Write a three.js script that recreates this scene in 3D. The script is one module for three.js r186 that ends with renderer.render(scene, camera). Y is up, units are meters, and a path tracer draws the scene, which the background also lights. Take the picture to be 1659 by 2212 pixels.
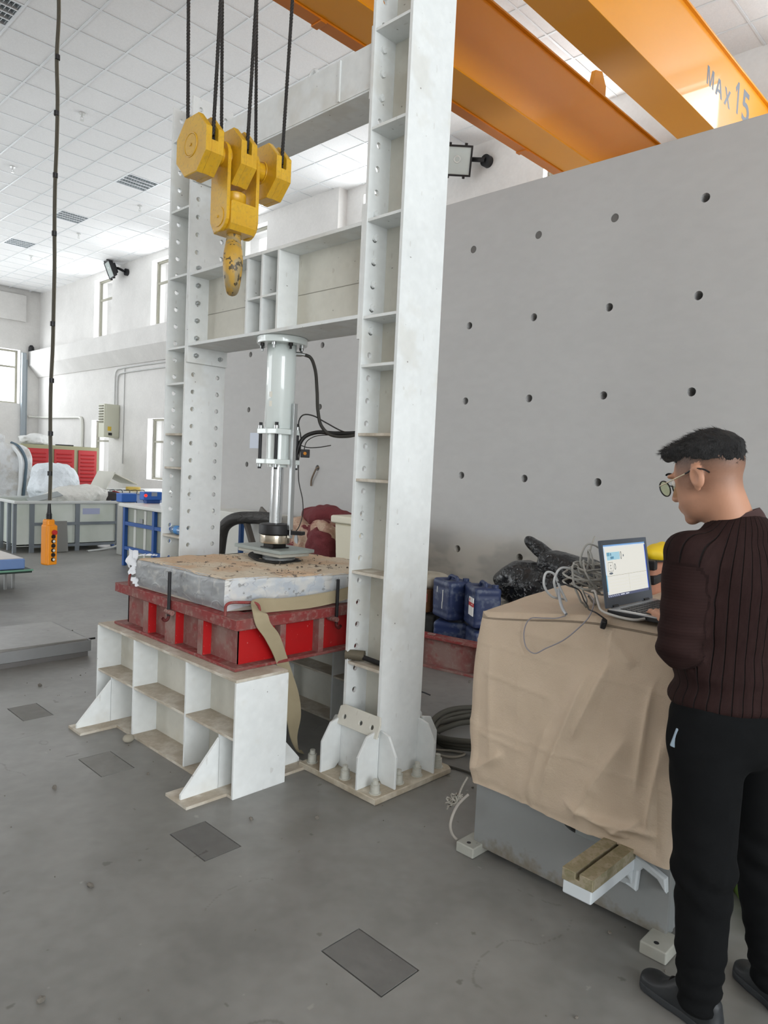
import * as THREE from 'three';
import { RoundedBoxGeometry } from 'three/addons/geometries/RoundedBoxGeometry.js';
import { mergeGeometries, mergeVertices } from 'three/addons/utils/BufferGeometryUtils.js';
import { RectAreaLightUniformsLib } from 'three/addons/lights/RectAreaLightUniformsLib.js';
import { FontLoader } from 'three/addons/loaders/FontLoader.js';
import { TextGeometry } from 'three/addons/geometries/TextGeometry.js';

const font = await new FontLoader().loadAsync('fonts/droid/droid_sans_bold.typeface.json');

// ------------------------------------------------------------------ camera, sky, light, exposure
const scene = new THREE.Scene();
const renderer = new THREE.WebGLRenderer({ antialias: true });
renderer.toneMapping = THREE.LinearToneMapping;
renderer.toneMappingExposure = 0.68;
renderer.shadowMap.enabled = true;

const camera = new THREE.PerspectiveCamera(71.27, 1659 / 2212, 0.05, 120);
{
  const yaw = 0.80049921, pitch = 0.06089776, roll = 0.04703366;
  const fwd = new THREE.Vector3(Math.sin(yaw) * Math.cos(pitch), -Math.sin(pitch), -Math.cos(yaw) * Math.cos(pitch));
  const right = new THREE.Vector3(Math.cos(yaw), 0, Math.sin(yaw)), up = right.clone().cross(fwd);
  const r2 = right.clone().multiplyScalar(Math.cos(roll)).addScaledVector(up, Math.sin(roll));
  const u2 = up.clone().multiplyScalar(Math.cos(roll)).addScaledVector(right, -Math.sin(roll));
  camera.position.set(0, 1.6, 0);
  camera.quaternion.setFromRotationMatrix(new THREE.Matrix4().makeBasis(r2, u2, fwd.clone().negate()));
  camera.updateMatrixWorld();
}
// an even, bright overcast sky
const SKY = 2.6;
scene.background = new THREE.Color(0.93, 0.97, 1.0).multiplyScalar(SKY);
scene.backgroundIntensity = 1;

// daylight entering at each window: a soft light of the window's own size just inside its pane
RectAreaLightUniformsLib.init();
const DAY = { right: 12, rightLow: 12, far: 13, near: 13, left: 5.5 };  // near and left: windows out of view, strength set for columns and far floor
function daylight(x, y, z, w, h, tx, ty, tz, intensity) {
  const l = new THREE.RectAreaLight(new THREE.Color(0.93, 0.97, 1.0), intensity, w, h);
  l.name = 'window_daylight';
  l.position.set(x, y, z); l.lookAt(tx, ty, tz); scene.add(l);
}

// ------------------------------------------------------------------ helpers
const PI = Math.PI, rad = d => d * PI / 180;
const V = (x, y, z) => new THREE.Vector3(x, y, z);
const clamp = (x, a = 0, b = 1) => Math.min(b, Math.max(a, x));
const lerp = (a, b, t) => a + (b - a) * t;
const smooth = (a, b, x) => { const t = clamp((x - a) / (b - a)); return t * t * (3 - 2 * t); };
function rng(seed) { let s = seed >>> 0; return () => { s = (s + 0x6D2B79F5) | 0; let t = Math.imul(s ^ (s >>> 15), 1 | s); t = (t + Math.imul(t ^ (t >>> 7), 61 | t)) ^ t; return ((t ^ (t >>> 14)) >>> 0) / 4294967296; }; }
function hash2(x, y, s) { let h = Math.imul(x | 0, 374761393) ^ Math.imul(y | 0, 668265263) ^ Math.imul(s | 0, 2147483629); h = Math.imul(h ^ (h >>> 13), 1274126177); return ((h ^ (h >>> 16)) >>> 0) / 4294967296; }
// noise that repeats every `per` cells
function vnoise(x, y, per, s = 1) {
  const xi = Math.floor(x), yi = Math.floor(y), fx = x - xi, fy = y - yi;
  const u = fx * fx * (3 - 2 * fx), v = fy * fy * (3 - 2 * fy), m = q => ((q % per) + per) % per;
  const a = hash2(m(xi), m(yi), s), b = hash2(m(xi + 1), m(yi), s), c = hash2(m(xi), m(yi + 1), s), d = hash2(m(xi + 1), m(yi + 1), s);
  return a + (b - a) * u + (c - a) * v + (a - b - c + d) * u * v;
}
function fbm(u, v, per, oct = 4, s = 1) { let t = 0, a = 0.5, n = 0; for (let o = 0; o < oct; o++) { t += a * vnoise(u * per, v * per, per, s + o * 17); n += a; a *= 0.5; per *= 2; } return t / n; }
function hash3(x, y, z) { let h = Math.imul(x | 0, 374761393) ^ Math.imul(y | 0, 668265263) ^ Math.imul(z | 0, 1440662683); h = Math.imul(h ^ (h >>> 13), 1274126177); return ((h ^ (h >>> 16)) >>> 0) / 4294967296; }
function noise3(x, y, z) {
  const xi = Math.floor(x), yi = Math.floor(y), zi = Math.floor(z), f = q => q * q * (3 - 2 * q), u = f(x - xi), v = f(y - yi), w = f(z - zi);
  const L = (a, b, t) => a + (b - a) * t, h = (i, j, k) => hash3(xi + i, yi + j, zi + k);
  return L(L(L(h(0, 0, 0), h(1, 0, 0), u), L(h(0, 1, 0), h(1, 1, 0), u), v), L(L(h(0, 0, 1), h(1, 0, 1), u), L(h(0, 1, 1), h(1, 1, 1), u), v), w) * 2 - 1;
}
const hex = h => [(h >> 16) & 255, (h >> 8) & 255, h & 255];
const mixc = (a, b, t) => [a[0] + (b[0] - a[0]) * t, a[1] + (b[1] - a[1]) * t, a[2] + (b[2] - a[2]) * t];
// colour texture from fn(u, v) -> [r, g, b] in sRGB 0..255
function tex(n, fn, { w = n, h = n, srgb = true, rep = 1, repY = rep, clampIt = false } = {}) {
  const d = new Uint8Array(w * h * 4);
  for (let j = 0; j < h; j++) for (let i = 0; i < w; i++) {
    const c = fn(i / w, j / h), k = (j * w + i) * 4;
    d[k] = clamp(c[0], 0, 255); d[k + 1] = clamp(c[1], 0, 255); d[k + 2] = clamp(c[2], 0, 255); d[k + 3] = 255;
  }
  const t = new THREE.DataTexture(d, w, h, THREE.RGBAFormat);
  t.magFilter = THREE.LinearFilter; t.minFilter = THREE.LinearMipmapLinearFilter; t.generateMipmaps = true;
  t.wrapS = t.wrapT = clampIt ? THREE.ClampToEdgeWrapping : THREE.RepeatWrapping;
  if (srgb) t.colorSpace = THREE.SRGBColorSpace;
  t.repeat.set(rep, repY); t.needsUpdate = true; return t;
}
const grey = (n, fn, o = {}) => tex(n, (u, v) => { const x = fn(u, v) * 255; return [x, x, x]; }, { srgb: false, ...o });
function canvasTex(w, h, draw) {
  const c = document.createElement('canvas'); c.width = w; c.height = h;
  draw(c.getContext('2d'), w, h);
  const t = new THREE.CanvasTexture(c); t.colorSpace = THREE.SRGBColorSpace; return t;
}
function M(color, o = {}) { return new THREE.MeshStandardMaterial({ color, roughness: 0.6, metalness: 0, ...o }); }
function MP(color, o = {}) { return new THREE.MeshPhysicalMaterial({ color, roughness: 0.6, metalness: 0, ...o }); }

// geometry: everything leaves un-indexed with uv in metres
function flat(g) {
  g = g.index ? g.toNonIndexed() : g;
  for (const k of Object.keys(g.attributes)) if (!['position', 'normal', 'uv'].includes(k)) g.deleteAttribute(k);
  return g;
}
function uvm(g) {
  g = flat(g); const p = g.attributes.position, n = p.count, uv = new Float32Array(n * 2);
  const a = V(), b = V(), c = V();
  for (let i = 0; i < n; i += 3) {
    a.fromBufferAttribute(p, i); b.fromBufferAttribute(p, i + 1); c.fromBufferAttribute(p, i + 2);
    const nx = b.clone().sub(a).cross(c.clone().sub(a)), x = Math.abs(nx.x), y = Math.abs(nx.y), z = Math.abs(nx.z);
    [a, b, c].forEach((q, k) => { const [s, t] = y >= x && y >= z ? [q.x, q.z] : x >= z ? [q.z, q.y] : [q.x, q.y]; uv[(i + k) * 2] = s; uv[(i + k) * 2 + 1] = t; });
  }
  g.setAttribute('uv', new THREE.BufferAttribute(uv, 2)); return g;
}
function mg(...list) { const l = list.flat(9).map(flat); return l.length === 1 ? l[0] : mergeGeometries(l, false); }
function bx(x0, x1, y0, y1, z0, z1, bev = 0) {
  const w = Math.abs(x1 - x0), h = Math.abs(y1 - y0), d = Math.abs(z1 - z0);
  const g = bev > 0 ? new RoundedBoxGeometry(w, h, d, 1, Math.min(bev, w / 2.2, h / 2.2, d / 2.2)) : new THREE.BoxGeometry(w, h, d);
  g.translate((x0 + x1) / 2, (y0 + y1) / 2, (z0 + z1) / 2); return uvm(g);
}
// a box w x h x d about the origin, turned and set down
function bxo(w, h, d, pos, rx = 0, ry = 0, rz = 0, bev = 0) {
  const g = bev > 0 ? new RoundedBoxGeometry(w, h, d, 1, bev) : new THREE.BoxGeometry(w, h, d); uvm(g);
  const f = flat(g); f.applyMatrix4(new THREE.Matrix4().compose(pos, new THREE.Quaternion().setFromEuler(new THREE.Euler(rx, ry, rz, 'YXZ')), V(1, 1, 1))); return uvm(f);
}
function cyl(a, b, r0, r1 = r0, seg = 20, open = false) {
  const d = b.clone().sub(a), g = new THREE.CylinderGeometry(r1, r0, d.length(), seg, 1, open);
  g.applyMatrix4(new THREE.Matrix4().compose(a.clone().add(b).multiplyScalar(0.5), new THREE.Quaternion().setFromUnitVectors(V(0, 1, 0), d.normalize()), V(1, 1, 1)));
  return flat(g);
}
function tube(pts, r, seg = 40, rs = 8, closed = false) { return flat(new THREE.TubeGeometry(new THREE.CatmullRomCurve3(pts, closed, 'centripetal'), seg, r, rs, closed)); }
function lathe(prof, seg = 32) { return flat(new THREE.LatheGeometry(prof.map(([r, y]) => new THREE.Vector2(r, y)), seg)); }
function at(g, x, y, z, rx = 0, ry = 0, rz = 0, s = 1) {
  const f = flat(g).clone(); f.applyMatrix4(new THREE.Matrix4().compose(V(x, y, z), new THREE.Quaternion().setFromEuler(new THREE.Euler(rx, ry, rz, 'YXZ')), typeof s === 'number' ? V(s, s, s) : s)); return f;
}
function bake(g, m) {
  g = flat(g); g.applyMatrix4(m);
  if (m.determinant() < 0) { for (const k of Object.keys(g.attributes)) { const at_ = g.attributes[k], s = at_.itemSize, a = at_.array; for (let i = 0; i < at_.count; i += 3) for (let q = 0; q < s; q++) { const t = a[(i + 1) * s + q]; a[(i + 1) * s + q] = a[(i + 2) * s + q]; a[(i + 2) * s + q] = t; } } }
  return uvm(g);
}
const basis = (x, y, z, o = V(0, 0, 0)) => new THREE.Matrix4().makeBasis(x, y, z).setPosition(o);
const AX = { x: V(1, 0, 0), y: V(0, 1, 0), z: V(0, 0, 1) };
// outline [[u, v], ...] with holes, thickness t along w; the three axes say where u, v, w point
function ext(outline, t, axes, origin = V(0, 0, 0), { holes = [], bev = 0, curve = 12 } = {}) {
  const s = new THREE.Shape(outline.map(p => new THREE.Vector2(p[0], p[1])));
  for (const h of holes) { const q = new THREE.Path(); if (h.r) q.absarc(h.x, h.y, h.r, 0, 2 * PI, true); else q.setFromPoints([...h].reverse().map(p => new THREE.Vector2(p[0], p[1]))); s.holes.push(q); }
  const g = new THREE.ExtrudeGeometry(s, { depth: t - 2 * bev, bevelEnabled: bev > 0, bevelSize: bev, bevelThickness: bev, bevelOffset: -bev, bevelSegments: 1, curveSegments: curve });
  if (bev > 0) g.translate(0, 0, bev);
  return bake(g, basis(axes[0], axes[1], axes[2], origin));
}
const rect = (x0, x1, y0, y1) => [[x0, y0], [x1, y0], [x1, y1], [x0, y1]];
function hexBolt(pos, dir, r = 0.02, h = 0.016, stud = 0) {
  const list = [cyl(pos, pos.clone().addScaledVector(dir, h), r, r * 0.96, 6)];
  if (stud > 0) list.push(cyl(pos.clone().addScaledVector(dir, h), pos.clone().addScaledVector(dir, h + stud), r * 0.55, r * 0.55, 10));
  return mg(list);
}
// smooth surface of a field: f(x, y, z) < 0 inside, sampled on cells of size c
function surface(f, lo, hi, c) {
  const n = [0, 1, 2].map(k => Math.ceil((hi[k] - lo[k]) / c) + 1), [nx, ny, nz] = n, v = new Float32Array(nx * ny * nz);
  let q = 0;
  for (let k = 0; k < nz; k++) for (let j = 0; j < ny; j++) for (let i = 0; i < nx; i++) v[q++] = f(lo[0] + i * c, lo[1] + j * c, lo[2] + k * c);
  const I = (i, j, k) => i + nx * (j + ny * k), idx = new Int32Array(nx * ny * nz).fill(-1), pos = [], ind = [];
  const E = [[0, 1], [2, 3], [4, 5], [6, 7], [0, 2], [1, 3], [4, 6], [5, 7], [0, 4], [1, 5], [2, 6], [3, 7]];
  for (let k = 0; k < nz - 1; k++) for (let j = 0; j < ny - 1; j++) for (let i = 0; i < nx - 1; i++) {
    const cn = []; let neg = 0;
    for (let m = 0; m < 8; m++) { const s = v[I(i + (m & 1), j + ((m >> 1) & 1), k + (m >> 2))]; cn.push(s); if (s < 0) neg++; }
    if (neg === 0 || neg === 8) continue;
    let x = 0, y = 0, z = 0, m = 0;
    for (const [a, b] of E) if ((cn[a] < 0) !== (cn[b] < 0)) { const t = cn[a] / (cn[a] - cn[b]); x += lerp(a & 1, b & 1, t); y += lerp((a >> 1) & 1, (b >> 1) & 1, t); z += lerp(a >> 2, b >> 2, t); m++; }
    idx[I(i, j, k)] = pos.length / 3; pos.push(lo[0] + (i + x / m) * c, lo[1] + (j + y / m) * c, lo[2] + (k + z / m) * c);
  }
  const quad = (a, b, c2, d, flip) => { if (a < 0 || b < 0 || c2 < 0 || d < 0) return; flip ? ind.push(a, c2, b, a, d, c2) : ind.push(a, b, c2, a, c2, d); };
  for (let k = 1; k < nz - 1; k++) for (let j = 1; j < ny - 1; j++) for (let i = 1; i < nx - 1; i++) {
    const s = v[I(i, j, k)] < 0;
    if (s !== (v[I(i + 1, j, k)] < 0)) quad(idx[I(i, j - 1, k - 1)], idx[I(i, j, k - 1)], idx[I(i, j, k)], idx[I(i, j - 1, k)], !s);
    if (s !== (v[I(i, j + 1, k)] < 0)) quad(idx[I(i - 1, j, k - 1)], idx[I(i - 1, j, k)], idx[I(i, j, k)], idx[I(i, j, k - 1)], !s);
    if (s !== (v[I(i, j, k + 1)] < 0)) quad(idx[I(i - 1, j - 1, k)], idx[I(i, j - 1, k)], idx[I(i, j, k)], idx[I(i - 1, j, k)], !s);
  }
  const g = new THREE.BufferGeometry(); g.setAttribute('position', new THREE.Float32BufferAttribute(pos, 3)); g.setIndex(ind);
  g.computeVertexNormals(); g.setAttribute('uv', new THREE.Float32BufferAttribute(new Float32Array(pos.length / 3 * 2), 2));
  return g;
}
function setUV(g, fn) { const p = g.attributes.position, uv = new Float32Array(p.count * 2); for (let i = 0; i < p.count; i++) { const r = fn(p.getX(i), p.getY(i), p.getZ(i)); uv[2 * i] = r[0]; uv[2 * i + 1] = r[1]; } g.setAttribute('uv', new THREE.BufferAttribute(uv, 2)); return g; }
// a grid surface fn(s, t) -> [x, y, z], optionally a thin sheet with a back
function sheet(fn, ns, nt, thick = 0) {
  const pos = [], uv = [], ind = [];
  for (let j = 0; j <= nt; j++) for (let i = 0; i <= ns; i++) { const p = fn(i / ns, j / nt); pos.push(p[0], p[1], p[2]); uv.push(p[3] ?? i / ns, p[4] ?? j / nt); }
  for (let j = 0; j < nt; j++) for (let i = 0; i < ns; i++) { const a = j * (ns + 1) + i, b = a + 1, c = a + ns + 1, d = c + 1; ind.push(a, b, d, a, d, c); }
  const g = new THREE.BufferGeometry(); g.setAttribute('position', new THREE.Float32BufferAttribute(pos, 3)); g.setAttribute('uv', new THREE.Float32BufferAttribute(uv, 2)); g.setIndex(ind); g.computeVertexNormals();
  if (thick > 0) {
    const N = g.attributes.normal, n = pos.length / 3, p2 = pos.slice(), u2 = uv.concat(uv), i2 = ind.slice();
    for (let i = 0; i < n; i++) p2.push(pos[3 * i] - N.getX(i) * thick, pos[3 * i + 1] - N.getY(i) * thick, pos[3 * i + 2] - N.getZ(i) * thick);
    for (let i = 0; i < ind.length; i += 3) i2.push(ind[i] + n, ind[i + 2] + n, ind[i + 1] + n);
    const rim = (a, b) => i2.push(a, a + n, b + n, a, b + n, b);
    for (let i = 0; i < ns; i++) { rim(i + 1, i); rim(nt * (ns + 1) + i, nt * (ns + 1) + i + 1); }
    for (let j = 0; j < nt; j++) { rim(j * (ns + 1), (j + 1) * (ns + 1)); rim((j + 1) * (ns + 1) + ns, j * (ns + 1) + ns); }
    g.setAttribute('position', new THREE.Float32BufferAttribute(p2, 3)); g.setAttribute('uv', new THREE.Float32BufferAttribute(u2, 2)); g.setIndex(i2); g.deleteAttribute('normal'); g.computeVertexNormals();
  }
  return g;
}

// ------------------------------------------------------------------ things, parts, setting
const used = new Map(), baseOf = new Map();
function numbered(name) { const n = used.get(name) ?? 0; used.set(name, n + 1); return n ? `${name}_${String(n).padStart(3, '0')}` : name; }
function thing(name, label, category, [x, y, z] = [0, 0, 0], group) {
  const o = new THREE.Group(); o.name = numbered(name); o.position.set(x, y, z); scene.add(o);
  o.userData = { label, category }; if (group) o.userData.group = group;
  baseOf.set(o, V(x, y, z)); return o;
}
// a part; its geometry is given in world axes and measured from the world's origin unless local is set
function part(parent, name, geo, mat, { label, local = false, kind } = {}) {
  const g = Array.isArray(geo) ? mg(geo) : geo, b = baseOf.get(parent), c = g.clone();
  if (b && !local) c.translate(-b.x, -b.y, -b.z);
  const m = new THREE.Mesh(c, mat); m.name = name; m.castShadow = m.receiveShadow = true; parent.add(m);
  if (label) m.userData.label = label; if (kind) m.userData.kind = kind;
  if (b) baseOf.set(m, b);
  return m;
}
function single(name, label, category, geo, mat, base = [0, 0, 0], group) {
  const g = (Array.isArray(geo) ? mg(geo) : geo).clone(); g.translate(-base[0], -base[1], -base[2]);
  const m = new THREE.Mesh(g, mat); m.name = numbered(name); m.position.set(...base); m.castShadow = m.receiveShadow = true; scene.add(m);
  m.userData = { label, category }; if (group) m.userData.group = group;
  baseOf.set(m, V(...base)); return m;
}
function struct(name, geo, mat, parent) {
  const m = new THREE.Mesh(Array.isArray(geo) ? mg(geo) : geo, mat); m.name = parent ? name : numbered(name); m.castShadow = m.receiveShadow = true;
  (parent ?? scene).add(m); if (!parent) m.userData.kind = 'structure'; return m;
}
function structGroup(name) { const g = new THREE.Group(); g.name = numbered(name); g.userData.kind = 'structure'; scene.add(g); return g; }
function dup(root, label, [x, y, z], turn = 0) {
  const r = root.clone(); r.name = numbered(root.name.replace(/_\d{3}$/, '')); r.userData = { ...root.userData, label }; r.position.set(x, y, z); if (turn !== null) r.rotation.y = turn; scene.add(r); return r;
}
// ------------------------------------------------------------------ surfaces
const T = {};
T.floor = tex(1152, (u, v) => {
  const big = fbm(u, v, 5, 4, 3), mid = fbm(u, v, 22, 4, 9), fine = fbm(u, v, 160, 2, 21), st = fbm(u, v, 9, 5, 41);
  let c = mixc(hex(0x7f7e7a), hex(0x8f8e8a), clamp(big * 1.5 - 0.25)); c = c.map(x => x + (mid - 0.5) * 22 + (fine - 0.5) * 12);
  const stain = smooth(0.6, 0.72, st); c = mixc(c, hex(0x6b6861), stain * 0.3);
  const speck = fbm(u, v, 120, 1, 77); if (speck > 0.975) c = mixc(c, hex(0x55514b), 0.5); if (speck < 0.012) c = mixc(c, hex(0xa9a6a0), 0.6);
  const scr = Math.abs(fbm(u, v * 0.999, 14, 3, 99) - 0.5); if (scr < 0.0025 && mid > 0.58) c = mixc(c, hex(0x5f5d58), 0.35);
  return c;
}, { rep: 1 / 7 });
T.floorBump = grey(512, (u, v) => fbm(u, v, 40, 4, 5), { rep: 1 / 2 });
T.plaster = tex(512, (u, v) => { const a = fbm(u, v, 8, 5, 12), b = fbm(u, v, 90, 2, 31), k = 232 + (a - 0.5) * 16 + (b - 0.5) * 7; return [k, k, k - 1]; }, { rep: 1 / 3 });
T.plasterBump = grey(256, (u, v) => fbm(u, v, 30, 4, 8), { rep: 1 / 1.2 });
T.tile = tex(256, (u, v) => { const k = 238 + (fbm(u, v, 60, 2, 4) - 0.5) * 10; return [k, k, k]; }, { rep: 1 / 0.6 });
T.steel = tex(704, (u, v) => {
  const a = fbm(u, v, 5, 5, 51), b = fbm(u, v, 40, 3, 52), s = fbm(u, v * 0.25, 60, 2, 53); let c = [229, 232, 231].map(x => x + (a - 0.5) * 14 + (b - 0.5) * 9);
  c = mixc(c, hex(0xcfccc2), smooth(0.56, 0.78, fbm(u, v, 7, 5, 58)) * 0.35); if (s > 0.9) c = mixc(c, hex(0xa8a298), 0.2);
  const chip = fbm(u, v, 48, 2, 59); if (chip > 0.925) c = mixc(c, hex(0x5a5550), clamp((chip - 0.925) * 30) * 0.7); return c;
}, { rep: 1 / 1.3 });
T.dust = tex(512, (u, v) => { const a = fbm(u, v, 6, 5, 61), b = fbm(u, v, 50, 3, 62); let c = mixc(hex(0xb3a897), hex(0xd2ccc0), smooth(0.25, 0.7, a)); return c.map(x => x + (b - 0.5) * 16); }, { rep: 1 / 0.5 });
T.red = tex(512, (u, v) => { const a = fbm(u, v, 6, 5, 71), b = fbm(u, v, 60, 2, 72); let c = mixc(hex(0xc01418), hex(0xae1a1c), a); if (b > 0.86) c = mixc(c, hex(0xd8b0a8), 0.5); return c; }, { rep: 1 / 0.8 });
T.redDust = tex(512, (u, v) => { const a = fbm(u, v, 5, 5, 73), b = fbm(u, v, 40, 4, 74), d = fbm(u, v, 9, 5, 75); let c = mixc(hex(0x8f736b), hex(0x86524d), smooth(0.35, 0.75, a)); c = mixc(c, hex(0x943836), smooth(0.6, 0.8, d) * 0.6); c = mixc(c, hex(0x9b8880), smooth(0.5, 0.8, b) * 0.4); return c; }, { rep: 1 / 0.7 });
T.yellow = tex(512, (u, v) => { const a = fbm(u, v, 5, 4, 81), b = fbm(u, v, 34, 3, 82), e = fbm(u, v, 60, 2, 83); let c = mixc(hex(0xdcae22), hex(0xcc9a1c), a); c = mixc(c, hex(0xa8883c), smooth(0.58, 0.75, b) * 0.3); if (e > 0.93) c = mixc(c, hex(0x5c4f2c), 0.5); return c; }, { rep: 1 / 0.35 });
T.hook = tex(320, (u, v) => { const a = fbm(u, v, 6, 5, 84), b = fbm(u, v, 22, 4, 85); let c = mixc(hex(0xcfa239), hex(0xb59150), a); c = mixc(c, hex(0x9a8f78), smooth(0.55, 0.68, a) * 0.7); c = mixc(c, hex(0x3c362d), smooth(0.64, 0.7, b) * 0.8); return c; }, { rep: 1 / 0.3 });
T.foil = tex(640, (u, v) => {
  const a = fbm(u, v, 6, 5, 91), b = fbm(u, v * 1, 26, 4, 92), w = Math.abs(fbm(u, v, 7, 4, 93) - 0.5); let c = mixc(hex(0x8f9192), hex(0xa6a9ab), a);
  c = mixc(c, hex(0xc4c2bb), smooth(0.55, 0.75, b) * 0.5); if (w < 0.004) c = mixc(c, hex(0x66686a), 0.5); const k = fbm(u, v, 70, 2, 95); if (k > 0.93) c = mixc(c, hex(0x5c5a56), 0.4); return c;
}, { rep: 1 / 0.9 });
T.foilWhite = tex(640, (u, v) => {
  const a = fbm(u, v, 5, 5, 96), b = fbm(u, v, 18, 4, 97), w = Math.abs(fbm(u, v, 6, 4, 98) - 0.5); let c = mixc(hex(0xbcc3ca), hex(0xcacdcf), smooth(0.3, 0.65, a)); c = mixc(c, hex(0xd9d6cf), smooth(0.4, 0.72, b) * 0.7);
  if (w < 0.0035) c = mixc(c, hex(0x8890a0), 0.5); const k = fbm(u, v, 34, 4, 99); if (k > 0.74) c = mixc(c, hex(0x6c6b68), 0.45); return c;
}, { rep: 1 / 0.9 });
T.foilBump = grey(512, (u, v) => { const a = fbm(u, v, 7, 5, 101), r = Math.abs(fbm(u, v, 5, 3, 102) - 0.5); return clamp(a * 0.6 + smooth(0.05, 0, r) * 0.4); }, { rep: 1 / 0.6 });
T.sand = tex(704, (u, v) => { const a = fbm(u, v, 5, 5, 111), b = fbm(u, v, 80, 3, 112); let c = mixc(hex(0xcfb294), hex(0xd6c8b2), smooth(0.32, 0.58, a)).map(x => x + (b - 0.5) * 18); const k = fbm(u, v, 46, 4, 113) * 0.6 + fbm(u, v, 6, 2, 114) * 0.4; if (k > 0.68) c = mixc(c, hex(0x5a5048), clamp((k - 0.68) * 22) * 0.7); return c; }, { rep: 1 / 1.1 });
T.canvasCloth = tex(512, (u, v) => { const w = (Math.sin(u * 2 * PI * 128) + Math.sin(v * 2 * PI * 128)) * 2.2, a = fbm(u, v, 6, 5, 121); return mixc(hex(0xbeab94), hex(0xc8b59f), a).map(x => x + w); }, { rep: 1 / 0.4 });
T.clothBump = grey(512, (u, v) => fbm(u, v, 5, 5, 122) * 0.9 + fbm(u, v, 90, 1, 123) * 0.1, { rep: 1 / 0.35 });
T.canBlue = tex(256, (u, v) => { const a = fbm(u, v, 5, 5, 131); let c = mixc(hex(0x1f2c50), hex(0x2a3860), a); return mixc(c, hex(0x7b8088), smooth(0.52, 0.74, fbm(u, v, 9, 4, 132)) * 0.5); }, { rep: 1 / 0.4 });
T.sack = tex(512, (u, v) => { const w = (Math.sin(u * 2 * PI * 100) + Math.sin(v * 2 * PI * 100)) * 3, a = fbm(u, v, 5, 5, 141); return mixc(hex(0xdcdedf), hex(0xcac8c3), smooth(0.45, 0.75, a)).map(x => x + w); }, { rep: 1 / 0.6 });
T.blanket = tex(320, (u, v) => { const a = fbm(u, v, 3, 3, 151), b = fbm(u, v, 5, 3, 152); let c = mixc(hex(0xb3917e), hex(0x6f3134), smooth(0.44, 0.5, a)); c = mixc(c, hex(0xc9b09a), smooth(0.56, 0.62, b) * 0.8); return c.map(x => x + (fbm(u, v, 90, 2, 153) - 0.5) * 24); }, { rep: 1 / 0.7 });
T.wood = tex(256, (u, v) => { const g = fbm(u * 0.2, v, 40, 3, 161); return mixc(hex(0x9c8262), hex(0xb89f7c), g); }, { rep: 1 / 0.6 });
T.knit = tex(512, (u, v) => {
  const st = u * 8, f = Math.abs(st - Math.floor(st) - 0.5), line = smooth(0.055, 0.02, Math.abs(f - 0.0)), k = (Math.sin(v * 2 * PI * 110) * Math.sin(u * 2 * PI * 110)) * 4; let c = hex(0x251412).map(x => x + k + (fbm(u, v, 40, 3, 171) - 0.5) * 10);
  return mixc(c, hex(0x0b0605), line);
}, { rep: 1 });
T.knitBump = grey(512, (u, v) => { const st = u * 8, f = Math.abs(st - Math.floor(st) - 0.5); return 1 - smooth(0.09, 0.0, f) + 0.12 * Math.sin(v * 2 * PI * 110) * Math.sin(u * 2 * PI * 110); }, { rep: 1 });
T.denim = tex(256, (u, v) => { const k = Math.sin((u + v) * 2 * PI * 64) * 2, a = fbm(u, v, 8, 4, 181); return mixc(hex(0x0e0f10), hex(0x131415), a).map(x => x + k); }, { rep: 1 / 0.25 });
T.skin = tex(256, (u, v) => { const a = fbm(u, v, 8, 4, 191); return mixc(hex(0xb8866a), hex(0xc3937a), a); }, { rep: 1 / 0.2 });
T.hair = grey(256, (u, v) => fbm(u, v * 0.25, 64, 3, 201), { rep: 1 / 0.06 });
T.tank = tex(256, (u, v) => { const a = fbm(u, v, 5, 5, 211); return mixc(hex(0xd9ddd8), hex(0xbfc8bc), a); }, { rep: 1 / 1.4 });
T.moss = tex(512, (u, v) => { const a = fbm(u, v, 8, 5, 221), b = fbm(u, v, 40, 3, 222); let c = mixc(hex(0xa59a84), hex(0x938a70), smooth(0.4, 0.62, a)); return mixc(c, hex(0x75784e), smooth(0.5, 0.7, b) * 0.35); }, { rep: 1 / 0.3 });
T.bag = grey(256, (u, v) => { const r = Math.abs(fbm(u, v, 5, 4, 231) - 0.5); return smooth(0.2, 0, r); }, { rep: 1 / 0.35 });
// machine base: olive dirt creeping up the lower edge in ragged patches
T.machine = tex(400, (u, v) => {
  const a = fbm(u, v, 5, 5, 241); let c = mixc(hex(0x868887), hex(0x8e908f), a); const edge = 0.055 + (fbm(u, 0.3, 12, 5, 242) - 0.5) * 0.14 + (fbm(u, v, 60, 3, 243) - 0.5) * 0.08;
  if (v < edge) c = mixc(c, mixc(hex(0x5a4f38), hex(0x6e5a45), fbm(u, v, 20, 3, 244)), clamp((edge - v) * 9) * 0.8); return c;
}, { clampIt: false });
T.reaction = tex(768, (u, v) => {   // v: 0 floor .. 1 top
  const a = fbm(u, v, 6, 5, 251), b = fbm(u, v, 90, 2, 252), s = fbm(u, v, 24, 4, 253); let k = 184 + (a - 0.5) * 8 + (b - 0.5) * 5; let c = [k + 1, k, k - 2];
  const dirt = smooth(0.24, 0.16, v + (fbm(u, v, 10, 4, 254) - 0.5) * 0.1); c = mixc(c, mixc(hex(0xb9b1a4), hex(0x9c968c), smooth(0.42, 0.6, s)), dirt * 0.7);
  return c;
}, { w: 768, h: 384 });

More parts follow.
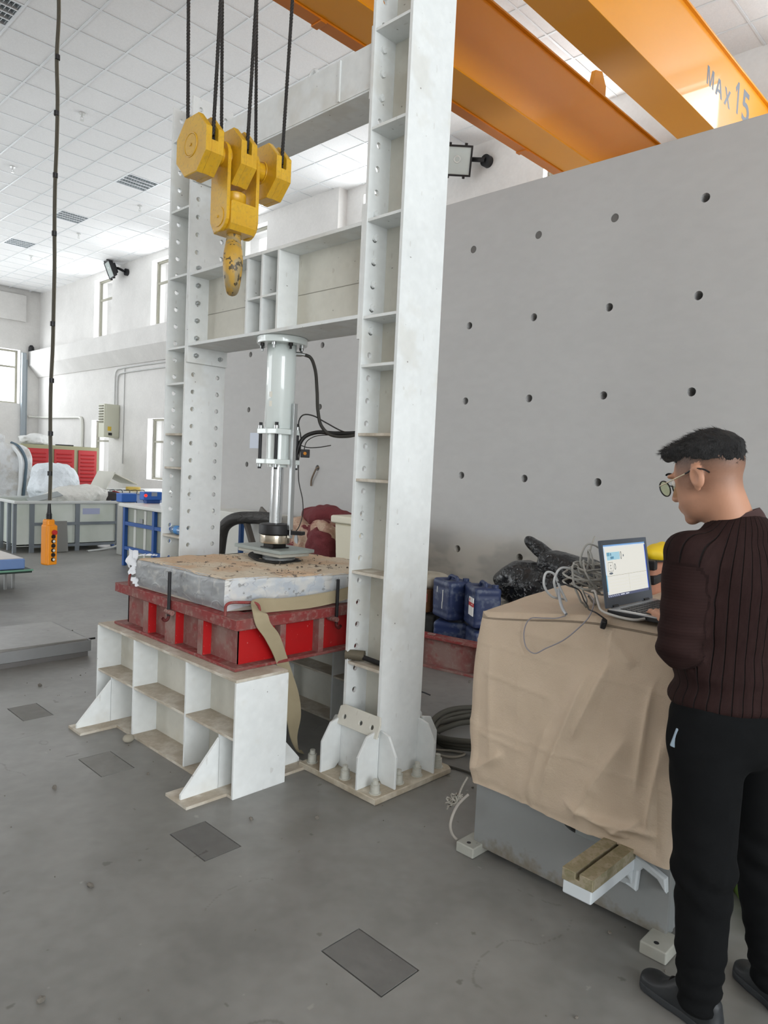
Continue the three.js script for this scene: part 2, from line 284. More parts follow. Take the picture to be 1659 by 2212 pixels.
const mFloor = M(0xf6f6f6, { map: T.floor, bumpMap: T.floorBump, bumpScale: 0.0008, roughness: 0.4 });
const mPatch = M(0xc9c9c9, { map: T.floor, bumpMap: T.floorBump, bumpScale: 0.004, roughness: 0.8 });
const mPatchLight = M(0xeeeeee, { map: T.floor, bumpMap: T.floorBump, bumpScale: 0.003, roughness: 0.7 });
const mGap = M(0x3c3a38, { roughness: 0.95 });
const mWall = M(0xf0eeec, { map: T.plaster, bumpMap: T.plasterBump, bumpScale: 0.0015, roughness: 0.85 });
const mTile = M(0xffffff, { map: T.tile, roughness: 0.9 });
const mGrid = M(0xe6e9eb, { roughness: 0.4 });
const mReact = M(0xffffff, { map: T.reaction, roughness: 0.8 });
const mHole = M(0x6d6b68, { roughness: 1 });
const mFrame = M(0x8f8d7f, { roughness: 0.5 });
const mPane = MP(0xffffff, { transmission: 1, thickness: 0, roughness: 0.02, ior: 1.45 });
const mSteel = MP(0xffffff, { map: T.steel, roughness: 0.6, specularIntensity: 0.4 });
const mSteelWeb = M(0xf0ebe0, { map: T.steel, roughness: 0.65 });
const mSteelDust = M(0xffffff, { map: T.dust, roughness: 0.9 });
const mYellow = MP(0xffffff, { map: T.yellow, roughness: 0.36, clearcoat: 0.4, clearcoatRoughness: 0.25 });
const mCrane = MP(0xe89600, { roughness: 0.42, specularIntensity: 0.6, clearcoat: 0.4, clearcoatRoughness: 0.05 });
const mCraneEdge = MP(0xc8700c, { roughness: 0.4 });
const mRed = MP(0xffffff, { map: T.red, roughness: 0.45 });
const mRedDust = M(0xffffff, { map: T.redDust, roughness: 0.9 });
const mBlack = M(0x17171a, { roughness: 0.5 });
const mRubber = M(0x26251f, { roughness: 0.7 });
const mChrome = M(0xdfe2e4, { metalness: 1, roughness: 0.12 });
const mZinc = M(0xb9bcbc, { metalness: 0.9, roughness: 0.35 });
const mDarkSteel = M(0x2b2a29, { metalness: 0.7, roughness: 0.45 });
const mWhitePaint = MP(0xdfe7e4, { roughness: 0.3, clearcoat: 1, clearcoatRoughness: 0.02 });
const mGreyPlate = M(0x9aa39f, { roughness: 0.45, bumpMap: T.foilBump, bumpScale: 0.001 });
const mRope = M(0x2a2725, { metalness: 0.3, roughness: 0.55 });

// ------------------------------------------------------------------ the setting: floor, walls, windows, ceiling
const X0 = -7, XA = 8.75, XB = 8.95, XO = 9.35, Z0 = -24.2, ZS = -10, Z1 = 9, HC = 6.63;
{ // concrete floor with the square covers of its anchor holes let into it
  const covers = [[1.617, -1.54, 0], [1.617, -2.53, 0], [1.64, -3.52, 1], [1.62, -4.53, 1], [2.617, -0.535, 1]], g = 0.005, hx = 0.083, hz = 0.136;
  const fl = structGroup('floor');
  struct('slab', ext(rect(X0 - 0.35, XO, -Z1 - 0.35, -Z0 + 0.35), 0.12, [AX.x, V(0, 0, -1), AX.y], V(0, -0.12, 0), { holes: covers.map(([x, z]) => rect(x - hx - g, x + hx + g, -z - hz - g, -z + hz + g)) }), mFloor, fl);
  struct('sub_base', bx(X0 - 0.35, XO, -0.3, -0.12, Z0 - 0.35, Z1 + 0.35), mGap, fl);
  covers.forEach(([x, z, k], i) => { const c = struct('cover_plate', uvm(bx(x - hx, x + hx, -0.11, 0.0005, z - hz, z + hz)), k ? mPatchLight : mPatch, fl); c.name = i ? `cover_plate_00${i}` : 'cover_plate'; });
}
const winCount = { n: 0 };
// a window in a wall across x (axis 'x') or across z: frame, transom and panes set at the outer side of the reveal
function windowIn(axis, p, a0, a1, y0, y1, transom, posts = []) {
  const g = structGroup(`window_${++winCount.n}`), d = 0.055, t = 0.05, B = (a, b, c, e) => axis === 'x' ? bx(p, p + d, c, e, a, b, 0.006) : bx(a, b, c, e, p, p + d, 0.006);
  struct('window_frame', mg(B(a0, a1, y0, y0 + t), B(a0, a1, y1 - t, y1), B(a0, a0 + t, y0 + t, y1 - t), B(a1 - t, a1, y0 + t, y1 - t)), mFrame, g);
  struct('transom', B(a0 + t, a1 - t, transom - t / 2, transom + t / 2), mFrame, g);
  for (const q of posts) struct('mullion', mg(B(q - t / 2, q + t / 2, y0 + t, transom - t / 2), B(q - t / 2, q + t / 2, transom + t / 2, y1 - t)), mFrame, g);
  const edges = [a0, ...posts, a1];
  for (let i = 0; i + 1 < edges.length; i++) for (const [c, e] of [[y0, transom], [transom, y1]]) {
    const u = edges[i] + t / 2, w = edges[i + 1] - t / 2, q = p + d / 2;
    struct('pane', axis === 'x' ? bx(q - 0.003, q + 0.003, c + 0.02, e - 0.02, u, w) : bx(u, w, c + 0.02, e - 0.02, q - 0.003, q + 0.003), mPane, g);
  }
}
{
  const HW = 0.555, up = [4.88, 6.46], low = [1.05, 2.57], zA = [-19.63, -16.35, -12.7], zB = [-9.0, -5.28, -1.6, 2.1];
  const holes = zs => zs.flatMap(z => [rect(z - HW, z + HW, ...up), rect(z - HW, z + HW, ...low)]);
  struct('wall_right', ext(rect(Z0, ZS, 0, HC + 0.25), XO - XA, [AX.z, AX.y, AX.x], V(XA, 0, 0), { holes: holes(zA) }), mWall);
  struct('wall_right', ext(rect(ZS, Z1, 0, HC + 0.25), XO - XB, [AX.z, AX.y, AX.x], V(XB, 0, 0), { holes: holes(zB) }), mWall);
  for (const z of [...zA, ...zB]) for (const [y0, y1, tr] of [[...up, 5.93], [...low, 2.0]]) {
    windowIn('x', z < ZS ? XA + 0.16 : XB + 0.13, z - HW, z + HW, y0, y1, tr);
    daylight((z < ZS ? XA + 0.14 : XB + 0.11), (y0 + y1) / 2, z, 2 * HW - 0.06, y1 - y0 - 0.06, 0, (y0 + y1) / 2, z, y0 > 3 ? DAY.right : DAY.rightLow);
  }
  // far end wall: a row of wide windows, the last one cut by the view's left edge, the others unseen, lighting the far hall
  const far = [[-6.4, -4.0], [-2.35, 0.05], [1.7, 4.1], [5.77, 8.17]];
  struct('wall_far', ext(rect(X0, XA, 0, HC + 0.25), 0.35, [AX.x, AX.y, V(0, 0, -1)], V(0, 0, Z0), { holes: far.map(([a, b]) => rect(a, b, 3.1, 4.77)) }), mWall);
  for (const [a, b] of far) { windowIn('z', Z0 - 0.3, a, b, 3.1, 4.77, 4.25, [(a + b) / 2]); daylight((a + b) / 2, 3.93, Z0 - 0.22, b - a - 0.1, 1.55, (a + b) / 2, 3.93, 0, DAY.far); }
  struct('trim_1', mg(bx(X0, 8.31, 5.66, 6.48, Z0, Z0 + 0.09, 0.01)), mWall);
  // near end wall behind the viewer and left side wall: unseen tall windows, placed to light column faces and far floor
  const near = [[-6.4, -3.7], [-3.0, -0.3], [0.4, 3.1]];
  struct('wall_near', ext(rect(X0, XB, 0, HC + 0.25), 0.35, [AX.x, AX.y, AX.z], V(0, 0, Z1), { holes: near.map(([a, b]) => rect(a, b, 1.0, 5.7)) }), mWall);
  for (const [a, b] of near) { windowIn('z', Z1 + 0.24, a, b, 1.0, 5.7, 4.4, [(a * 2 + b) / 3, (a + 2 * b) / 3]); daylight((a + b) / 2, 3.35, Z1 + 0.2, b - a - 0.1, 4.6, (a + b) / 2, 3.35, 0, DAY.near); }
  const left = [[-22.8, -19.2], [-17.8, -14.2], [-12.8, -9.2]];  // out of view, sized to brighten the far floor
  struct('wall_left', ext(rect(Z0 - 0.35, Z1 + 0.35, 0, HC + 0.25), 0.35, [AX.z, AX.y, V(-1, 0, 0)], V(X0, 0, 0), { holes: left.map(([a, b]) => rect(a, b, 0.9, 5.7)) }), mWall);
  for (const [a, b] of left) { windowIn('x', X0 - 0.3, a, b, 0.9, 5.7, 4.4, [(a + b) / 2]); daylight(X0 - 0.22, 3.3, (a + b) / 2, b - a - 0.1, 4.7, 0, 3.3, (a + b) / 2, DAY.left); }
}
// crane ledge along the window wall: upright face, underside sloping back to the wall
struct('trim_2', ext([[8.42, 4.32], [8.42, 4.76], [9.0, 4.76], [9.0, 3.98], [8.7, 3.98]], Z1 - Z0, [AX.x, AX.y, AX.z], V(0, 0, Z0), { bev: 0.015 }), mWall);

{ // suspended ceiling: exposed grid, one tile per bay; bays nearest the view are tiles of their own
  const ce = structGroup('ceiling'), P = 0.6, gx0 = 3.622 - 18 * P, gz0 = -8.37 - 26 * P, nx = 27, nz = 56;
  const lights = [[[12, 1], 0], [[24, 7], 0], [[20, 7], 0], [[16, 7], 0]];
  const bars = [], lx = i => gx0 + i * P, lz = j => gz0 + j * P;
  for (let i = 0; i <= nx; i++) if (lx(i) > X0 && lx(i) < XB) bars.push(bx(lx(i) - 0.012, lx(i) + 0.012, HC, HC + 0.03, Z0, Z1));
  for (let j = 0; j <= nz; j++) if (lz(j) > Z0 && lz(j) < Z1) bars.push(bx(X0, XB, HC + 0.0006, HC + 0.03, lz(j) - 0.012, lz(j) + 0.012));
  struct('ceiling_grid', mg(bars), mGrid, ce);
  struct('roof_slab', bx(X0 - 0.35, XO, HC + 0.25, HC + 0.5, Z0 - 0.35, Z1 + 0.35), mWall, ce);
  const tileG = uvm(bx(-0.287, 0.287, 0, 0.015, -0.287, 0.287, 0.004)), spots = [], proj = V();
  for (let i = 0; i < nx; i++) for (let j = 0; j < nz; j++) {
    const x = lx(i) + P / 2, z = lz(j) + P / 2; if (x < X0 || x > XB || z < Z0 || z > Z1) continue;
    proj.set(x, HC, z); const dist = proj.distanceTo(camera.position); proj.project(camera);
    spots.push({ x, z, see: proj.z < 1 && Math.abs(proj.x) < 1.1 && Math.abs(proj.y) < 1.1 ? 1 / dist ** 3 : 0 });
  }
  globalThis.louvreSpots = [];
  const lamps = LAMPS();
  const free = spots.filter(s => !lamps.some(([x, z]) => Math.abs(x - s.x) < 0.3 && Math.abs(z - s.z) < 0.3));
  free.sort((a, b) => b.see - a.see);
  const rest = [];
  free.forEach((s, k) => {
    if (k < 296 && s.see > 0) { const m = new THREE.Mesh(tileG, mTile); m.name = k ? `ceiling_tile_${String(k).padStart(3, '0')}` : 'ceiling_tile'; m.position.set(s.x, HC + 0.006 + 0.0015 * hash2(s.x * 50, s.z * 50, 3), s.z); m.castShadow = m.receiveShadow = true; ce.add(m); }
    else rest.push(at(tileG, s.x, HC + 0.007, s.z));
  });
  const r = struct('distant_ceiling_tile', uvm(mg(rest)), mTile, ce); r.userData.kind = 'stuff';
}
function LAMPS() { return [[16, 24], [22, 18], [22, 13], [22, 8]].map(([i, j]) => [3.622 - 10.8 + (i + 0.5) * 0.6, -8.37 - 15.6 + (j + 0.5) * 0.6]); }
{ // louvred ceiling lights, switched off
  const mLouvre = M(0xc9cfd2, { metalness: 0.9, roughness: 0.22 }), mBack = M(0xdfe3e6, { metalness: 0.3, roughness: 0.4 }), mTube = M(0xf5f6f4, { roughness: 0.3 });
  const where = ['at the top left corner of the photo', 'nearest the left steel column', 'middle of the row of three beyond the hanging control cable', 'farthest of the row of three, at the left edge'];
  LAMPS().forEach(([x, z], n) => {
    const t = thing('ceiling_light', `square louvred ceiling light, ${where[n]}`, 'ceiling light', [x, HC, z], 'louvred lights in the ceiling grid');
    part(t, 'housing', mg(bx(x - 0.285, x + 0.285, HC + 0.09, HC + 0.1, z - 0.285, z + 0.285), bx(x - 0.287, x - 0.277, HC, HC + 0.09, z - 0.287, z + 0.287), bx(x + 0.277, x + 0.287, HC, HC + 0.09, z - 0.287, z + 0.287), bx(x - 0.277, x + 0.277, HC, HC + 0.09, z - 0.287, z - 0.277), bx(x - 0.277, x + 0.277, HC, HC + 0.09, z + 0.277, z + 0.287)), mBack);
    for (let k = -1; k <= 1; k++) part(t, 'divider', bx(x - 0.277, x + 0.277, HC - 0.001, HC + 0.055, z + k * 0.139 - 0.012, z + k * 0.139 + 0.012, 0.004), mBack);
    for (let k = 0; k < 4; k++) {
      const zc = z - 0.2085 + k * 0.139, fins = []; for (let i = 0; i < 11; i++) { const xx = x - 0.25 + i * 0.05; fins.push(bxo(0.004, 0.05, 0.112, V(xx, HC + 0.03, zc), 0, 0, 0.35)); }
      part(t, 'louvre', mg(fins), mLouvre);
      part(t, 'fluorescent_tube', cyl(V(x - 0.27, HC + 0.072, zc), V(x + 0.27, HC + 0.072, zc), 0.012, 0.012, 10), mTube);
    }
  });
  const mSp = M(0xd5d6d4, { metalness: 0.6, roughness: 0.3 });
  const spots = [[4.52, -10.99, 'nearest the hanging control cable near the top'], [4.55, -13.99, 'at the left edge above the others'], [6.93, -13.95, 'beside the light nearest the left column'], [6.91, -16.85, 'below the middle louvred light of the row'], [6.91, -19.78, 'lowest and farthest, close above the far wall'], [6.9, -8.03, 'between the two columns under the upper beam']];
  for (const [x, z, w] of spots) {
    const t = thing('sprinkler_head', `small pendent sprinkler head under a ceiling tile, ${w}`, 'sprinkler', [x, HC, z], 'ceiling sprinkler heads');
    part(t, 'collar', cyl(V(x, HC - 0.012, z), V(x, HC + 0.004, z), 0.045, 0.045, 16), mSp);
    part(t, 'body', mg(cyl(V(x, HC - 0.06, z), V(x, HC - 0.01, z), 0.012, 0.016, 10), tube([V(x - 0.016, HC - 0.05, z), V(x - 0.022, HC - 0.08, z), V(x, HC - 0.1, z), V(x + 0.022, HC - 0.08, z), V(x + 0.016, HC - 0.05, z)], 0.004, 14, 5)), mSp);
    part(t, 'deflector', cyl(V(x, HC - 0.104, z), V(x, HC - 0.1, z), 0.03, 0.03, 14), mSp);
  }
}
{ // the free-standing reaction wall with its grid of anchor holes
  const xw = 5.75, z0 = -10.0, z1 = 4.2, h = 4.33, s = 0.75, holes = [], r = 0.036, cz = -2.26 - 10 * s;
  const plugs = []; // z, y of holes that are plugged near the face
  for (let j = 0; j < 5; j++) for (let i = 0; i < 20; i++) { const z = cz + i * s, y = 0.817 + j * s - 0.75 * 0; if (z < z0 + 0.2 || z > z1 - 0.2) continue; if (j === 4 && z > -4.6 && z < -2.9) { plugs.push([z, y]); } holes.push({ x: z, y, r }); }
  const w = structGroup('wall_middle');
  const face = ext(rect(z0, z1, 0, h), 0.6, [AX.z, AX.y, AX.x], V(xw, 0, 0), { holes, bev: 0, curve: 14 });
  setUV(face, (x, y, z) => [(z - z0) / 9, y / h]);
  struct('concrete', face, mReact, w);
  for (const [z, y] of plugs) struct('hole_plug', cyl(V(xw + 0.006, y, z), V(xw + 0.05, y, z), r * 1.02, r * 1.02, 16), mHole, w);
  const first = w.children.filter(c => c.name === 'hole_plug'); first.forEach((c, i) => { if (i) c.name = `hole_plug_00${i}`; });
  // a strip of rag hanging out of one hole, and a sheet of paper taped to the wall
  single('rag_strip', 'twisted strip of cloth hanging out of a wall hole behind the hydraulic jack', 'rag', [tube([V(xw + 0.02, 1.58, -6.73), V(xw - 0.02, 1.57, -6.74), V(xw - 0.03, 1.49, -6.79), V(xw - 0.02, 1.41, -6.84), V(xw - 0.015, 1.34, -6.85)], 0.011, 22, 6)], M(0x77695a, { roughness: 0.95 }), [xw - 0.02, 1.34, -6.85]);
}
{ // things on the far walls
  const mPaint = M(0xd9d9d2, { roughness: 0.5 }), mBox = M(0xc9c9b8, { roughness: 0.45 }), mCond = M(0xc5c6c4, { roughness: 0.5 }), mPipe = M(0x9aa3aa, { roughness: 0.45 });
  // electric cabinet
  const t = thing('wall_cabinet', 'beige metal box jutting from the window wall, louvred on its narrow front, yellow sticker below', 'electric cabinet', [8.54, 2.07, -18.63]);
  part(t, 'casing', bx(8.33, 8.75, 2.07, 2.95, -18.8, -18.46, 0.012), mBox);
  part(t, 'door', bx(8.36, 8.73, 2.1, 2.92, -18.46, -18.445, 0.006), mBox);
  for (let k = 0; k < 7; k++) part(t, 'louvre', bxo(0.04, 0.022, 0.24, V(8.322, 2.9 - k * 0.07, -18.63), 0, 0, 0.5), mFrame);
  part(t, 'sticker', bx(8.42, 8.52, 2.25, 2.36, -18.446, -18.442), M(0xd9b83a, { roughness: 0.6 }));
  part(t, 'switch', bx(8.44, 8.54, 2.13, 2.2, -18.446, -18.435, 0.004), mBlack);
  // conduits above the cabinet
  const c1 = thing('conduit_run', 'two thin grey conduits rising from the cabinet and turning along the wall under the ledge', 'conduit', [8.72, 2.96, -19]);
  part(c1, 'conduit', tube([V(8.72, 2.96, -18.72), V(8.72, 3.3, -18.72), V(8.72, 3.78, -18.7), V(8.71, 3.88, -18.6), V(8.71, 3.9, -18.5), V(8.71, 3.9, -12)], 0.018, 60, 8), mCond);
  part(c1, 'conduit', tube([V(8.72, 2.96, -18.58), V(8.72, 3.3, -18.58), V(8.72, 3.68, -18.56), V(8.71, 3.76, -18.46), V(8.71, 3.78, -18.3), V(8.71, 3.78, -12)], 0.018, 60, 8), mCond);
  part(c1, 'conduit', tube([V(8.73, 1.4, -18.2), V(8.73, 3.6, -18.2), V(8.73, 3.92, -18.2)], 0.012, 20, 6), mCond);
  single('wall_pipe', 'pale pipe running along the far corner of the hall and dropping to the floor', 'pipe', [tube([V(8.42, 2.72, Z0 + 0.05), V(8.6, 2.72, Z0 + 0.05), V(8.68, 2.72, Z0 + 0.12), V(8.7, 2.7, -23.6), V(8.7, 2.66, -20.9)], 0.028, 40, 8), tube([V(8.7, 2.66, -20.9), V(8.7, 2.6, -20.75), V(8.7, 1.4, -20.72), V(8.7, 0.0, -20.7)], 0.045, 30, 8)], mPaint, [8.7, 0, -20.7]);
  single('downpipe', 'grey vertical duct in the far corner below the ledge beside the window', 'pipe', [bx(8.2, 8.33, 0, 4.7, Z0, Z0 + 0.12, 0.01), cyl(V(8.36, 0, Z0 + 0.06), V(8.36, 4.5, Z0 + 0.06), 0.02)], mPipe, [8.27, 0, Z0]);
  single('wall_vent', 'small dark domed vent on the far wall above the end of the ledge', 'vent', [cyl(V(8.47, 4.76, Z0 + 0.1), V(8.47, 4.9, Z0 + 0.1), 0.09, 0.08, 14), cyl(V(8.47, 4.9, Z0 + 0.1), V(8.47, 4.96, Z0 + 0.1), 0.08, 0.04, 14)], mBlack, [8.47, 4.76, Z0 + 0.1]);
}
// floodlights on the window wall
function floodlight(pos, face, label, wallPoint) {
  const t = thing('floodlight', label, 'floodlight', pos.toArray(), 'floodlights on the window wall');
  const z = face.clone().normalize(), x = V(0, 1, 0).cross(z).normalize(), y = z.clone().cross(x), m = basis(x, y, z, pos), k = g => bake(g, m);
  const mGlass = MP(0xe8f0f2, { roughness: 0.08, clearcoat: 1 }), mRefl = M(0xd6dad8, { metalness: 0.5, roughness: 0.3 });
  part(t, 'housing', k(mg(bx(-0.2, 0.2, -0.19, 0.19, -0.09, 0.0, 0.02), bx(-0.14, 0.14, -0.13, 0.13, -0.16, -0.08, 0.02))), mBlack);
  part(t, 'bezel', k(ext(rect(-0.225, 0.225, -0.215, 0.215), 0.03, [AX.x, AX.y, AX.z], V(0, 0, -0.01), { holes: [rect(-0.198, 0.198, -0.188, 0.188)] })), mBlack);
  part(t, 'glass', k(bx(-0.2, 0.2, -0.19, 0.19, 0.0, 0.008)), M(0xbfc8c6, { roughness: 0.12 }));
  part(t, 'lamp_ring', k(at(new THREE.TorusGeometry(0.045, 0.012, 8, 24), 0.0, 0.02, 0.008)), mRefl);
  for (const [a, b] of [[-0.12, 0.225], [0.12, 0.225], [-0.12, -0.225], [0.12, -0.225]]) part(t, 'clip', k(bx(a - 0.02, a + 0.02, b - 0.02, b + 0.02, -0.03, 0.03, 0.005)), mBlack);
  part(t, 'bracket', [tube([pos.clone().addScaledVector(z, -0.1), pos.clone().addScaledVector(z, -0.2), wallPoint.clone()], 0.035, 14, 8), cyl(wallPoint.clone(), wallPoint.clone().add(V(0.1, 0, 0)), 0.09, 0.09, 16)], mBlack);
}
floodlight(V(8.56, 6.29, -7.12), V(-0.62, -0.5, 0.62), 'large square floodlight facing the viewer above the grey wall with holes', V(8.86, 6.32, -6.82));
floodlight(V(8.4, 6.42, -18.5), V(-0.85, -0.35, -0.15), 'distant floodlight tilted on the window wall beside the tall left window', V(8.68, 6.38, -18.2));

{ // overhead crane: two yellow box girders
  const x0 = X0 + 0.7, x1 = 8.9;
  const girder = (name, label, zl, zr, y0, y1, strip) => {
    const t = thing(name, label, 'crane girder', [0.6, y0, (zl + zr) / 2]);
    part(t, 'bottom_flange', bx(x0, x1, y0, y0 + 0.02, zl, zr, 0.004), mCrane);
    part(t, 'web', bx(x0, x1, y0 + 0.02, y1 - 0.02, zr - 0.03, zr - 0.018), mCrane);
    part(t, 'web', bx(x0, x1, y0 + 0.02, y1 - 0.02, zl + 0.018, zl + 0.03), mCrane);
    part(t, 'top_flange', bx(x0, x1, y1 - 0.02, y1, zl - 0.01, zr + 0.012, 0.004), mCrane);
    part(t, 'crane_rail', bx(x0, x1, y1, y1 + 0.05, (zl + zr) / 2 - 0.025, (zl + zr) / 2 + 0.025, 0.005), mDarkSteel);
    return t;
  };
  const g1 = girder('crane_girder', 'yellow overhead crane girder left of the gap, passing behind the near steel column', -4.4, -4.05, 5.0, 5.77);
  part(g1, 'cable_channel', mg(bx(x0, x1, 4.985, 5.06, -4.515, -4.402, 0.004)), mCraneEdge, { label: 'darker orange channel along the lower edge' });
  for (const x of [2.2, 3.6, 5.0, 6.4]) part(g1, 'channel_clamp', bx(x, x + 0.06, 4.975, 5.07, -4.525, -4.405, 0.003), mCraneEdge);
  part(g1, 'end_stop', ext([[0, 0], [0.3, 0], [0.3, 0.14], [0.2, 0.26], [0.06, 0.22]], 0.05, [AX.x, AX.y, AX.z], V(7.1, 5.77, -4.13)), mCrane);
  const g2 = girder('crane_girder', 'yellow overhead crane girder at the top right with dark stencilled letters and figures', -3.134, -2.78, 5.0, 5.8);
  // stencilled load marking on the side of the second girder
  const mInk = M(0x5b6470, { roughness: 0.5 });
  const mark = (text, x, y, w, h) => { const g = new TextGeometry(text, { font, size: 1, depth: 0.5, curveSegments: 4 }); g.computeBoundingBox(); const q = g.boundingBox; g.translate(-q.min.x, -q.min.y, -q.min.z); g.scale(w / (q.max.x - q.min.x), h / (q.max.y - q.min.y), 0.0016); part(g2, 'stencil_letter', at(g, x, y, -2.7978), mInk, { label: 'dark stencilled character' }); };
  mark('M', 6.95, 5.345, 0.17, 0.165); mark('A', 7.17, 5.34, 0.18, 0.165); mark('X', 7.4, 5.335, 0.17, 0.165); mark('1', 7.69, 5.372, 0.1, 0.31); mark('5', 7.9, 5.37, 0.21, 0.31);
  // trolley above the gap, with its drum
  const tr = thing('crane_trolley', 'yellow crane trolley on top of the two girders carrying the hoist ropes', 'crane trolley', [2.2, 5.86, -3.34]);
  part(tr, 'frame', mg(bx(1.5, 2.9, 5.92, 6.02, -4.35, -4.1, 0.01), bx(1.5, 2.9, 5.92, 6.02, -3.05, -2.83, 0.01), bx(1.5, 1.65, 5.92, 6.02, -4.1, -3.08, 0.01), bx(2.75, 2.9, 5.92, 6.02, -4.1, -3.08, 0.01)), mCrane);
  part(tr, 'drum', cyl(V(1.66, 6.17, -3.34), V(2.74, 6.17, -3.34), 0.26, 0.26, 36), mDarkSteel);
  for (const x of [1.6, 2.8]) for (const z of [-4.225, -2.957]) part(tr, 'wheel', cyl(V(x, 5.895, z - 0.03), V(x, 5.895, z + 0.03), 0.075, 0.075, 20), mDarkSteel);
}
// ------------------------------------------------------------------ loading frame: two steel columns, cross girder, top beam
const CX = 2.677, CL = 2.522, CR = 2.832;      // column centre, left and right edges in x
function makeColumn() {
  const zn = -2.41, D = 0.27, tf = 0.018, H = 3.99;
  const t = thing('steel_column', 'near white steel column in the middle, a hammer lying on one of its plates', 'steel column', [CX, 0, zn - D / 2], 'columns of the loading frame');
  const holes = []; for (let y = 0.197; y < H - 0.05; y += 0.1163) for (const x of [CL + 0.06, CR - 0.06]) holes.push({ x, y, r: 0.0155 });
  const nearHoles = [];
  part(t, 'flange', ext(rect(CL, CR, 0.03, H), tf, [AX.x, AX.y, V(0, 0, -1)], V(0, 0, zn), { holes: nearHoles }), mSteel);
  part(t, 'flange', ext(rect(CL, CR, 0.03, H), tf, [AX.x, AX.y, AX.z], V(0, 0, zn - D), { holes, curve: 8 }), mSteel);
  part(t, 'web', bx(CX - 0.007, CX + 0.007, 0.03, H, zn - D + tf, zn - tf), mSteelWeb);
  for (const y of [0.585, 1.06, 1.535, 1.767, 2.113, 2.356, 2.838, 3.285, 3.76]) for (const s of [-1, 1])
    part(t, 'stiffener', ext(s < 0 ? [[CL + 0.004, -(zn - tf)], [CX - 0.007, -(zn - tf)], [CX - 0.007, -(zn - D + tf)], [CL + 0.004, -(zn - D + tf)]] : rect(CX + 0.007, CR - 0.004, -(zn - tf), -(zn - D + tf)), 0.014, [AX.x, V(0, 0, -1), AX.y], V(0, y - 0.007, 0)), y < 1.9 ? mSteelDustEdge() : mSteel);
  part(t, 'base_plate', ext([[2.381, 2.28], [2.95, 2.28], [2.97, 2.31], [2.97, 2.83], [2.95, 2.85], [2.381, 2.85]], 0.032, [AX.x, V(0, 0, -1), AX.y], V(0, 0, 0), { bev: 0.004 }), mSteelBase());
  // boot plates closing the open sides at the foot, and the fins round it
  for (const s of [-1, 1]) part(t, 'boot_plate', s < 0 ? bx(CL - 0.014, CL, 0.032, 0.262, zn - D - 0.005, zn + 0.005, 0.003) : bx(CR, CR + 0.014, 0.032, 0.262, zn - D - 0.005, zn + 0.005, 0.003), mSteel);
  const fin = [[0.03, 0], [0.128, 0], [0.128, 0.16], [0.07, 0.25], [0.02, 0.262], [0, 0.262], [0, 0.03]];
  for (const z of [zn - 0.002, zn - D + 0.002]) { part(t, 'fin', ext(fin, 0.014, [V(-1, 0, 0), AX.y, AX.z], V(CL - 0.014, 0.032, z - 0.007), { bev: 0.002 }), mSteel); part(t, 'fin', ext(fin, 0.014, [AX.x, AX.y, AX.z], V(CR + 0.014, 0.032, z - 0.007), { bev: 0.002 }), mSteel); }
  const fin2 = fin.map(([a, b]) => [a * 0.92, b]);
  for (const x of [CL + 0.003, CR - 0.017]) { part(t, 'fin', ext(fin2, 0.014, [AX.z, AX.y, AX.x], V(x, 0.032, zn), { bev: 0.002 }), mSteel); part(t, 'fin', ext(fin2, 0.014, [V(0, 0, -1), AX.y, AX.x], V(x, 0.032, zn - D), { bev: 0.002 }), mSteel); }
  // anchor bolts with their nuts
  for (const [x, z] of [[2.43, -2.33], [2.43, -2.545], [2.43, -2.8], [2.6, -2.335], [2.74, -2.335], [2.905, -2.335], [2.91, -2.55], [2.91, -2.8], [2.67, -2.8]])
    part(t, 'anchor_bolt', mg(cyl(V(x, 0.03, z), V(x, 0.036, z), 0.03, 0.03, 16), cyl(V(x, 0.036, z), V(x, 0.078, z), 0.025, 0.024, 6), cyl(V(x, 0.078, z), V(x, 0.1, z), 0.015, 0.014, 12)), mNut());
  return t;
}
const memo = {};
function mSteelDustEdge() { return memo.a ??= M(0xffffff, { map: T.dust, roughness: 0.75 }); }
function mSteelBase() { return memo.b ??= M(0xf6f4ee, { map: T.dust, roughness: 0.8 }); }
function mNut() { return memo.c ??= M(0xd9d6cd, { map: T.steel, roughness: 0.5 }); }
const col1 = makeColumn();
const col2 = dup(col1, 'far white steel column at the left, its broad face full of bolt holes', [CX, 0, -4.505]);
{ // the far column's facing flange has the two rows of holes that the photo shows
  const zn = -4.37, holes = []; for (let y = 0.197; y < 3.94; y += 0.1163) for (const x of [CL + 0.06, CR - 0.06]) holes.push({ x, y, r: 0.0155 });
  const old = col2.children.find(c => c.name === 'flange'); baseOf.set(col2, V(CX, 0, -4.505));
  const m = part(col2, 'flange', ext(rect(CL, CR, 0.03, 3.99), 0.018, [AX.x, AX.y, V(0, 0, -1)], V(0, 0, zn), { holes, curve: 8 }), mSteel);
  col2.remove(old); col2.children.unshift(col2.children.pop());
}
{ // loose slanted plate on the near column's foot
  single('loose_steel_plate', 'loose bent steel strip with holes leaning on the foot of the near column', 'steel plate', bake(ext([[-0.15, 0], [0.15, 0], [0.15, 0.07], [0.135, 0.105], [-0.12, 0.105], [-0.15, 0.09]], 0.012, [AX.z, AX.y, AX.x], V(0, 0, 0), { bev: 0.002, holes: [{ x: -0.1, y: 0.045, r: 0.012 }, { x: 0.02, y: 0.045, r: 0.012 }, { x: 0.1, y: 0.045, r: 0.012 }] }), new THREE.Matrix4().makeRotationFromEuler(new THREE.Euler(0.0, 0, -0.35)).setPosition(2.478, 0.268, -2.535)), mSteelWeb, [2.478, 0.264, -2.535]);
}
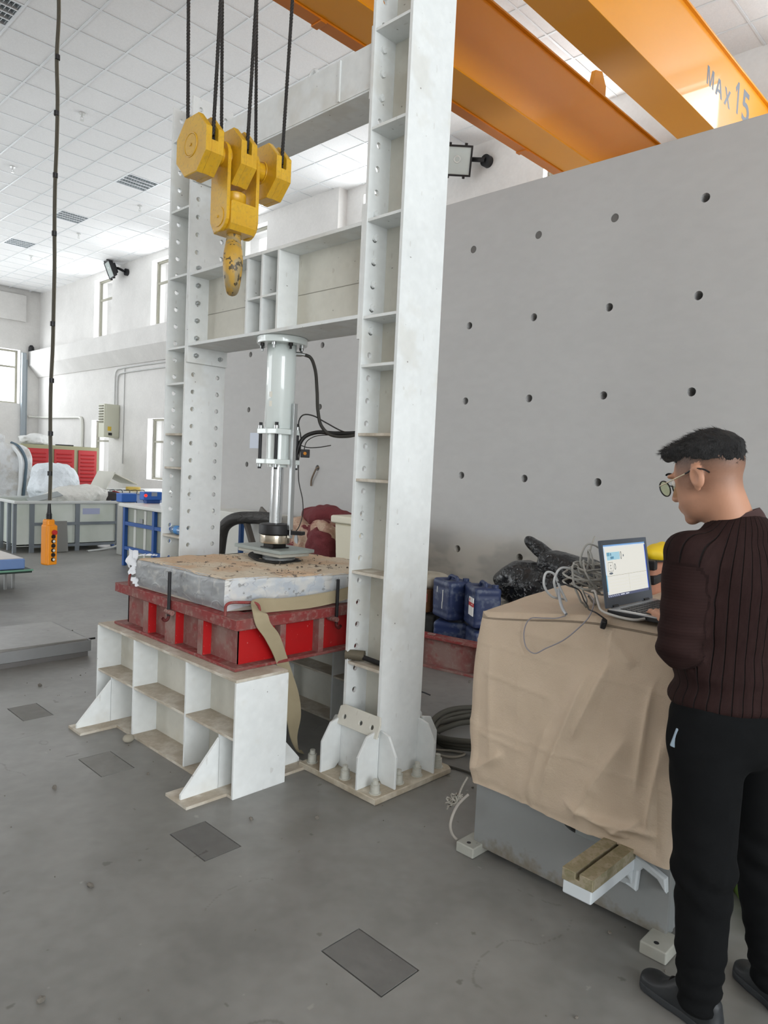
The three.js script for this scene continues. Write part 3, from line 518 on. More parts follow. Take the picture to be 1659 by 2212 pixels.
{ // cross girder between the columns, with end plates, flanges, stiffeners and bolts
  const zl = -4.37, zr = -2.68, y0 = 2.355, y1 = 2.84, e = 0.022;
  const t = thing('cross_girder', 'deep white steel girder bolted between the two columns, carrying the hydraulic jack', 'steel girder', [CX, y0, -3.525]);
  part(t, 'web', bx(CX - 0.008, CX + 0.008, y0 + 0.02, y1 - 0.02, zl + e, zr - e), mSteelWeb);
  part(t, 'top_flange', bx(CL, CR, y1 - 0.02, y1, zl + e, zr - e, 0.002), mSteel);
  part(t, 'bottom_flange', bx(CL, CR, y0, y0 + 0.02, zl + e, zr - e, 0.002), mSteel);
  part(t, 'end_plate', bx(CL, CR, 2.25, 2.925, zl, zl + e, 0.003), mSteel);
  part(t, 'end_plate', bx(CL, CR, 2.25, 2.925, zr - e, zr, 0.003), mSteel);
  for (const z of [-3.69, -3.54, -3.385]) for (const s of [-1, 1]) part(t, 'stiffener', s < 0 ? bx(CL + 0.001, CX - 0.008, y0 + 0.02, y1 - 0.02, z - 0.009, z + 0.009, 0.002) : bx(CX + 0.008, CR, y0 + 0.02, y1 - 0.02, z - 0.009, z + 0.009, 0.002), mSteel);
  for (const [a, b] of [[-3.681, -3.549], [-3.531, -3.394]]) part(t, 'cross_stiffener', bx(CL + 0.001, CX - 0.008, 2.568, 2.582, a, b, 0.002), mSteel);
  for (const s of [-1, 1]) part(t, 'weld_seam', s < 0 ? bx(CX - 0.0095, CX - 0.008, 2.585, 2.589, zl + e, -3.7) : bx(CX - 0.0095, CX - 0.008, 2.585, 2.589, -3.37, zr - e), mFrame);
  part(t, 'lifting_eye', at(new THREE.TorusGeometry(0.027, 0.009, 8, 20), CX, 2.86, -3.35, 0, PI / 2 - 0.3, 0), mSteel);
  for (const z of [zl + e, zr - e]) for (let k = 0; k < 6; k++) for (const x of [CL + 0.06, CR - 0.06]) {
    const y = 2.881 - k * 0.1163, dir = V(0, 0, z < -3.5 ? 1 : -1); if (k === 5 && z > -3.5) { /* lowest pair stays */ }
    part(t, 'nut', hexBolt(V(x, y, z), dir, 0.017, 0.014, 0.014), mZinc);
    part(t, 'bolt_head', hexBolt(V(x, y, z < -3.5 ? -4.388 : -2.662), V(0, 0, z < -3.5 ? -1 : 1), 0.019, 0.012), mSteel);
  }
}
{ // beam across the top
  const y0 = 3.5, y1 = 3.735, zl = -4.37, zr = -2.68, e = 0.02;
  const t = thing('top_beam', 'shallower white steel beam across the top of the loading frame', 'steel beam', [CX, y0, -3.525]);
  part(t, 'web', bx(CX - 0.006, CX + 0.006, y0 + 0.016, y1 - 0.016, zl + e, zr - e), mSteel);
  part(t, 'top_flange', bx(2.56, 2.795, y1 - 0.016, y1, zl + e, zr - e, 0.002), mSteel);
  part(t, 'bottom_flange', bx(2.56, 2.795, y0, y0 + 0.016, zl + e, zr - e, 0.002), mSteel);
  part(t, 'channel_side', bx(2.556, 2.566, y0 + 0.01, y1 - 0.01, zl + e, zr - e), mSteel);
  for (const z of [zl, zr - e]) part(t, 'end_plate', bx(CL + 0.01, CR - 0.01, y0 - 0.06, y1 + 0.06, z, z + e, 0.003), mSteel);
  for (const z of [-4.05, -2.95]) part(t, 'rib', bx(2.546, 2.556, y0 + 0.012, y1 - 0.012, z - 0.006, z + 0.006), mSteel);
  part(t, 'lifting_loop', tube([V(CX, y1, -3.36), V(CX, y1 + 0.08, -3.36), V(CX, y1 + 0.11, -3.335), V(CX, y1 + 0.115, -3.31), V(CX, y1 + 0.1, -3.29), V(CX, y1 + 0.05, -3.285), V(CX, y1, -3.285)], 0.011, 30, 8), mSteel);
  for (let k = 0; k < 3; k++) for (const x of [CL + 0.06, CR - 0.06]) part(t, 'bolt_head', hexBolt(V(x, 3.685 - k * 0.1163, -2.662), V(0, 0, 1), 0.019, 0.012), mSteel);
}
{ // hook block
  const yc = 3.3, zc = -3.59, t = thing('hook_block', 'scuffed yellow crane hook block with three pulley housings hanging in front of the girder', 'crane hook', [2.36, 2.556, zc]);
  const oct = r => Array.from({ length: 8 }, (_, i) => { const a = PI / 8 + i * PI / 4; return [Math.cos(a) * r, Math.sin(a) * r]; });
  const half = [[2.065, 2.175], [2.286, 2.391], [2.526, 2.632]];
  const mDark = M(0x1b1814, { roughness: 0.8 });
  for (const [a, b] of half) {
    const R8 = 0.168;
    // two cheeks and a filler band that leaves a slot where the ropes enter
    const w = b - a, ch = 0.036;
    const h = part(t, 'pulley_housing', mg(ext(oct(R8), ch, [V(0, 0, 1), AX.y, AX.x], V(a, yc, zc), { bev: 0.004 }), ext(oct(R8), ch, [V(0, 0, 1), AX.y, AX.x], V(b - ch, yc, zc), { bev: 0.004 }),
      ext(bandOutline(R8 * 0.985), w - 2 * ch + 0.002, [V(0, 0, 1), AX.y, AX.x], V(a + ch - 0.001, yc, zc))), mYellow);
    part(h, 'sheave', cyl(V(a + ch, yc, zc), V(b - ch, yc, zc), 0.122, 0.122, 28), mDark);
    part(h, 'cap', mg(at(new THREE.TorusGeometry(0.062, 0.004, 6, 32), a - 0.001, yc, zc, 0, PI / 2, 0), cyl(V(a - 0.003, yc, zc), V(a, yc, zc), 0.056, 0.058, 28), cyl(V(a - 0.008, yc, zc), V(a - 0.006, yc, zc), 0.01, 0.01, 6)), mYellow);
  }
  part(t, 'axle', mg(cyl(V(2.1, yc, zc), V(2.6, yc, zc), 0.052, 0.052, 28)), mYellow);
  const stad = (z0, y0, y1, r) => { const p = []; for (let i = 0; i <= 10; i++) { const a = PI * i / 10; p.push([Math.cos(a) * r, y1 + Math.sin(a) * r]); } for (let i = 0; i <= 10; i++) { const a = PI + PI * i / 10; p.push([Math.cos(a) * r, y0 + Math.sin(a) * r]); } return p; };
  for (const x of [2.248, 2.44]) { const sp = part(t, 'side_plate', ext(stad(0, 2.972, yc, 0.085), 0.022, [AX.z, AX.y, AX.x], V(x, 0, zc), { bev: 0.003 }), mYellow); part(sp, 'trunnion_cap', mg(cyl(V(x - 0.004, 2.97, zc), V(x + 0.026, 2.97, zc), 0.056, 0.056, 28), cyl(V(x - 0.009, 2.97, zc), V(x + 0.031, 2.97, zc), 0.008, 0.008, 6)), mYellow); }
  part(t, 'crosshead', ext([[-0.08, 2.895], [0.08, 2.895], [0.1, 2.925], [0.1, 3.05], [-0.1, 3.05], [-0.1, 2.925]], 0.17, [AX.z, AX.y, AX.x], V(2.27, 0, zc), { bev: 0.005 }), mYellow);
  part(t, 'hook_nut', lathe([[0, 3.05], [0.062, 3.05], [0.062, 3.118], [0.056, 3.125], [0, 3.125]], 32).translate(2.355, 0, zc), mYellow);
  // the hook itself, its plane along the line of sight
  const dir = V(0.55, 0, -0.835), nrm = V(0.835, 0, 0.55), o = V(2.355, 0, zc), pts = [], rad_ = [];
  const path = [[0, 2.91, 0.043], [0, 2.87, 0.045], [-0.01, 2.83, 0.05], [-0.05, 2.78, 0.056], [-0.085, 2.73, 0.058], [-0.088, 2.67, 0.056], [-0.055, 2.6, 0.046], [0.0, 2.58, 0.037], [0.05, 2.605, 0.033], [0.085, 2.66, 0.028], [0.1, 2.71, 0.018], [0.11, 2.745, 0.008]];
  const cv = new THREE.CatmullRomCurve3(path.map(p => V(p[0], p[1], p[2])));
  part(t, 'hook', sheet((s, q) => {
    const p = cv.getPoint(s), tg = cv.getTangent(s), r = p.z, a = q * 2 * PI, n2 = V(-tg.y, tg.x, 0).normalize();
    const u = p.x + n2.x * Math.cos(a) * r * 0.8, y = p.y + n2.y * Math.cos(a) * r * 0.8, w = Math.sin(a) * r * 0.95;
    return [o.x + dir.x * u + nrm.x * w, y, o.z + dir.z * u + nrm.z * w, q * 0.25, s * 0.5];
  }, 60, 24), memo.hook ??= MP(0xffffff, { map: T.hook, roughness: 0.45 }));
  // it hangs clear of the girder and the top beam
  t.traverse(m => { if (m.isMesh) m.geometry.scale(0.93, 0.93, 0.93); }); t.position.set(2.195, 2.489, -3.339);
}
function bandOutline(R) {
  const c = Math.cos(PI / 8) * R, s = Math.sin(PI / 8) * R, d = 0.05;   // octagon ring closed below and on top, slots at the upper front and back
  return [[s, -c], [c, -s], [c, 0.0], [c - d, 0.0], [c - d, -s * 0.8], [s * 0.8, -c + d], [-s * 0.8, -c + d], [-c + d, -s * 0.8], [-c + d, 0.0], [-c, 0.0], [-c, -s], [-s, -c]];
}
{ // six wire ropes from the trolley to the pulleys
  const rope = (a, b) => { const L = a.distanceTo(b), d = b.clone().sub(a).normalize(), x = V(1, 0, 0).cross(d).normalize(), y = d.clone().cross(x), list = []; for (let k = 0; k < 4; k++) { const pts = [], n = Math.ceil(L / 0.016); for (let i = 0; i <= n; i++) { const s = i / n, an = s * L / 0.07 * 2 * PI + k * PI / 2; pts.push(a.clone().addScaledVector(d, s * L).addScaledVector(x, Math.cos(an) * 0.0052).addScaledVector(y, Math.sin(an) * 0.0052)); } list.push(tubeLin(pts, 0.0054, 5)); } return mg(list); };
  const names = ['left pulley, far side', 'left pulley, near side', 'middle pulley, far side', 'middle pulley, near side', 'right pulley, far side', 'right pulley, near side'];
  let n = 0;
  for (const x of [1.972, 2.175, 2.3985]) for (const s of [-1, 1]) { const zb = -3.339 + s * 0.12; single('wire_rope', `black steel wire rope running up from the hook block's ${names[n++]}`, 'rope', rope(V(x, 3.21, zb), V(x, 6.12, -3.34 + s * 0.262)), mRope, [x, 3.21, zb], 'hoist ropes of the crane hook'); }
}
function tubeLin(pts, r, seg) {   // straight-sided tube through many points
  const pos = [], ind = []; const n = pts.length;
  for (let i = 0; i < n; i++) { const d = pts[Math.min(i + 1, n - 1)].clone().sub(pts[Math.max(i - 1, 0)]).normalize(), ref = Math.abs(d.y) > 0.9 ? V(1, 0, 0) : V(0, 1, 0), x = ref.cross(d).normalize(), y = d.clone().cross(x); for (let k = 0; k < seg; k++) { const a = 2 * PI * k / seg, p = pts[i].clone().addScaledVector(x, Math.cos(a) * r).addScaledVector(y, Math.sin(a) * r); pos.push(p.x, p.y, p.z); } }
  for (let i = 0; i + 1 < n; i++) for (let k = 0; k < seg; k++) { const a = i * seg + k, b = i * seg + (k + 1) % seg; ind.push(a, b, b + seg, a, b + seg, a + seg); }
  const g = new THREE.BufferGeometry(); g.setAttribute('position', new THREE.Float32BufferAttribute(pos, 3)); g.setAttribute('uv', new THREE.Float32BufferAttribute(new Float32Array(n * seg * 2), 2)); g.setIndex(ind); g.computeVertexNormals(); return flat(g);
}
{ // pendant control on its cable
  const z = -4.65, rnd = rng(5);
  const cab = [V(1.757, 1.17, z), V(1.757, 1.3, z)]; for (let y = 1.5; y < 4.95; y += 0.25) cab.push(V(1.755 + (rnd() - 0.5) * 0.012, y, z + (rnd() - 0.5) * 0.012)); cab.push(V(1.755, 5.0, z + 0.1));
  const c = thing('pendant_cable', 'long thin hanging cable of the crane control, knotted with tape at intervals', 'cable', [1.757, 1.27, z]);
  part(c, 'cable', tube(cab.slice(1), 0.0085, 90, 7), M(0x4a463c, { roughness: 0.8 }));
  part(c, 'steel_strand', tube(cab.slice(1).map(p => p.clone().add(V(0.01, 0, 0.004))), 0.0035, 80, 5), M(0x6b6658, { roughness: 0.6 }));
  for (const y of [1.47, 1.72, 2.05, 2.4, 2.95, 3.3, 3.67, 4.0]) part(c, 'tape_wrap', cyl(V(1.757, y - 0.014, z), V(1.757, y + 0.014, z), 0.015, 0.015, 9), mBlack);
  const t = thing('pendant_control', 'orange hanging crane control box with a red stop button and a row of round buttons', 'crane control', [1.757, 0.89, z]);
  t.rotation.y = rad(18);
  const o = { local: true }, mOr = MP(0xe08a1a, { roughness: 0.45 });
  const body = (w, d, h, y) => at(new RoundedBoxGeometry(w, h, d, 3, 0.014), 0, y, 0);
  part(t, 'case', mg(body(0.074, 0.062, 0.26, 0.13), at(new RoundedBoxGeometry(0.058, 0.06, 0.056, 3, 0.014), 0, 0.262, -0.002)), mOr, o);
  part(t, 'front_cover', at(new RoundedBoxGeometry(0.066, 0.25, 0.016, 2, 0.006), 0, 0.128, 0.033), mOr, o);
  part(t, 'boot', mg(cyl(V(0, 0.285, 0), V(0, 0.33, 0), 0.016, 0.015, 16), cyl(V(0, 0.33, 0), V(0, 0.39, 0), 0.013, 0.009, 16), ...[0.29, 0.3, 0.31, 0.32].map(y => at(new THREE.TorusGeometry(0.016, 0.003, 6, 18), 0, y, 0, PI / 2, 0, 0))), mBlack, o);
  part(t, 'stop_button', mg(cyl(V(0, 0.21, 0.04), V(0, 0.21, 0.052), 0.011, 0.011, 14), cyl(V(0, 0.21, 0.052), V(0, 0.21, 0.064), 0.017, 0.014, 20)), M(0xb32a26, { roughness: 0.4 }), { local: true, label: 'red mushroom stop button' });
  for (let k = 0; k < 6; k++) { const y = 0.183 - k * 0.029, b = part(t, 'push_button', mg(cyl(V(0, y, 0.04), V(0, y, 0.049), 0.0135, 0.0125, 20)), mBlack, o); part(b, 'button_face', cyl(V(0, y, 0.046), V(0, y, 0.052), 0.0085, 0.008, 16), k % 2 ? M(0xd9d6cc, { roughness: 0.4 }) : M(0x222224, { roughness: 0.4 }), o); }
}
{ // hydraulic jack hung under the girder
  const x = CX, z = -3.52, t = thing('hydraulic_jack', 'tall white hydraulic jack hanging from the girder, its steel rod pressing on the block', 'hydraulic jack', [x, 1.083, z]);
  part(t, 'mounting_flange', lathe([[0, 2.312], [0.148, 2.312], [0.152, 2.316], [0.152, 2.35], [0.149, 2.354], [0, 2.354]], 48).translate(x, 0, z), mWhitePaint);
  for (let k = 0; k < 8; k++) { const a = k * PI / 4 + 0.25, p = V(x + Math.cos(a) * 0.128, 2.312, z + Math.sin(a) * 0.128); part(t, 'flange_nut', hexBolt(p, V(0, -1, 0), 0.0135, 0.016, 0.018), k % 2 ? mZinc : mDarkSteel); }
  part(t, 'barrel', lathe([[0, 1.81], [0.0885, 1.81], [0.0885, 2.2], [0.0878, 2.203], [0.0885, 2.206], [0.0885, 2.225], [0.0878, 2.228], [0.0885, 2.231], [0.0885, 2.312], [0, 2.312]], 56).translate(x, 0, z), mWhitePaint);
  part(t, 'gland', cyl(V(x, 1.6, z), V(x, 1.8, z), 0.072, 0.072, 48), mWhitePaint);
  part(t, 'guide_plate', bx(x - 0.095, x + 0.095, 1.775, 1.808, z - 0.095, z + 0.095, 0.004), mWhitePaint);
  part(t, 'guide_plate', bx(x - 0.095, x + 0.095, 1.594, 1.625, z - 0.095, z + 0.095, 0.004), mWhitePaint);
  for (const a of [-1, 1]) for (const b of [-1, 1]) { const p = V(x + a * 0.079, 0, z + b * 0.079), r = part(t, 'tie_rod', cyl(p.clone().setY(1.565), p.clone().setY(1.845), 0.0105, 0.0105, 14), mBlack); part(r, 'nut', mg(hexBolt(p.clone().setY(1.808), V(0, 1, 0), 0.016, 0.018), hexBolt(p.clone().setY(1.594), V(0, -1, 0), 0.016, 0.018)), mZinc); }
  part(t, 'piston_rod', cyl(V(x, 1.2, z), V(x, 1.62, z), 0.0385, 0.0385, 40), mChrome);
  part(t, 'lower_gland', cyl(V(x, 1.578, z), V(x, 1.6, z), 0.06, 0.06, 32), mWhitePaint);
  part(t, 'collar', mg(lathe([[0.03, 1.168], [0.098, 1.168], [0.1, 1.172], [0.1, 1.222], [0.093, 1.23], [0.05, 1.236], [0.03, 1.236]], 48).translate(x, 0, z), bxo(0.2, 0.022, 0.05, V(x + 0.045, 1.182, z + 0.075), 0, -1.1, 0, 0.004)), mBlack);
  part(t, 'load_cell', lathe([[0, 1.112], [0.088, 1.112], [0.092, 1.116], [0.092, 1.162], [0.088, 1.168], [0, 1.168]], 48).translate(x, 0, z), M(0xc9bfae, { metalness: 1, roughness: 0.2 }));
  part(t, 'bearing_block', mg(bx(x - 0.05, x + 0.05, 1.083, 1.112, z - 0.05, z + 0.05, 0.005), bx(x - 0.065, x + 0.065, 1.083, 1.089, z - 0.06, z + 0.06, 0.002)), mDarkSteel);
  const px = x + 0.03, pz = z + 0.106;
  part(t, 'position_sensor', mg(bx(px - 0.0145, px + 0.0145, 1.2, 1.963, pz - 0.012, pz + 0.012, 0.003), bx(px - 0.012, px + 0.012, 1.15, 1.17, pz - 0.012, pz + 0.012, 0.002)), mZinc);
  part(t, 'sensor_tip', cyl(V(px, 1.168, pz), V(px, 1.2, pz), 0.006, 0.006, 10), mChrome);
  part(t, 'hose_fitting', mg(cyl(V(x + 0.06, 2.265, z + 0.06), V(x + 0.085, 2.265, z + 0.085), 0.014, 0.014, 12), cyl(V(x + 0.085, 2.265, z + 0.085), V(x + 0.1, 2.262, z + 0.1), 0.011, 0.009, 6)), mZinc);
  for (const y of [2.01, 1.955]) part(t, 'rating_sticker', bxo(0.02, 0.033, 0.001, V(x - 0.0862, y, z + 0.021), 0, -1.33, 0), memo.st ??= M(0xe9e6da, { roughness: 0.5 }));
}
// ------------------------------------------------------------------ test bed: white stands, red frame, wrapped block
function makeStand() {   // open side to -x; web at the middle, flanges top and bottom, three bays
  const x0 = 1.907, x1 = 2.213, xm = 2.06, zs = [-2.765, -3.21, -3.777, -4.24], h = 0.576, e = 0.014;
  const t = thing('steel_stand', 'white steel stand of six open bays under the near side of the red frame', 'steel stand', [xm, 0, -3.5], 'white stands under the red frame');
  part(t, 'web', bx(xm - 0.006, xm + 0.006, e, h - e, zs[3], zs[0]), mSteelWeb);
  part(t, 'top_plate', bx(x0, x1, h - e, h, zs[3] - 0.004, zs[0] + 0.004, 0.002), memo.dustyWhite ??= M(0xffffff, { map: T.dust, roughness: 0.85 }));
  const ol = [[x0, -zs[0]]]; // bottom plate with a tongue under each brace
  ol.push([x0, 2.81], [x0 - 0.215, 2.81], [x0 - 0.215, 3.0], [x0, 3.0], [x0, 3.965], [x0 - 0.215, 3.965], [x0 - 0.215, 4.13], [x0, 4.13], [x0, 4.24], [x1, 4.24], [x1, 4.13], [x1 + 0.215, 4.13], [x1 + 0.215, 3.965], [x1, 3.965], [x1, 3.0], [x1 + 0.215, 3.0], [x1 + 0.215, 2.81], [x1, 2.81], [x1, -zs[0]]);
  part(t, 'bottom_plate', ext(ol, e, [AX.x, V(0, 0, -1), AX.y], V(0, 0, 0)), memo.dustyWhite);
  for (const s of [-1, 1]) for (let i = 0; i < 3; i++) part(t, 'shelf_plate', s < 0 ? bx(x0 + 0.001, xm - 0.006, 0.28, 0.293, zs[i + 1] + 0.007, zs[i] - 0.007, 0.001) : bx(xm + 0.006, x1, 0.28, 0.293, zs[i + 1] + 0.007, zs[i] - 0.007, 0.001), memo.dustyWhite);
  part(t, 'end_plate', bx(x0 - 0.002, x1 + 0.002, 0, h - e, zs[0] - 0.006, zs[0] + 0.008, 0.002), mSteel);
  part(t, 'end_plate', bx(x0 - 0.002, x1 + 0.002, 0, h - e, zs[3] - 0.008, zs[3] + 0.006, 0.002), mSteel);
  for (const z of [zs[1], zs[2]]) for (const s of [-1, 1]) part(t, 'partition', s < 0 ? bx(x0, xm - 0.006, e, h - e, z - 0.007, z + 0.007, 0.001) : bx(xm + 0.006, x1, e, h - e, z - 0.007, z + 0.007, 0.001), mSteel);
  for (const z of [-2.895, -4.06]) {
    part(t, 'brace', ext([[0, e], [0.2, e], [0.2, 0.035], [0, 0.262]], 0.014, [V(-1, 0, 0), AX.y, AX.z], V(x0 + 0.001, 0, z - 0.007)), mSteel);
    part(t, 'brace', ext([[0, e], [0.2, e], [0.2, 0.035], [0, 0.262]], 0.014, [AX.x, AX.y, AX.z], V(x1 - 0.001, 0, z - 0.007)), mSteel);
    part(t, 'inner_rib', bx(x0 + 0.004, xm - 0.006, e, 0.28, z - 0.006, z + 0.006), mSteel);
  }
  return t;
}
const stand = makeStand();
dup(stand, 'shadowed white steel stand under the far side of the red frame', [3.118, 0, -3.55]);
{ // red frame of I-beams
  const x0 = 1.972, x1 = 3.385, z0 = -4.165, z1 = -2.872, y0 = 0.577, y1 = 0.832, fw = 0.14, t = thing('red_steel_frame', 'dusty red steel frame lying across the white stands under the wrapped block', 'steel frame', [2.68, y0, -3.52]);
  const ring = (a, b, c, d, i, y, h, bev) => ext(rect(a, b, -d, -c), h, [AX.x, V(0, 0, -1), AX.y], V(0, y, 0), { holes: [rect(a + i, b - i, -d + i, -c - i)], bev });
  part(t, 'top_flange', ring(x0, x1, z0, z1, fw, y1 - 0.055, 0.055, 0.003), mRedFlange());
  part(t, 'bottom_flange', ring(x0, x1, z0, z1, fw, y0, 0.016, 0.002), mRedFlange());
  const w = 0.058, yb = y0 + 0.016, yt = y1 - 0.055;
  part(t, 'web', bx(x0 + w, x0 + w + 0.012, yb, yt, z0 + w, z1 - w), mRedDust);
  part(t, 'web', bx(x1 - w - 0.012, x1 - w, yb, yt, z0 + w, z1 - w), mRedDust);
  part(t, 'web', bx(x0 + w, x1 - w, yb, yt, z1 - w - 0.012, z1 - w + 0.001), mRed);
  part(t, 'web', bx(x0 + w, x1 - w, yb, yt, z0 + w, z0 + w + 0.012), mRedDust);
  for (const [z, b] of [[-3.79, 0.03], [-3.512, 0.055], [-3.205, 0.025]]) { part(t, 'stiffener', bx(x0 + 0.008, x0 + w, yb, yt, z - b, z + b - 0.002), mRedDust); part(t, 'stiffener_face', bx(x0 + 0.01, x0 + w, yb + 0.002, yt - 0.002, z + b - 0.002, z + b + 0.001), mRed); part(t, 'stiffener', bx(x1 - w, x1 - 0.008, yb, yt, z - b, z + b), mRedDust); }
  for (const x of [2.265, 2.525, 2.79, 3.08]) part(t, 'stiffener', mg(bx(x - 0.018, x + 0.018, yb, yt, z1 - w, z1 - 0.008)), mRedDust);
  // bent-rod handles at the corners
  const hd = (pts) => part(t, 'handle', tube(pts, 0.0075, 40, 8), mRedFlange());
  hd([V(1.985, 0.83, -2.99), V(1.985, 0.87, -2.99), V(1.985, 0.885, -2.985), V(1.998, 0.896, -2.98), V(2.09, 0.896, -2.945), V(2.115, 0.894, -2.93), V(2.128, 0.885, -2.915), V(2.13, 0.86, -2.905), V(2.13, 0.83, -2.905)]);
  hd([V(1.99, 0.83, -4.02), V(1.99, 0.88, -4.02), V(1.992, 0.905, -4.01), V(2.0, 0.925, -3.99), V(2.03, 0.935, -4.03), V(2.1, 0.93, -4.11), V(2.115, 0.91, -4.125), V(2.12, 0.83, -4.125)]);
  for (const p of [V(x0 - 0.001, y1 - 0.05, -3.49), V(2.61, y1 - 0.05, z1 + 0.001)]) part(t, 'hinge_lug', mg(cyl(p.clone().add(V(-0.012, -0.015, -0.035)), p.clone().add(V(-0.012, -0.015, 0.035)), 0.014, 0.014, 12)), mRedDust);
}
function mRedFlange() { return memo.rf ??= M(0xffffff, { map: tex(512, (u, v) => { const a = fbm(u, v, 5, 5, 301), b = fbm(u, v, 30, 4, 302); let c = mixc(hex(0x8a302f), hex(0x83504a), smooth(0.36, 0.66, a)); c = mixc(c, hex(0xa09085), smooth(0.5, 0.78, b) * 0.5); return c; }, { rep: 1 / 0.6 }), roughness: 0.75 }); }
{ // clamps
  [[V(1.962, 0, -3.5), V(1, 0, 0), 'black clamp rod standing against the left side of the wrapped block'], [V(2.614, 0, -2.86), V(0, 0, -1), 'black clamp rod standing against the right side of the wrapped block']].forEach(([p, d, l]) => {
    const t = thing('clamp_rod', l, 'clamp', [p.x, 0.74, p.z], 'clamp rods on the red frame');
    part(t, 'rod', cyl(p.clone().setY(0.745), p.clone().setY(0.985), 0.0095, 0.0095, 12), mBlack);
    part(t, 'hook', mg(tube([p.clone().setY(0.86), p.clone().setY(0.745), p.clone().addScaledVector(d, -0.004).setY(0.728), p.clone().addScaledVector(d, -0.02).setY(0.72), p.clone().addScaledVector(d, -0.036).setY(0.735)], 0.009, 24, 8)), memo.hk ??= M(0x5c1d1c, { roughness: 0.7 }));
  });
}
{ // the wrapped block
  const y0 = 0.834, y1 = 1.003, C = [[2.022, -3.06], [2.56, -2.945], [3.12, -2.845], [3.15, -3.4], [3.08, -3.85], [2.55, -3.93], [1.992, -3.955], [2.008, -3.5]];
  const t = thing('wrapped_block', 'thick square block wrapped in silver foil tape with a crumbly sand-coloured top, under the jack', 'test block', [2.55, y0, -3.4]);
  const loop = []; for (let i = 0; i < C.length; i++) { const a = C[i], b = C[(i + 1) % C.length], n = Math.max(2, Math.round(Math.hypot(a[0] - b[0], a[1] - b[1]) / 0.02)); for (let k = 0; k < n; k++) loop.push([lerp(a[0], b[0], k / n), lerp(a[1], b[1], k / n)]); }
  const L = loop.length, cx = 2.57, cz = -3.4;
  const wrap = (from, to) => sheet((s, q) => {
    const i = from + s * (to - from), k = Math.round(i) % L, p = loop[k], nx = p[0] - cx, nz = p[1] - cz, l = Math.hypot(nx, nz), sag = noise3(p[0] * 9, 0, p[1] * 9) * 0.01;
    const b = 0.003 * noise3(p[0] * 14, q * 5, p[1] * 14) + 0.0025 * noise3(p[0] * 40, q * 18, p[1] * 40) - 0.012 * smooth(0.25, 0, q) - 0.014 * smooth(0.88, 1, q) ** 2;
    const y = lerp(y0 + 0.006 + sag + 0.012 * smooth(0.3, 0.6, Math.sin(i * 0.09)), y1 + sag * 0.4, q);
    return [p[0] + nx / l * b, y, p[1] + nz / l * b, i * 0.02, q * 0.17];
  }, Math.round(to - from), 14);
  const iB = loop.findIndex(p => Math.hypot(p[0] - 2.022, p[1] + 3.06) < 1e-6), iC = loop.findIndex(p => Math.hypot(p[0] - 3.12, p[1] + 2.845) < 0.03);
  part(t, 'foil_wrap', wrap(iB, iC), memo.fw ??= MP(0xffffff, { map: T.foilWhite, bumpMap: T.foilBump, bumpScale: 0.004, roughness: 0.5, metalness: 0.05 }), { label: 'pale plaster-smeared tape on the near side' });
  part(t, 'foil_wrap', wrap(iC, L), memo.fg ??= MP(0xffffff, { map: T.foil, bumpMap: T.foilBump, bumpScale: 0.003, roughness: 0.5, metalness: 0.15 }), { label: 'grey silver tape' });
  part(t, 'crust', sheet((s, q) => { const k = Math.round(s * L) % L, p = loop[k], r = q ** 0.7, x = lerp(cx, p[0], r * 0.995), z = lerp(cz, p[1], r * 0.995); return [x, y1 + 0.002 + 0.005 * noise3(x * 10, 0, z * 10) + 0.003 * noise3(x * 45, 3, z * 45) - 0.008 * smooth(0.94, 1, q), z, x, z]; }, L, 46), memo.sand ??= M(0xffffff, { map: T.sand, roughness: 0.95 }));
  part(t, 'core', ext(C.map(([x, z]) => [lerp(cx, x, 0.97), -lerp(cz, z, 0.97)]), 0.16, [AX.x, V(0, 0, -1), AX.y], V(0, y0, 0)), M(0xb9b2a6, { roughness: 0.95 }));
  const cr = [], rnd = rng(9); for (let i = 0; i < 150; i++) { const a = rnd() * 2 * PI, r = Math.sqrt(rnd()), x = 2.6 + Math.cos(a) * r * 0.5, z = -3.42 + Math.sin(a) * r * 0.45, s = 0.002 + rnd() ** 3 * 0.007; cr.push(at(new THREE.IcosahedronGeometry(s, 0), x, y1 + 0.006, z, rnd() * 3, rnd() * 3, 0, V(1, 0.5, 1))); }
  const k = part(t, 'crumbs', uvm(mg(cr)), M(0x6b6055, { roughness: 1 })); k.userData.kind = 'stuff';
  const r2 = rng(12), mFl = M(0xe4e6ea, { roughness: 0.6, side: THREE.DoubleSide });
  [[1.98, 1.0, -3.965, 0.075, 1.2], [1.978, 0.93, -3.96, 0.05, 0.9], [2.03, 1.018, -3.965, 0.04, 0.2], [2.075, 1.017, -3.96, 0.035, 0.3], [1.972, 0.87, -3.92, 0.045, 1.0], [2.12, 1.014, -3.96, 0.03, 0.2]].forEach(([x, y, z, w, k], i) => part(t, 'foam_flake', sheet((p, q) => { const u = p - 0.5, v = q - 0.5, e = 1 - 0.35 * noise3(i * 7, p * 4, q * 4), n = noise3(p * 3 + i, q * 3, 5) * 0.3; return [x + w * (u * (1 - k * 0.5) * e + n * 0.5), y + w * (v * k * e + n * 0.3), z + w * (u * 0.7 * k + n * 0.4)]; }, 8, 8, 0.003), mFl, { label: 'white scrap of foam at the far left corner' }));
}
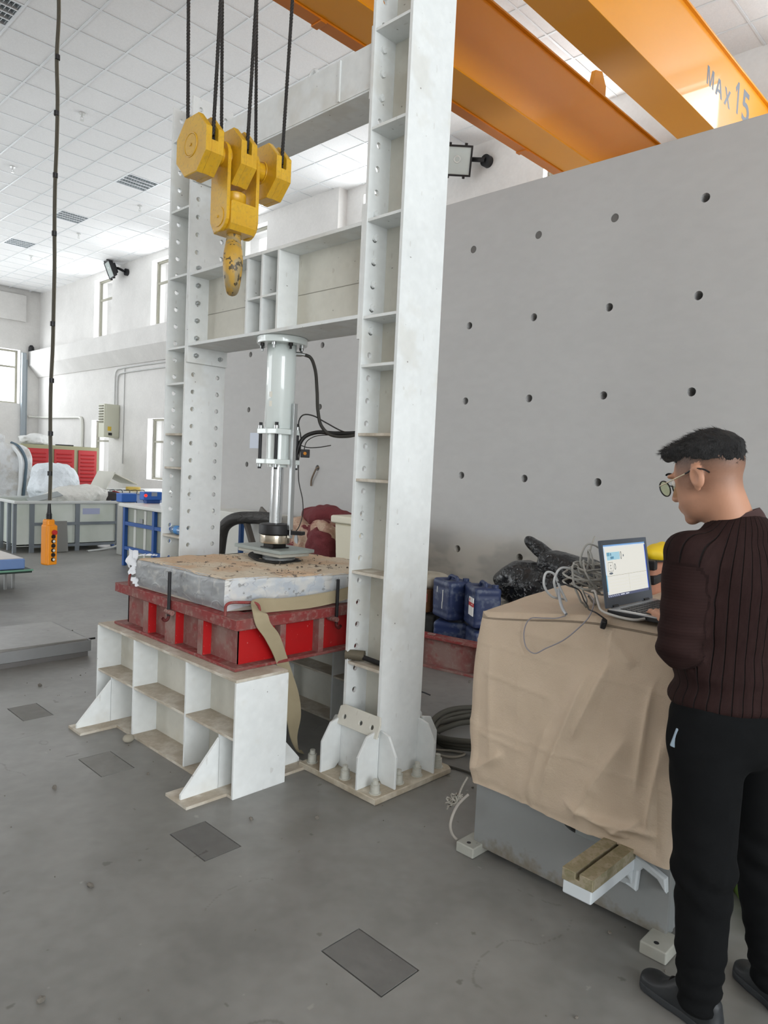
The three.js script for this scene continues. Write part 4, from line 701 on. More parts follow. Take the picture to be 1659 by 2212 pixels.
{ // packing under the jack
  const cx = 2.71, cz = -3.56, mLead = M(0xb3b6b6, { metalness: 0.6, roughness: 0.45, bumpMap: T.foilBump, bumpScale: 0.006 });
  single('load_plate', 'upper grey-green rectangular steel plate directly under the jack', 'steel plate', uvm(bx(2.58, 2.845, 1.062, 1.083, -3.81, -3.34, 0.003)), mGreyPlate, [cx, 1.062, cz]);
  single('load_plate', 'lower thicker worn steel plate with chipped edges below the grey-green plate', 'steel plate', uvm(bx(2.595, 2.82, 1.04, 1.062, -3.79, -3.36, 0.004)), M(0xb9b9b0, { roughness: 0.7, bumpMap: T.foilBump, bumpScale: 0.004 }), [cx, 1.04, cz]);
  single('load_disc', 'upper round dull metal disc between the steel plates and the sandy block', 'steel disc', lathe([[0, 1.026], [0.1, 1.026], [0.105, 1.03], [0.105, 1.037], [0.1, 1.04], [0, 1.04]], 40).translate(2.72, 0, -3.53), mLead, [2.72, 1.026, -3.53]);
  single('load_disc', 'lower round dull metal disc lying on the sandy block', 'steel disc', lathe([[0, 1.008], [0.096, 1.008], [0.102, 1.012], [0.102, 1.022], [0.096, 1.026], [0, 1.026]], 40).translate(2.715, 0, -3.525), mLead, [2.715, 1.008, -3.525]);
  single('rubber_mat', 'torn dark rubber sheet with curled edges around the lower round disc', 'rubber sheet', sheet((s, q) => { const a = s * 2 * PI, R = (0.15 + 0.035 * noise3(Math.cos(a) * 2, Math.sin(a) * 2, 4)) * q, x = 2.7 + Math.cos(a) * R * 1.15, z = -3.53 + Math.sin(a) * R, up = smooth(0.6, 1, q) * 0.045 * Math.max(0, Math.cos(a + 2.1)) ** 3; return [x, 1.0085 + up + 0.003 * noise3(x * 30, 0, z * 30), z]; }, 60, 10, 0.002), M(0x3a3937, { roughness: 0.8 }), [2.7, 1.006, -3.53]);
}
{ // webbing strap
  const mStrap = M(0xdde2d4, { roughness: 0.9, map: T.canvasCloth });
  const keys = [ // edge a, edge b
    [[2.84, 0.965, -2.86], [2.84, 0.905, -2.86]], [[2.67, 0.925, -2.885], [2.675, 0.862, -2.872]], [[2.45, 0.905, -2.912], [2.46, 0.838, -2.895]], [[2.28, 0.9, -2.94], [2.29, 0.836, -2.92]], [[2.16, 0.91, -2.95], [2.19, 0.838, -2.925]], [[2.09, 0.905, -2.92], [2.14, 0.845, -2.895]],
    [[2.062, 0.868, -2.868], [2.145, 0.848, -2.862]], [[2.075, 0.8, -2.855], [2.165, 0.8, -2.857]], [[2.14, 0.72, -2.862], [2.225, 0.735, -2.864]], [[2.215, 0.6, -2.87], [2.285, 0.62, -2.873]], [[2.25, 0.5, -2.88], [2.335, 0.52, -2.885]], [[2.29, 0.36, -2.89], [2.405, 0.37, -2.9]], [[2.33, 0.25, -2.9], [2.44, 0.25, -2.92]], [[2.385, 0.13, -2.93], [2.45, 0.12, -2.955]], [[2.455, 0.035, -2.95], [2.485, 0.03, -2.98]], [[2.5, 0.012, -2.95], [2.52, 0.012, -3.0]]];
  const A = new THREE.CatmullRomCurve3(keys.map(k => V(...k[0]))), B = new THREE.CatmullRomCurve3(keys.map(k => V(...k[1])));
  single('webbing_strap', 'wide beige webbing strap running along the block and hanging down to the floor', 'strap', sheet((s, q) => { const a = A.getPoint(s), b = B.getPoint(s), p = a.lerp(b, q); return [p.x, p.y, p.z, q * 0.08, s * 1.8]; }, 120, 6, 0.003), mStrap, [2.2, 0, -2.93]);
}
{ // small things left on the columns' plates
  const h = thing('hammer', 'club hammer with a black handle lying on the lowest plate of the near column', 'hammer', [2.57, 0.592, -2.55]);
  part(h, 'head', cyl(V(2.53, 0.622, -2.685), V(2.585, 0.622, -2.6), 0.028, 0.028, 8), M(0x6b6455, { roughness: 0.6, metalness: 0.4 }));
  part(h, 'handle', tube([V(2.56, 0.622, -2.645), V(2.575, 0.615, -2.58), V(2.585, 0.608, -2.5), V(2.59, 0.606, -2.435)], 0.0135, 20, 10), mBlack);
  const b = thing('water_bottle', 'small clear water bottle with a blue cap lying on a plate of the far column', 'bottle', [2.59, 1.067, -4.52]);
  const mB = MP(0xdcecf5, { transmission: 0.8, roughness: 0.1, thickness: 0.0 });
  part(b, 'body', cyl(V(2.59, 1.099, -4.58), V(2.59, 1.099, -4.44), 0.031, 0.031, 20), mB);
  part(b, 'neck', cyl(V(2.59, 1.099, -4.605), V(2.59, 1.099, -4.58), 0.012, 0.03, 20), mB);
  part(b, 'cap', cyl(V(2.59, 1.099, -4.622), V(2.59, 1.099, -4.603), 0.015, 0.015, 16), M(0x2a63b8, { roughness: 0.4 }));
  part(b, 'wrapper', cyl(V(2.59, 1.099, -4.54), V(2.59, 1.099, -4.49), 0.0315, 0.0315, 20), M(0x4a8fd0, { roughness: 0.5 }));
  single('red_plug', 'small red plastic plug on a plate of the near column', 'plug', mg(cyl(V(2.6, 1.067, -2.47), V(2.6, 1.09, -2.47), 0.014, 0.009, 14), cyl(V(2.6, 1.09, -2.47), V(2.6, 1.1, -2.47), 0.005, 0.005, 8)), M(0xb83a2c, { roughness: 0.5 }), [2.6, 1.067, -2.47]);
}
{ // bits on the floor
  const rnd = rng(77), l = []; for (let i = 0; i < 150; i++) { const x = 0.6 + rnd() * 4, z = -0.6 - rnd() * 6, s = 0.003 + rnd() ** 4 * 0.014; l.push(at(new THREE.IcosahedronGeometry(s, 0), x, s * 0.4, z, rnd() * 3, rnd() * 3, 0, V(1, 0.6, 1))); }
  const d = single('floor_grit', 'scattered small stones and grit on the concrete floor', 'debris', uvm(mg(l)), M(0x6f6a62, { roughness: 1 }), [2, 0, -3]); d.userData.kind = 'stuff';
  const slab = thing('concrete_slab', 'low concrete slab in a steel edge on the floor at the far left', 'concrete slab', [1.2, 0, -5.8]);
  part(slab, 'slab', uvm(bx(-0.6, 2.43, 0.03, 0.135, -6.35, -5.585, 0.01)), mFloor);
  part(slab, 'side_form', mg(bx(-0.6, 2.44, 0.035, 0.12, -5.585, -5.565, 0.003)), M(0x9a9b9c, { metalness: 0.1, roughness: 0.7, map: T.plaster }));
  part(slab, 'side_form', mg(bx(2.43, 2.45, 0.035, 0.125, -6.34, -5.57, 0.003)), M(0x9a9b9c, { metalness: 0.1, roughness: 0.7, map: T.plaster }));
  part(slab, 'timber_bearer', uvm(bx(-0.6, 1.5, 0, 0.035, -5.63, -5.55)), M(0x6a5038, { map: T.wood, roughness: 0.9 }));
  part(slab, 'bearer', uvm(bx(1.5, 2.42, 0, 0.035, -5.62, -5.56)), M(0x6c6a68, { roughness: 0.9 }));
  part(slab, 'reinforcing_bar', cyl(V(2.44, 0.085, -5.75), V(2.56, 0.085, -5.75), 0.008, 0.008, 8), mDarkSteel);
  single('broken_stone', 'pale lump of stone beside the corner of the white stand', 'stone', at(new THREE.IcosahedronGeometry(0.03, 1), 1.86, 0.02, -3.72, 0.5, 0.2, 0, V(1.2, 0.7, 0.9)), M(0xa09a8c, { roughness: 1 }), [1.86, 0, -3.72]);
  // rods of wire lying about
  [[V(3.75, 0.006, -3.3), V(3.8, 0.03, -3.25), V(3.86, 0.006, -3.2)], [V(3.62, 0.006, -2.86), V(3.68, 0.03, -2.84), V(3.72, 0.006, -2.79)]].forEach((p, i) => single('bent_wire', `short bent piece of black wire on the floor, ${i ? 'nearer the cloth-covered machine' : 'nearer the near column'}`, 'wire', tube(p, 0.005, 12, 6), mBlack, p[0].toArray(), 'wire scraps behind the column'));
}
{ // heavy black hoses coiled on the floor behind the near column
  const t = thing('hose_coil', 'coil of thick black hoses on the floor between the near column and the covered machine', 'hose', [3.5, 0, -2.6]);
  const mH = M(0x4a4840, { roughness: 0.75 });
  for (let k = 0; k < 3; k++) { const p = [], R = 0.32 + k * 0.025; for (let i = 0; i <= 26; i++) { const a = i / 26 * 2 * PI * 1.1 + 2.2 + k; p.push(V(3.52 + Math.cos(a) * R * 1.0, 0.02 + k * 0.028 + 0.01 * Math.sin(a * 3), -2.5 + Math.sin(a) * R * 0.72)); } part(t, 'hose', tube(p, 0.0165, 80, 9), mH); }
  part(t, 'hose', tube([V(3.15, 0.03, -2.86), V(3.25, 0.03, -2.76), V(3.4, 0.05, -2.72), V(3.7, 0.05, -2.66), V(4.0, 0.03, -2.5)], 0.016, 40, 9), mH);
  part(t, 'hose', tube([V(3.13, 0.02, -2.83), V(3.24, 0.02, -2.7), V(3.45, 0.07, -2.6), V(3.75, 0.03, -2.5)], 0.016, 40, 9), mH);
  single('hose_sleeve', 'cut piece of beige pipe with black hoses threaded through it behind the column foot', 'pipe', bake(ext(rect(-0.09, 0.09, 0, 0.085), 0.16, [AX.z, AX.y, AX.x], V(0, 0, 0), { holes: [rect(-0.07, 0.07, 0.012, 0.073)], bev: 0.003 }), new THREE.Matrix4().makeRotationY(-0.4).setPosition(3.04, 0.004, -2.86)), M(0xa79a80, { roughness: 0.8 }), [3.12, 0, -2.86]);
  single('grey_cable', 'thin grey-beige cable curling from the hoses round the column base plate', 'cable', tube([V(3.1, 0.02, -2.7), V(3.1, 0.012, -2.55), V(3.18, 0.01, -2.45), V(3.2, 0.01, -2.38), V(3.1, 0.01, -2.4), V(3.0, 0.045, -2.5), V(2.985, 0.045, -2.6)], 0.007, 50, 7), M(0x8a8478, { roughness: 0.8 }), [3.1, 0, -2.5]);
  single('thin_floor_cable', 'thin dark cable crossing the floor from the column base plate to the covered machine', 'cable', tube([V(2.98, 0.02, -2.5), V(3.0, 0.008, -2.35), V(3.02, 0.008, -2.2), V(2.95, 0.008, -2.0), V(2.85, 0.008, -1.85)], 0.006, 40, 6), M(0x4d4a44, { roughness: 0.8 }), [3.0, 0, -2.3]);
}
// ------------------------------------------------------------------ covered machine, its cloth, laptop and cables
const K0 = 2.378, K1 = 3.06, KA = -1.737, KB = -0.89;
const clothTop = (x, z) => 1.035 + 0.07 * smooth(-1.74, -1.15, z) + 0.05 * clamp((x - 2.38) / 0.62) + 0.004 * noise3(x * 7, 1, z * 7);
{
  const t = thing('machine_base', 'low grey machine body on floor pads, dirty along its lower edge, under the beige cloth', 'machine', [2.72, 0, -1.32]);
  const mm = M(0xffffff, { map: T.machine, roughness: 0.55 }), mCast = M(0xc9cfd2, { roughness: 0.45 });
  const xb = 2.425;
  const face = ext(rect(-1.73, -0.905, 0.03, 0.98), 0.02, [AX.z, AX.y, AX.x], V(xb, 0, 0), { holes: [{ x: -1.27, y: 0.335, r: 0.075 }], curve: 20 });
  setUV(face, (x, y, z) => [z * 1.1, clamp((y - 0.03) / 0.95)]);
  part(t, 'front_panel', face, mm);
  part(t, 'casing', mg(bx(xb + 0.06, 3.0, 0.03, 0.98, -1.73, -0.905, 0.01), bx(xb + 0.02, xb + 0.06, 0.03, 0.98, -1.73, -1.71), bx(xb + 0.02, xb + 0.06, 0.03, 0.98, -0.925, -0.905), bx(xb + 0.02, xb + 0.06, 0.03, 0.05, -1.71, -0.925)), M(0x8d9292, { roughness: 0.55 }));
  part(t, 'pivot_cover', bx(xb - 0.012, xb + 0.01, 0.262, 0.5, -1.262, -1.13, 0.003), M(0x8e9392, { roughness: 0.5 }));
  // T-slotted bed reaching out on a cast bracket
  const b0 = 2.085, b1 = 2.44, za = -1.128, zb = -1.018, y1 = 0.318;
  part(t, 'slotted_bed', [ext([[za, 0.278], [zb, 0.278], [zb, y1], [(za + zb) / 2 + 0.007, y1], [(za + zb) / 2 + 0.007, y1 - 0.022], [(za + zb) / 2 - 0.007, y1 - 0.022], [(za + zb) / 2 - 0.007, y1], [za, y1]], b1 - b0, [AX.z, AX.y, AX.x], V(b0, 0, 0), { bev: 0.0015 })], M(0xffffff, { map: T.moss, roughness: 0.5, metalness: 0.3 }), { label: 'mossy brown steel bed with a slot along it' });
  part(t, 'bed_support', bx(b0 + 0.002, b1, 0.232, 0.278, za + 0.003, zb - 0.003, 0.006), mCast);
  part(t, 'bracket', ext([[2.26, 0.278], [2.44, 0.278], [2.44, 0.17], [2.4, 0.17], [2.385, 0.2], [2.36, 0.226], [2.3, 0.235]], 0.1, [AX.x, AX.y, AX.z], V(0, 0, za + 0.004), { bev: 0.004 }), mCast);
  part(t, 'side_cheek', ext([[-1.02, 0.292], [-0.91, 0.25], [-0.905, 0.2], [-0.94, 0.235], [-0.99, 0.252], [-1.005, 0.235], [-1.01, 0.16], [-1.05, 0.17], [-1.05, 0.29]], 0.03, [AX.z, AX.y, AX.x], V(xb - 0.03, 0, 0), { bev: 0.006 }), mCast);
  for (const [x0, x1, z0, z1] of [[2.36, 2.48, -1.775, -1.685], [2.325, 2.45, -0.955, -0.862], [2.9, 3.04, -1.775, -1.685], [2.9, 3.04, -0.955, -0.862]]) { const p = part(t, 'floor_pad', bx(x0, x1, 0, 0.045, z0, z1, 0.006), M(0xb9b7ae, { roughness: 0.7, map: T.steel })); part(p, 'bolt_hole', cyl(V(x0 + 0.03, 0.0445, (z0 + z1) / 2), V(x0 + 0.03, 0.0455, (z0 + z1) / 2), 0.009, 0.009, 12), mBlack); }
}
{ // cloth: one draped surface over the machine
  const R = 0.045, W = K1 - K0, D = KB - KA, per = [2 * 0, 0];
  const segs = []; // perimeter of the rounded rectangle, counted from the back middle
  const corner = (cx, cz, a0) => { for (let i = 0; i <= 6; i++) { const a = a0 + i / 6 * PI / 2; segs.push([cx + Math.cos(a) * R, cz + Math.sin(a) * R, Math.cos(a), Math.sin(a)]); } };
  const line = (x0, z0, x1, z1, nx, nz, n) => { for (let i = 1; i < n; i++) segs.push([lerp(x0, x1, i / n), lerp(z0, z1, i / n), nx, nz]); };
  corner(K1 - R, KB - R, 0); line(K1 - R, KB, K0 + R, KB, 0, 1, 50); corner(K0 + R, KB - R, PI / 2); line(K0, KB - R, K0, KA + R, -1, 0, 110); corner(K0 + R, KA + R, PI); line(K0 + R, KA, K1 - R, KA, 0, -1, 60); corner(K1 - R, KA + R, 1.5 * PI); line(K1, KA + R, K1, KB - R, 1, 0, 60);
  segs.push(segs[0]);
  const N = segs.length - 1, len = [0]; for (let i = 1; i <= N; i++) len.push(len[i - 1] + Math.hypot(segs[i][0] - segs[i - 1][0], segs[i][1] - segs[i - 1][1]));
  // soft folds on the front as ridges between two points (z, y), width, height
  const ridges = [[-1.4, 0.36, -1.2, 0.95, 0.0375, 0.0405], [-1.27, 0.62, -1.13, 0.98, 0.0225, 0.0297], [-1.2, 0.45, -1.05, 0.72, 0.0338, 0.027], [-1.72, 0.8, -1.3, 0.76, 0.009, 0.0054], [-1.72, 0.55, -1.42, 0.52, 0.009, 0.0054], [-1.3, 0.4, -1.02, 0.345, 0.0165, 0.0243], [-1.2, 0.37, -0.92, 0.4, 0.015, 0.027], [-1.12, 0.33, -0.98, 0.44, 0.0135, 0.0189], [-1.73, 0.36, -1.55, 0.5, 0.0225, 0.0243], [-1.02, 0.5, -0.98, 0.95, 0.015, 0.0189], [-1.58, 0.99, -1.2, 0.98, 0.009, 0.0054], [-0.98, 0.36, -0.92, 0.8, 0.015, 0.0243], [-1.66, 0.98, -1.62, 0.4, 0.03, 0.012], [-1.45, 0.33, -1.36, 0.7, 0.03, 0.02], [-1.25, 0.33, -1.16, 0.52, 0.025, 0.022], [-1.05, 0.95, -1.16, 1.05, 0.02, 0.012]];
  const fold = (z, y) => { let d = 0; for (const [z0, y0, z1, y1, w, h] of ridges) { const L2 = (z1 - z0) ** 2 + (y1 - y0) ** 2, u = clamp(((z - z0) * (z1 - z0) + (y - y0) * (y1 - y0)) / L2), q = Math.hypot(z - z0 - u * (z1 - z0), y - y0 - u * (y1 - y0)) / w; d += h * Math.exp(-1.4 * Math.sqrt(q * q + 0.03)) * smooth(0, 0.25, u) * smooth(1, 0.75, u); } return d; };
  const TOP = 26, DROP = 90, cx = (K0 + K1) / 2, cz = (KA + KB) / 2;
  const g = sheet((s, q) => {
    const i = Math.round(s * N), [px, pz, nx, nz] = segs[i], row = Math.round(q * (TOP + DROP));
    if (row <= TOP) {
      const r = (row / TOP) ** 0.8, x = lerp(cx, px, r), z = lerp(cz, pz, r), edge = Math.min(x - K0, K1 - x, z - KA, KB - z), rr = 0.02, e = edge < rr ? rr - Math.sqrt(Math.max(0, rr * rr - (rr - edge) ** 2)) : 0;
      return [x, clothTop(x, z) - e, z, x, z];
    }
    const t = (row - TOP) / DROP, y0 = clothTop(px, pz) - 0.02, hem = 0.312 + 0.012 * noise3(px * 4, 2, pz * 4) - 0.02 * smooth(-1.1, -0.95, pz) * (nx < -0.5 ? 1 : 0), y = lerp(y0, hem, t);
    let d = 0.026 * Math.sin(PI * Math.min(1, t * 1.02)) ** 0.8 - 0.004 * smooth(0.93, 1, t);
    d += 0.012 * noise3(px * 5, y * 3, pz * 5) * t + 0.006 * noise3(px * 13, y * 11, pz * 13) * t + 0.006 * noise3(px * 42, y * 6, pz * 42) * smooth(0.9, 1, t);
    if (nx < -0.5) d += fold(pz, y) + 0.0035 * (Math.exp(-Math.abs(pz + 1.49 + 0.03 * y) / 0.005) + Math.exp(-Math.abs(pz + 1.17 - 0.02 * y) / 0.005) + Math.exp(-Math.abs(y - 0.86 + 0.03 * pz) / 0.005) + Math.exp(-Math.abs(y - 0.57) / 0.005));
    const corn = Math.abs(nx * nz) > 0.1 ? 0.01 * t : 0;
    d = Math.max(d + corn, 0.002 - 0.0 * t);
    return [px + nx * d, y, pz + nz * d, len[i], y];
  }, N, TOP + DROP);
  single('cover_cloth', 'large beige cloth draped over the machine at the right, the laptop standing on it', 'cloth', g, memo.cl ??= MP(0xffffff, { map: T.canvasCloth, bumpMap: T.clothBump, bumpScale: 0.004, roughness: 0.75, sheen: 0.4, sheenRoughness: 0.5, side: THREE.DoubleSide }), [cx, 0.31, cz]);
}
{ // drawstring at the cloth's corner, with its frayed knot, and the pale mains lead
  const t = thing('drawstring', 'black and white speckled cord hanging in a bunch from the corner of the cloth', 'cord', [2.36, 0.31, -1.735]);
  const rnd = rng(31), mS = M(0xd6d3cc, { roughness: 0.9, map: tex(128, (u, v) => ((Math.floor(u * 32) + Math.floor(v * 32)) % 3 ? hex(0xdcd9d2) : hex(0x3a3835)), {}) });
  part(t, 'cord', tube([V(2.37, 0.33, -1.74), V(2.357, 0.29, -1.755), V(2.352, 0.255, -1.765), V(2.35, 0.22, -1.775)], 0.004, 24, 6), mS);
  for (let k = 0; k < 9; k++) { const p = []; for (let i = 0; i < 6; i++) p.push(V(2.35 + (rnd() - 0.5) * 0.05 - 0.006 * i, 0.245 - i * 0.008 + (rnd() - 0.5) * 0.02, -1.775 + (rnd() - 0.5) * 0.045 - 0.004 * i)); part(t, 'frayed_end', tube(p, 0.0034, 24, 5), mS); }
  single('mains_lead', 'pale electric lead looping from behind the machine down to the floor', 'cable', tube([V(2.43, 0.225, -1.775), V(2.38, 0.19, -1.79), V(2.345, 0.15, -1.79), V(2.335, 0.11, -1.79), V(2.36, 0.06, -1.79), V(2.42, 0.015, -1.785), V(2.5, 0.012, -1.78)], 0.006, 40, 8), M(0xa9a39a, { roughness: 0.6 }), [2.4, 0.012, -1.785]);
}
{ // laptop
  const x0 = 2.365, w = 0.375, hz = -1.17, yb = 1.122, dpt = 0.245;
  const t = thing('laptop', 'open silver and dark grey laptop standing on the beige cloth, its screen lit', 'laptop', [x0 + w / 2, yb, hz + dpt / 2]);
  const mSil = M(0xb9bcbf, { metalness: 0.6, roughness: 0.35 });
  part(t, 'base', bx(x0, x0 + w, yb, yb + 0.016, hz, hz + dpt, 0.004), M(0x1c1d20, { roughness: 0.5 }));
  part(t, 'palm_rest', bx(x0 + 0.001, x0 + w - 0.001, yb + 0.014, yb + 0.0195, hz + 0.004, hz + dpt, 0.002), mSil);
  const k = []; const mKey = M(0x26282c, { roughness: 0.5 });
  for (let r = 0; r < 6; r++) for (let c = 0; c < 15; c++) { const kx = x0 + 0.03 + c * 0.0212, kz = hz + 0.035 + r * 0.019; part(t, 'key', bx(kx, kx + 0.0175, yb + 0.0195, yb + 0.022, kz, kz + 0.0155, 0.0008), mKey); }
  part(t, 'touchpad', bx(x0 + 0.12, x0 + 0.22, yb + 0.019, yb + 0.0202, hz + 0.165, hz + 0.232, 0.0005), M(0xa9acaf, { metalness: 0.5, roughness: 0.3 }));
  part(t, 'hinge', mg(cyl(V(x0 + 0.04, yb + 0.02, hz), V(x0 + 0.08, yb + 0.02, hz), 0.007, 0.007, 12), cyl(V(x0 + w - 0.08, yb + 0.02, hz), V(x0 + w - 0.04, yb + 0.02, hz), 0.007, 0.007, 12)), mBlack);
  const lean = -0.19, up = V(0, Math.cos(lean), Math.sin(lean)), nz = V(0, -Math.sin(lean), Math.cos(lean)), o = V(x0, yb + 0.018, hz), m = basis(AX.x, up, nz, o), kk = g => bake(g, m), H = 0.243;
  part(t, 'lid', kk(bx(0, w, 0, H, -0.009, -0.001, 0.004)), M(0x4b535e, { roughness: 0.4 }));
  part(t, 'bezel', kk(ext(rect(0.001, w - 0.001, 0.001, H - 0.001), 0.004, [AX.x, AX.y, AX.z], V(0, 0, -0.002), { holes: [rect(0.016, w - 0.016, 0.036, H - 0.018)] })), M(0x4b535e, { roughness: 0.35 }));
  const sc = canvasTex(1024, 576, (c, W, Hh) => {
    c.fillStyle = '#eeece2'; c.fillRect(0, 0, W, Hh); c.fillStyle = '#6aa2dc'; c.fillRect(0, 0, W, 16); c.fillStyle = '#dfe9f4'; c.fillRect(0, 16, W, 14); c.fillStyle = '#c8dcf2'; c.fillRect(0, 30, 34, Hh - 64); c.fillStyle = '#5fb0d6'; c.fillRect(4, 330, 24, 180);
    c.fillStyle = '#3c62c8'; c.fillRect(W - 26, 30, 26, Hh - 60); c.fillStyle = '#2e3a66'; c.fillRect(0, Hh - 30, W, 30); c.fillStyle = '#e8edf6'; for (let i = 0; i < 6; i++) c.fillRect(14 + i * 46, Hh - 22, 14, 14); c.fillRect(300, Hh - 20, 90, 10); c.fillRect(420, Hh - 20, 80, 10);
    c.fillStyle = '#9fd0e2'; c.fillRect(70, 84, 300, 86); c.fillStyle = '#4a94b4'; c.fillRect(70, 84, 66, 40); c.fillRect(150, 92, 24, 30); c.fillRect(150, 132, 80, 26); c.fillStyle = '#2b4a66'; c.fillRect(158, 96, 8, 26); c.fillRect(158, 134, 8, 26); c.fillRect(184, 134, 10, 24);
    c.strokeStyle = '#4a4a4a'; c.lineWidth = 4; c.strokeRect(80, 196, 110, 96); c.fillStyle = '#777'; c.beginPath(); c.moveTo(120, 236); c.lineTo(150, 236); c.lineTo(135, 216); c.fill(); c.beginPath(); c.moveTo(120, 254); c.lineTo(150, 254); c.lineTo(135, 274); c.fill();
    c.lineWidth = 8; c.strokeStyle = '#3b4650'; c.beginPath(); c.ellipse(400, 128, 16, 40, 0, 0, 7); c.stroke(); c.beginPath(); c.ellipse(236, 246, 14, 30, 0, 0, 7); c.stroke(); c.fillStyle = '#4d5a68'; c.beginPath(); c.ellipse(130, 316, 44, 12, 0, 0, 7); c.fill(); c.fillRect(446, 120, 22, 24);
    c.strokeStyle = '#8f8d84'; c.lineWidth = 3; c.beginPath(); c.moveTo(40, 344); c.lineTo(W - 30, 344); c.moveTo(540, 344); c.lineTo(540, Hh - 30); c.stroke(); c.strokeStyle = '#cfccc0'; c.lineWidth = 1.5; for (let i = 0; i < 5; i++) { c.beginPath(); c.moveTo(80, 390 + i * 34); c.lineTo(520, 390 + i * 34); c.moveTo(590, 390 + i * 34); c.lineTo(W - 60, 390 + i * 34); c.stroke(); }
  });
  const sg = kk(bx(0.016, w - 0.016, 0.036, H - 0.018, -0.001, 0.0005)); sg.computeBoundingBox();
  setUV(sg, (x, y, z) => [clamp((x - x0 - 0.016) / (w - 0.032)), clamp(((y - o.y) / up.y - 0.036) / (H - 0.054))]);
  part(t, 'screen', sg, MP(0x0a0a0c, { emissive: 0xffffff, emissiveMap: sc, emissiveIntensity: 1.35, roughness: 0.12, clearcoat: 1, clearcoatRoughness: 0.02 }));
  const gl = new THREE.RectAreaLight(0xf4f2e8, 0.5, w - 0.03, H - 0.06); gl.name = 'screen_glow'; gl.position.copy(o.clone().addScaledVector(AX.x, w / 2).addScaledVector(up, H / 2).addScaledVector(nz, 0.004)); gl.lookAt(gl.position.clone().add(nz)); scene.add(gl);
  // mouse dongle, plugs
  single('charger_plug', 'small black plug on a thin black cable hanging over the cloth below the laptop', 'plug', mg(bxo(0.028, 0.032, 0.02, V(2.362, 1.085, -1.178), 0.2, 0.5, 0.3, 0.005), tube([V(2.37, 1.1, -1.175), V(2.366, 1.118, -1.21), V(2.385, 1.122, -1.25), V(2.42, 1.128, -1.275), V(2.44, 1.14, -1.3), V(2.45, 1.175, -1.33), V(2.43, 1.19, -1.37), V(2.41, 1.2, -1.4)], 0.0028, 50, 6)), mBlack, [2.362, 1.07, -1.178]);
  single('usb_cable', 'pale thick cable plugged into the left edge of the laptop', 'cable', tube([V(x0 - 0.002, yb + 0.008, -1.03), V(x0 - 0.03, yb + 0.004, -1.05), V(x0 - 0.03, yb + 0.004, -1.12), V(x0 - 0.012, yb + 0.012, -1.185), V(x0 + 0.02, yb + 0.03, -1.215), V(x0 + 0.06, yb + 0.06, -1.25), V(x0 + 0.13, yb + 0.05, -1.3)], 0.0045, 50, 8), M(0xb9b7b2, { roughness: 0.45 }), [x0, yb, -1.1]);
}
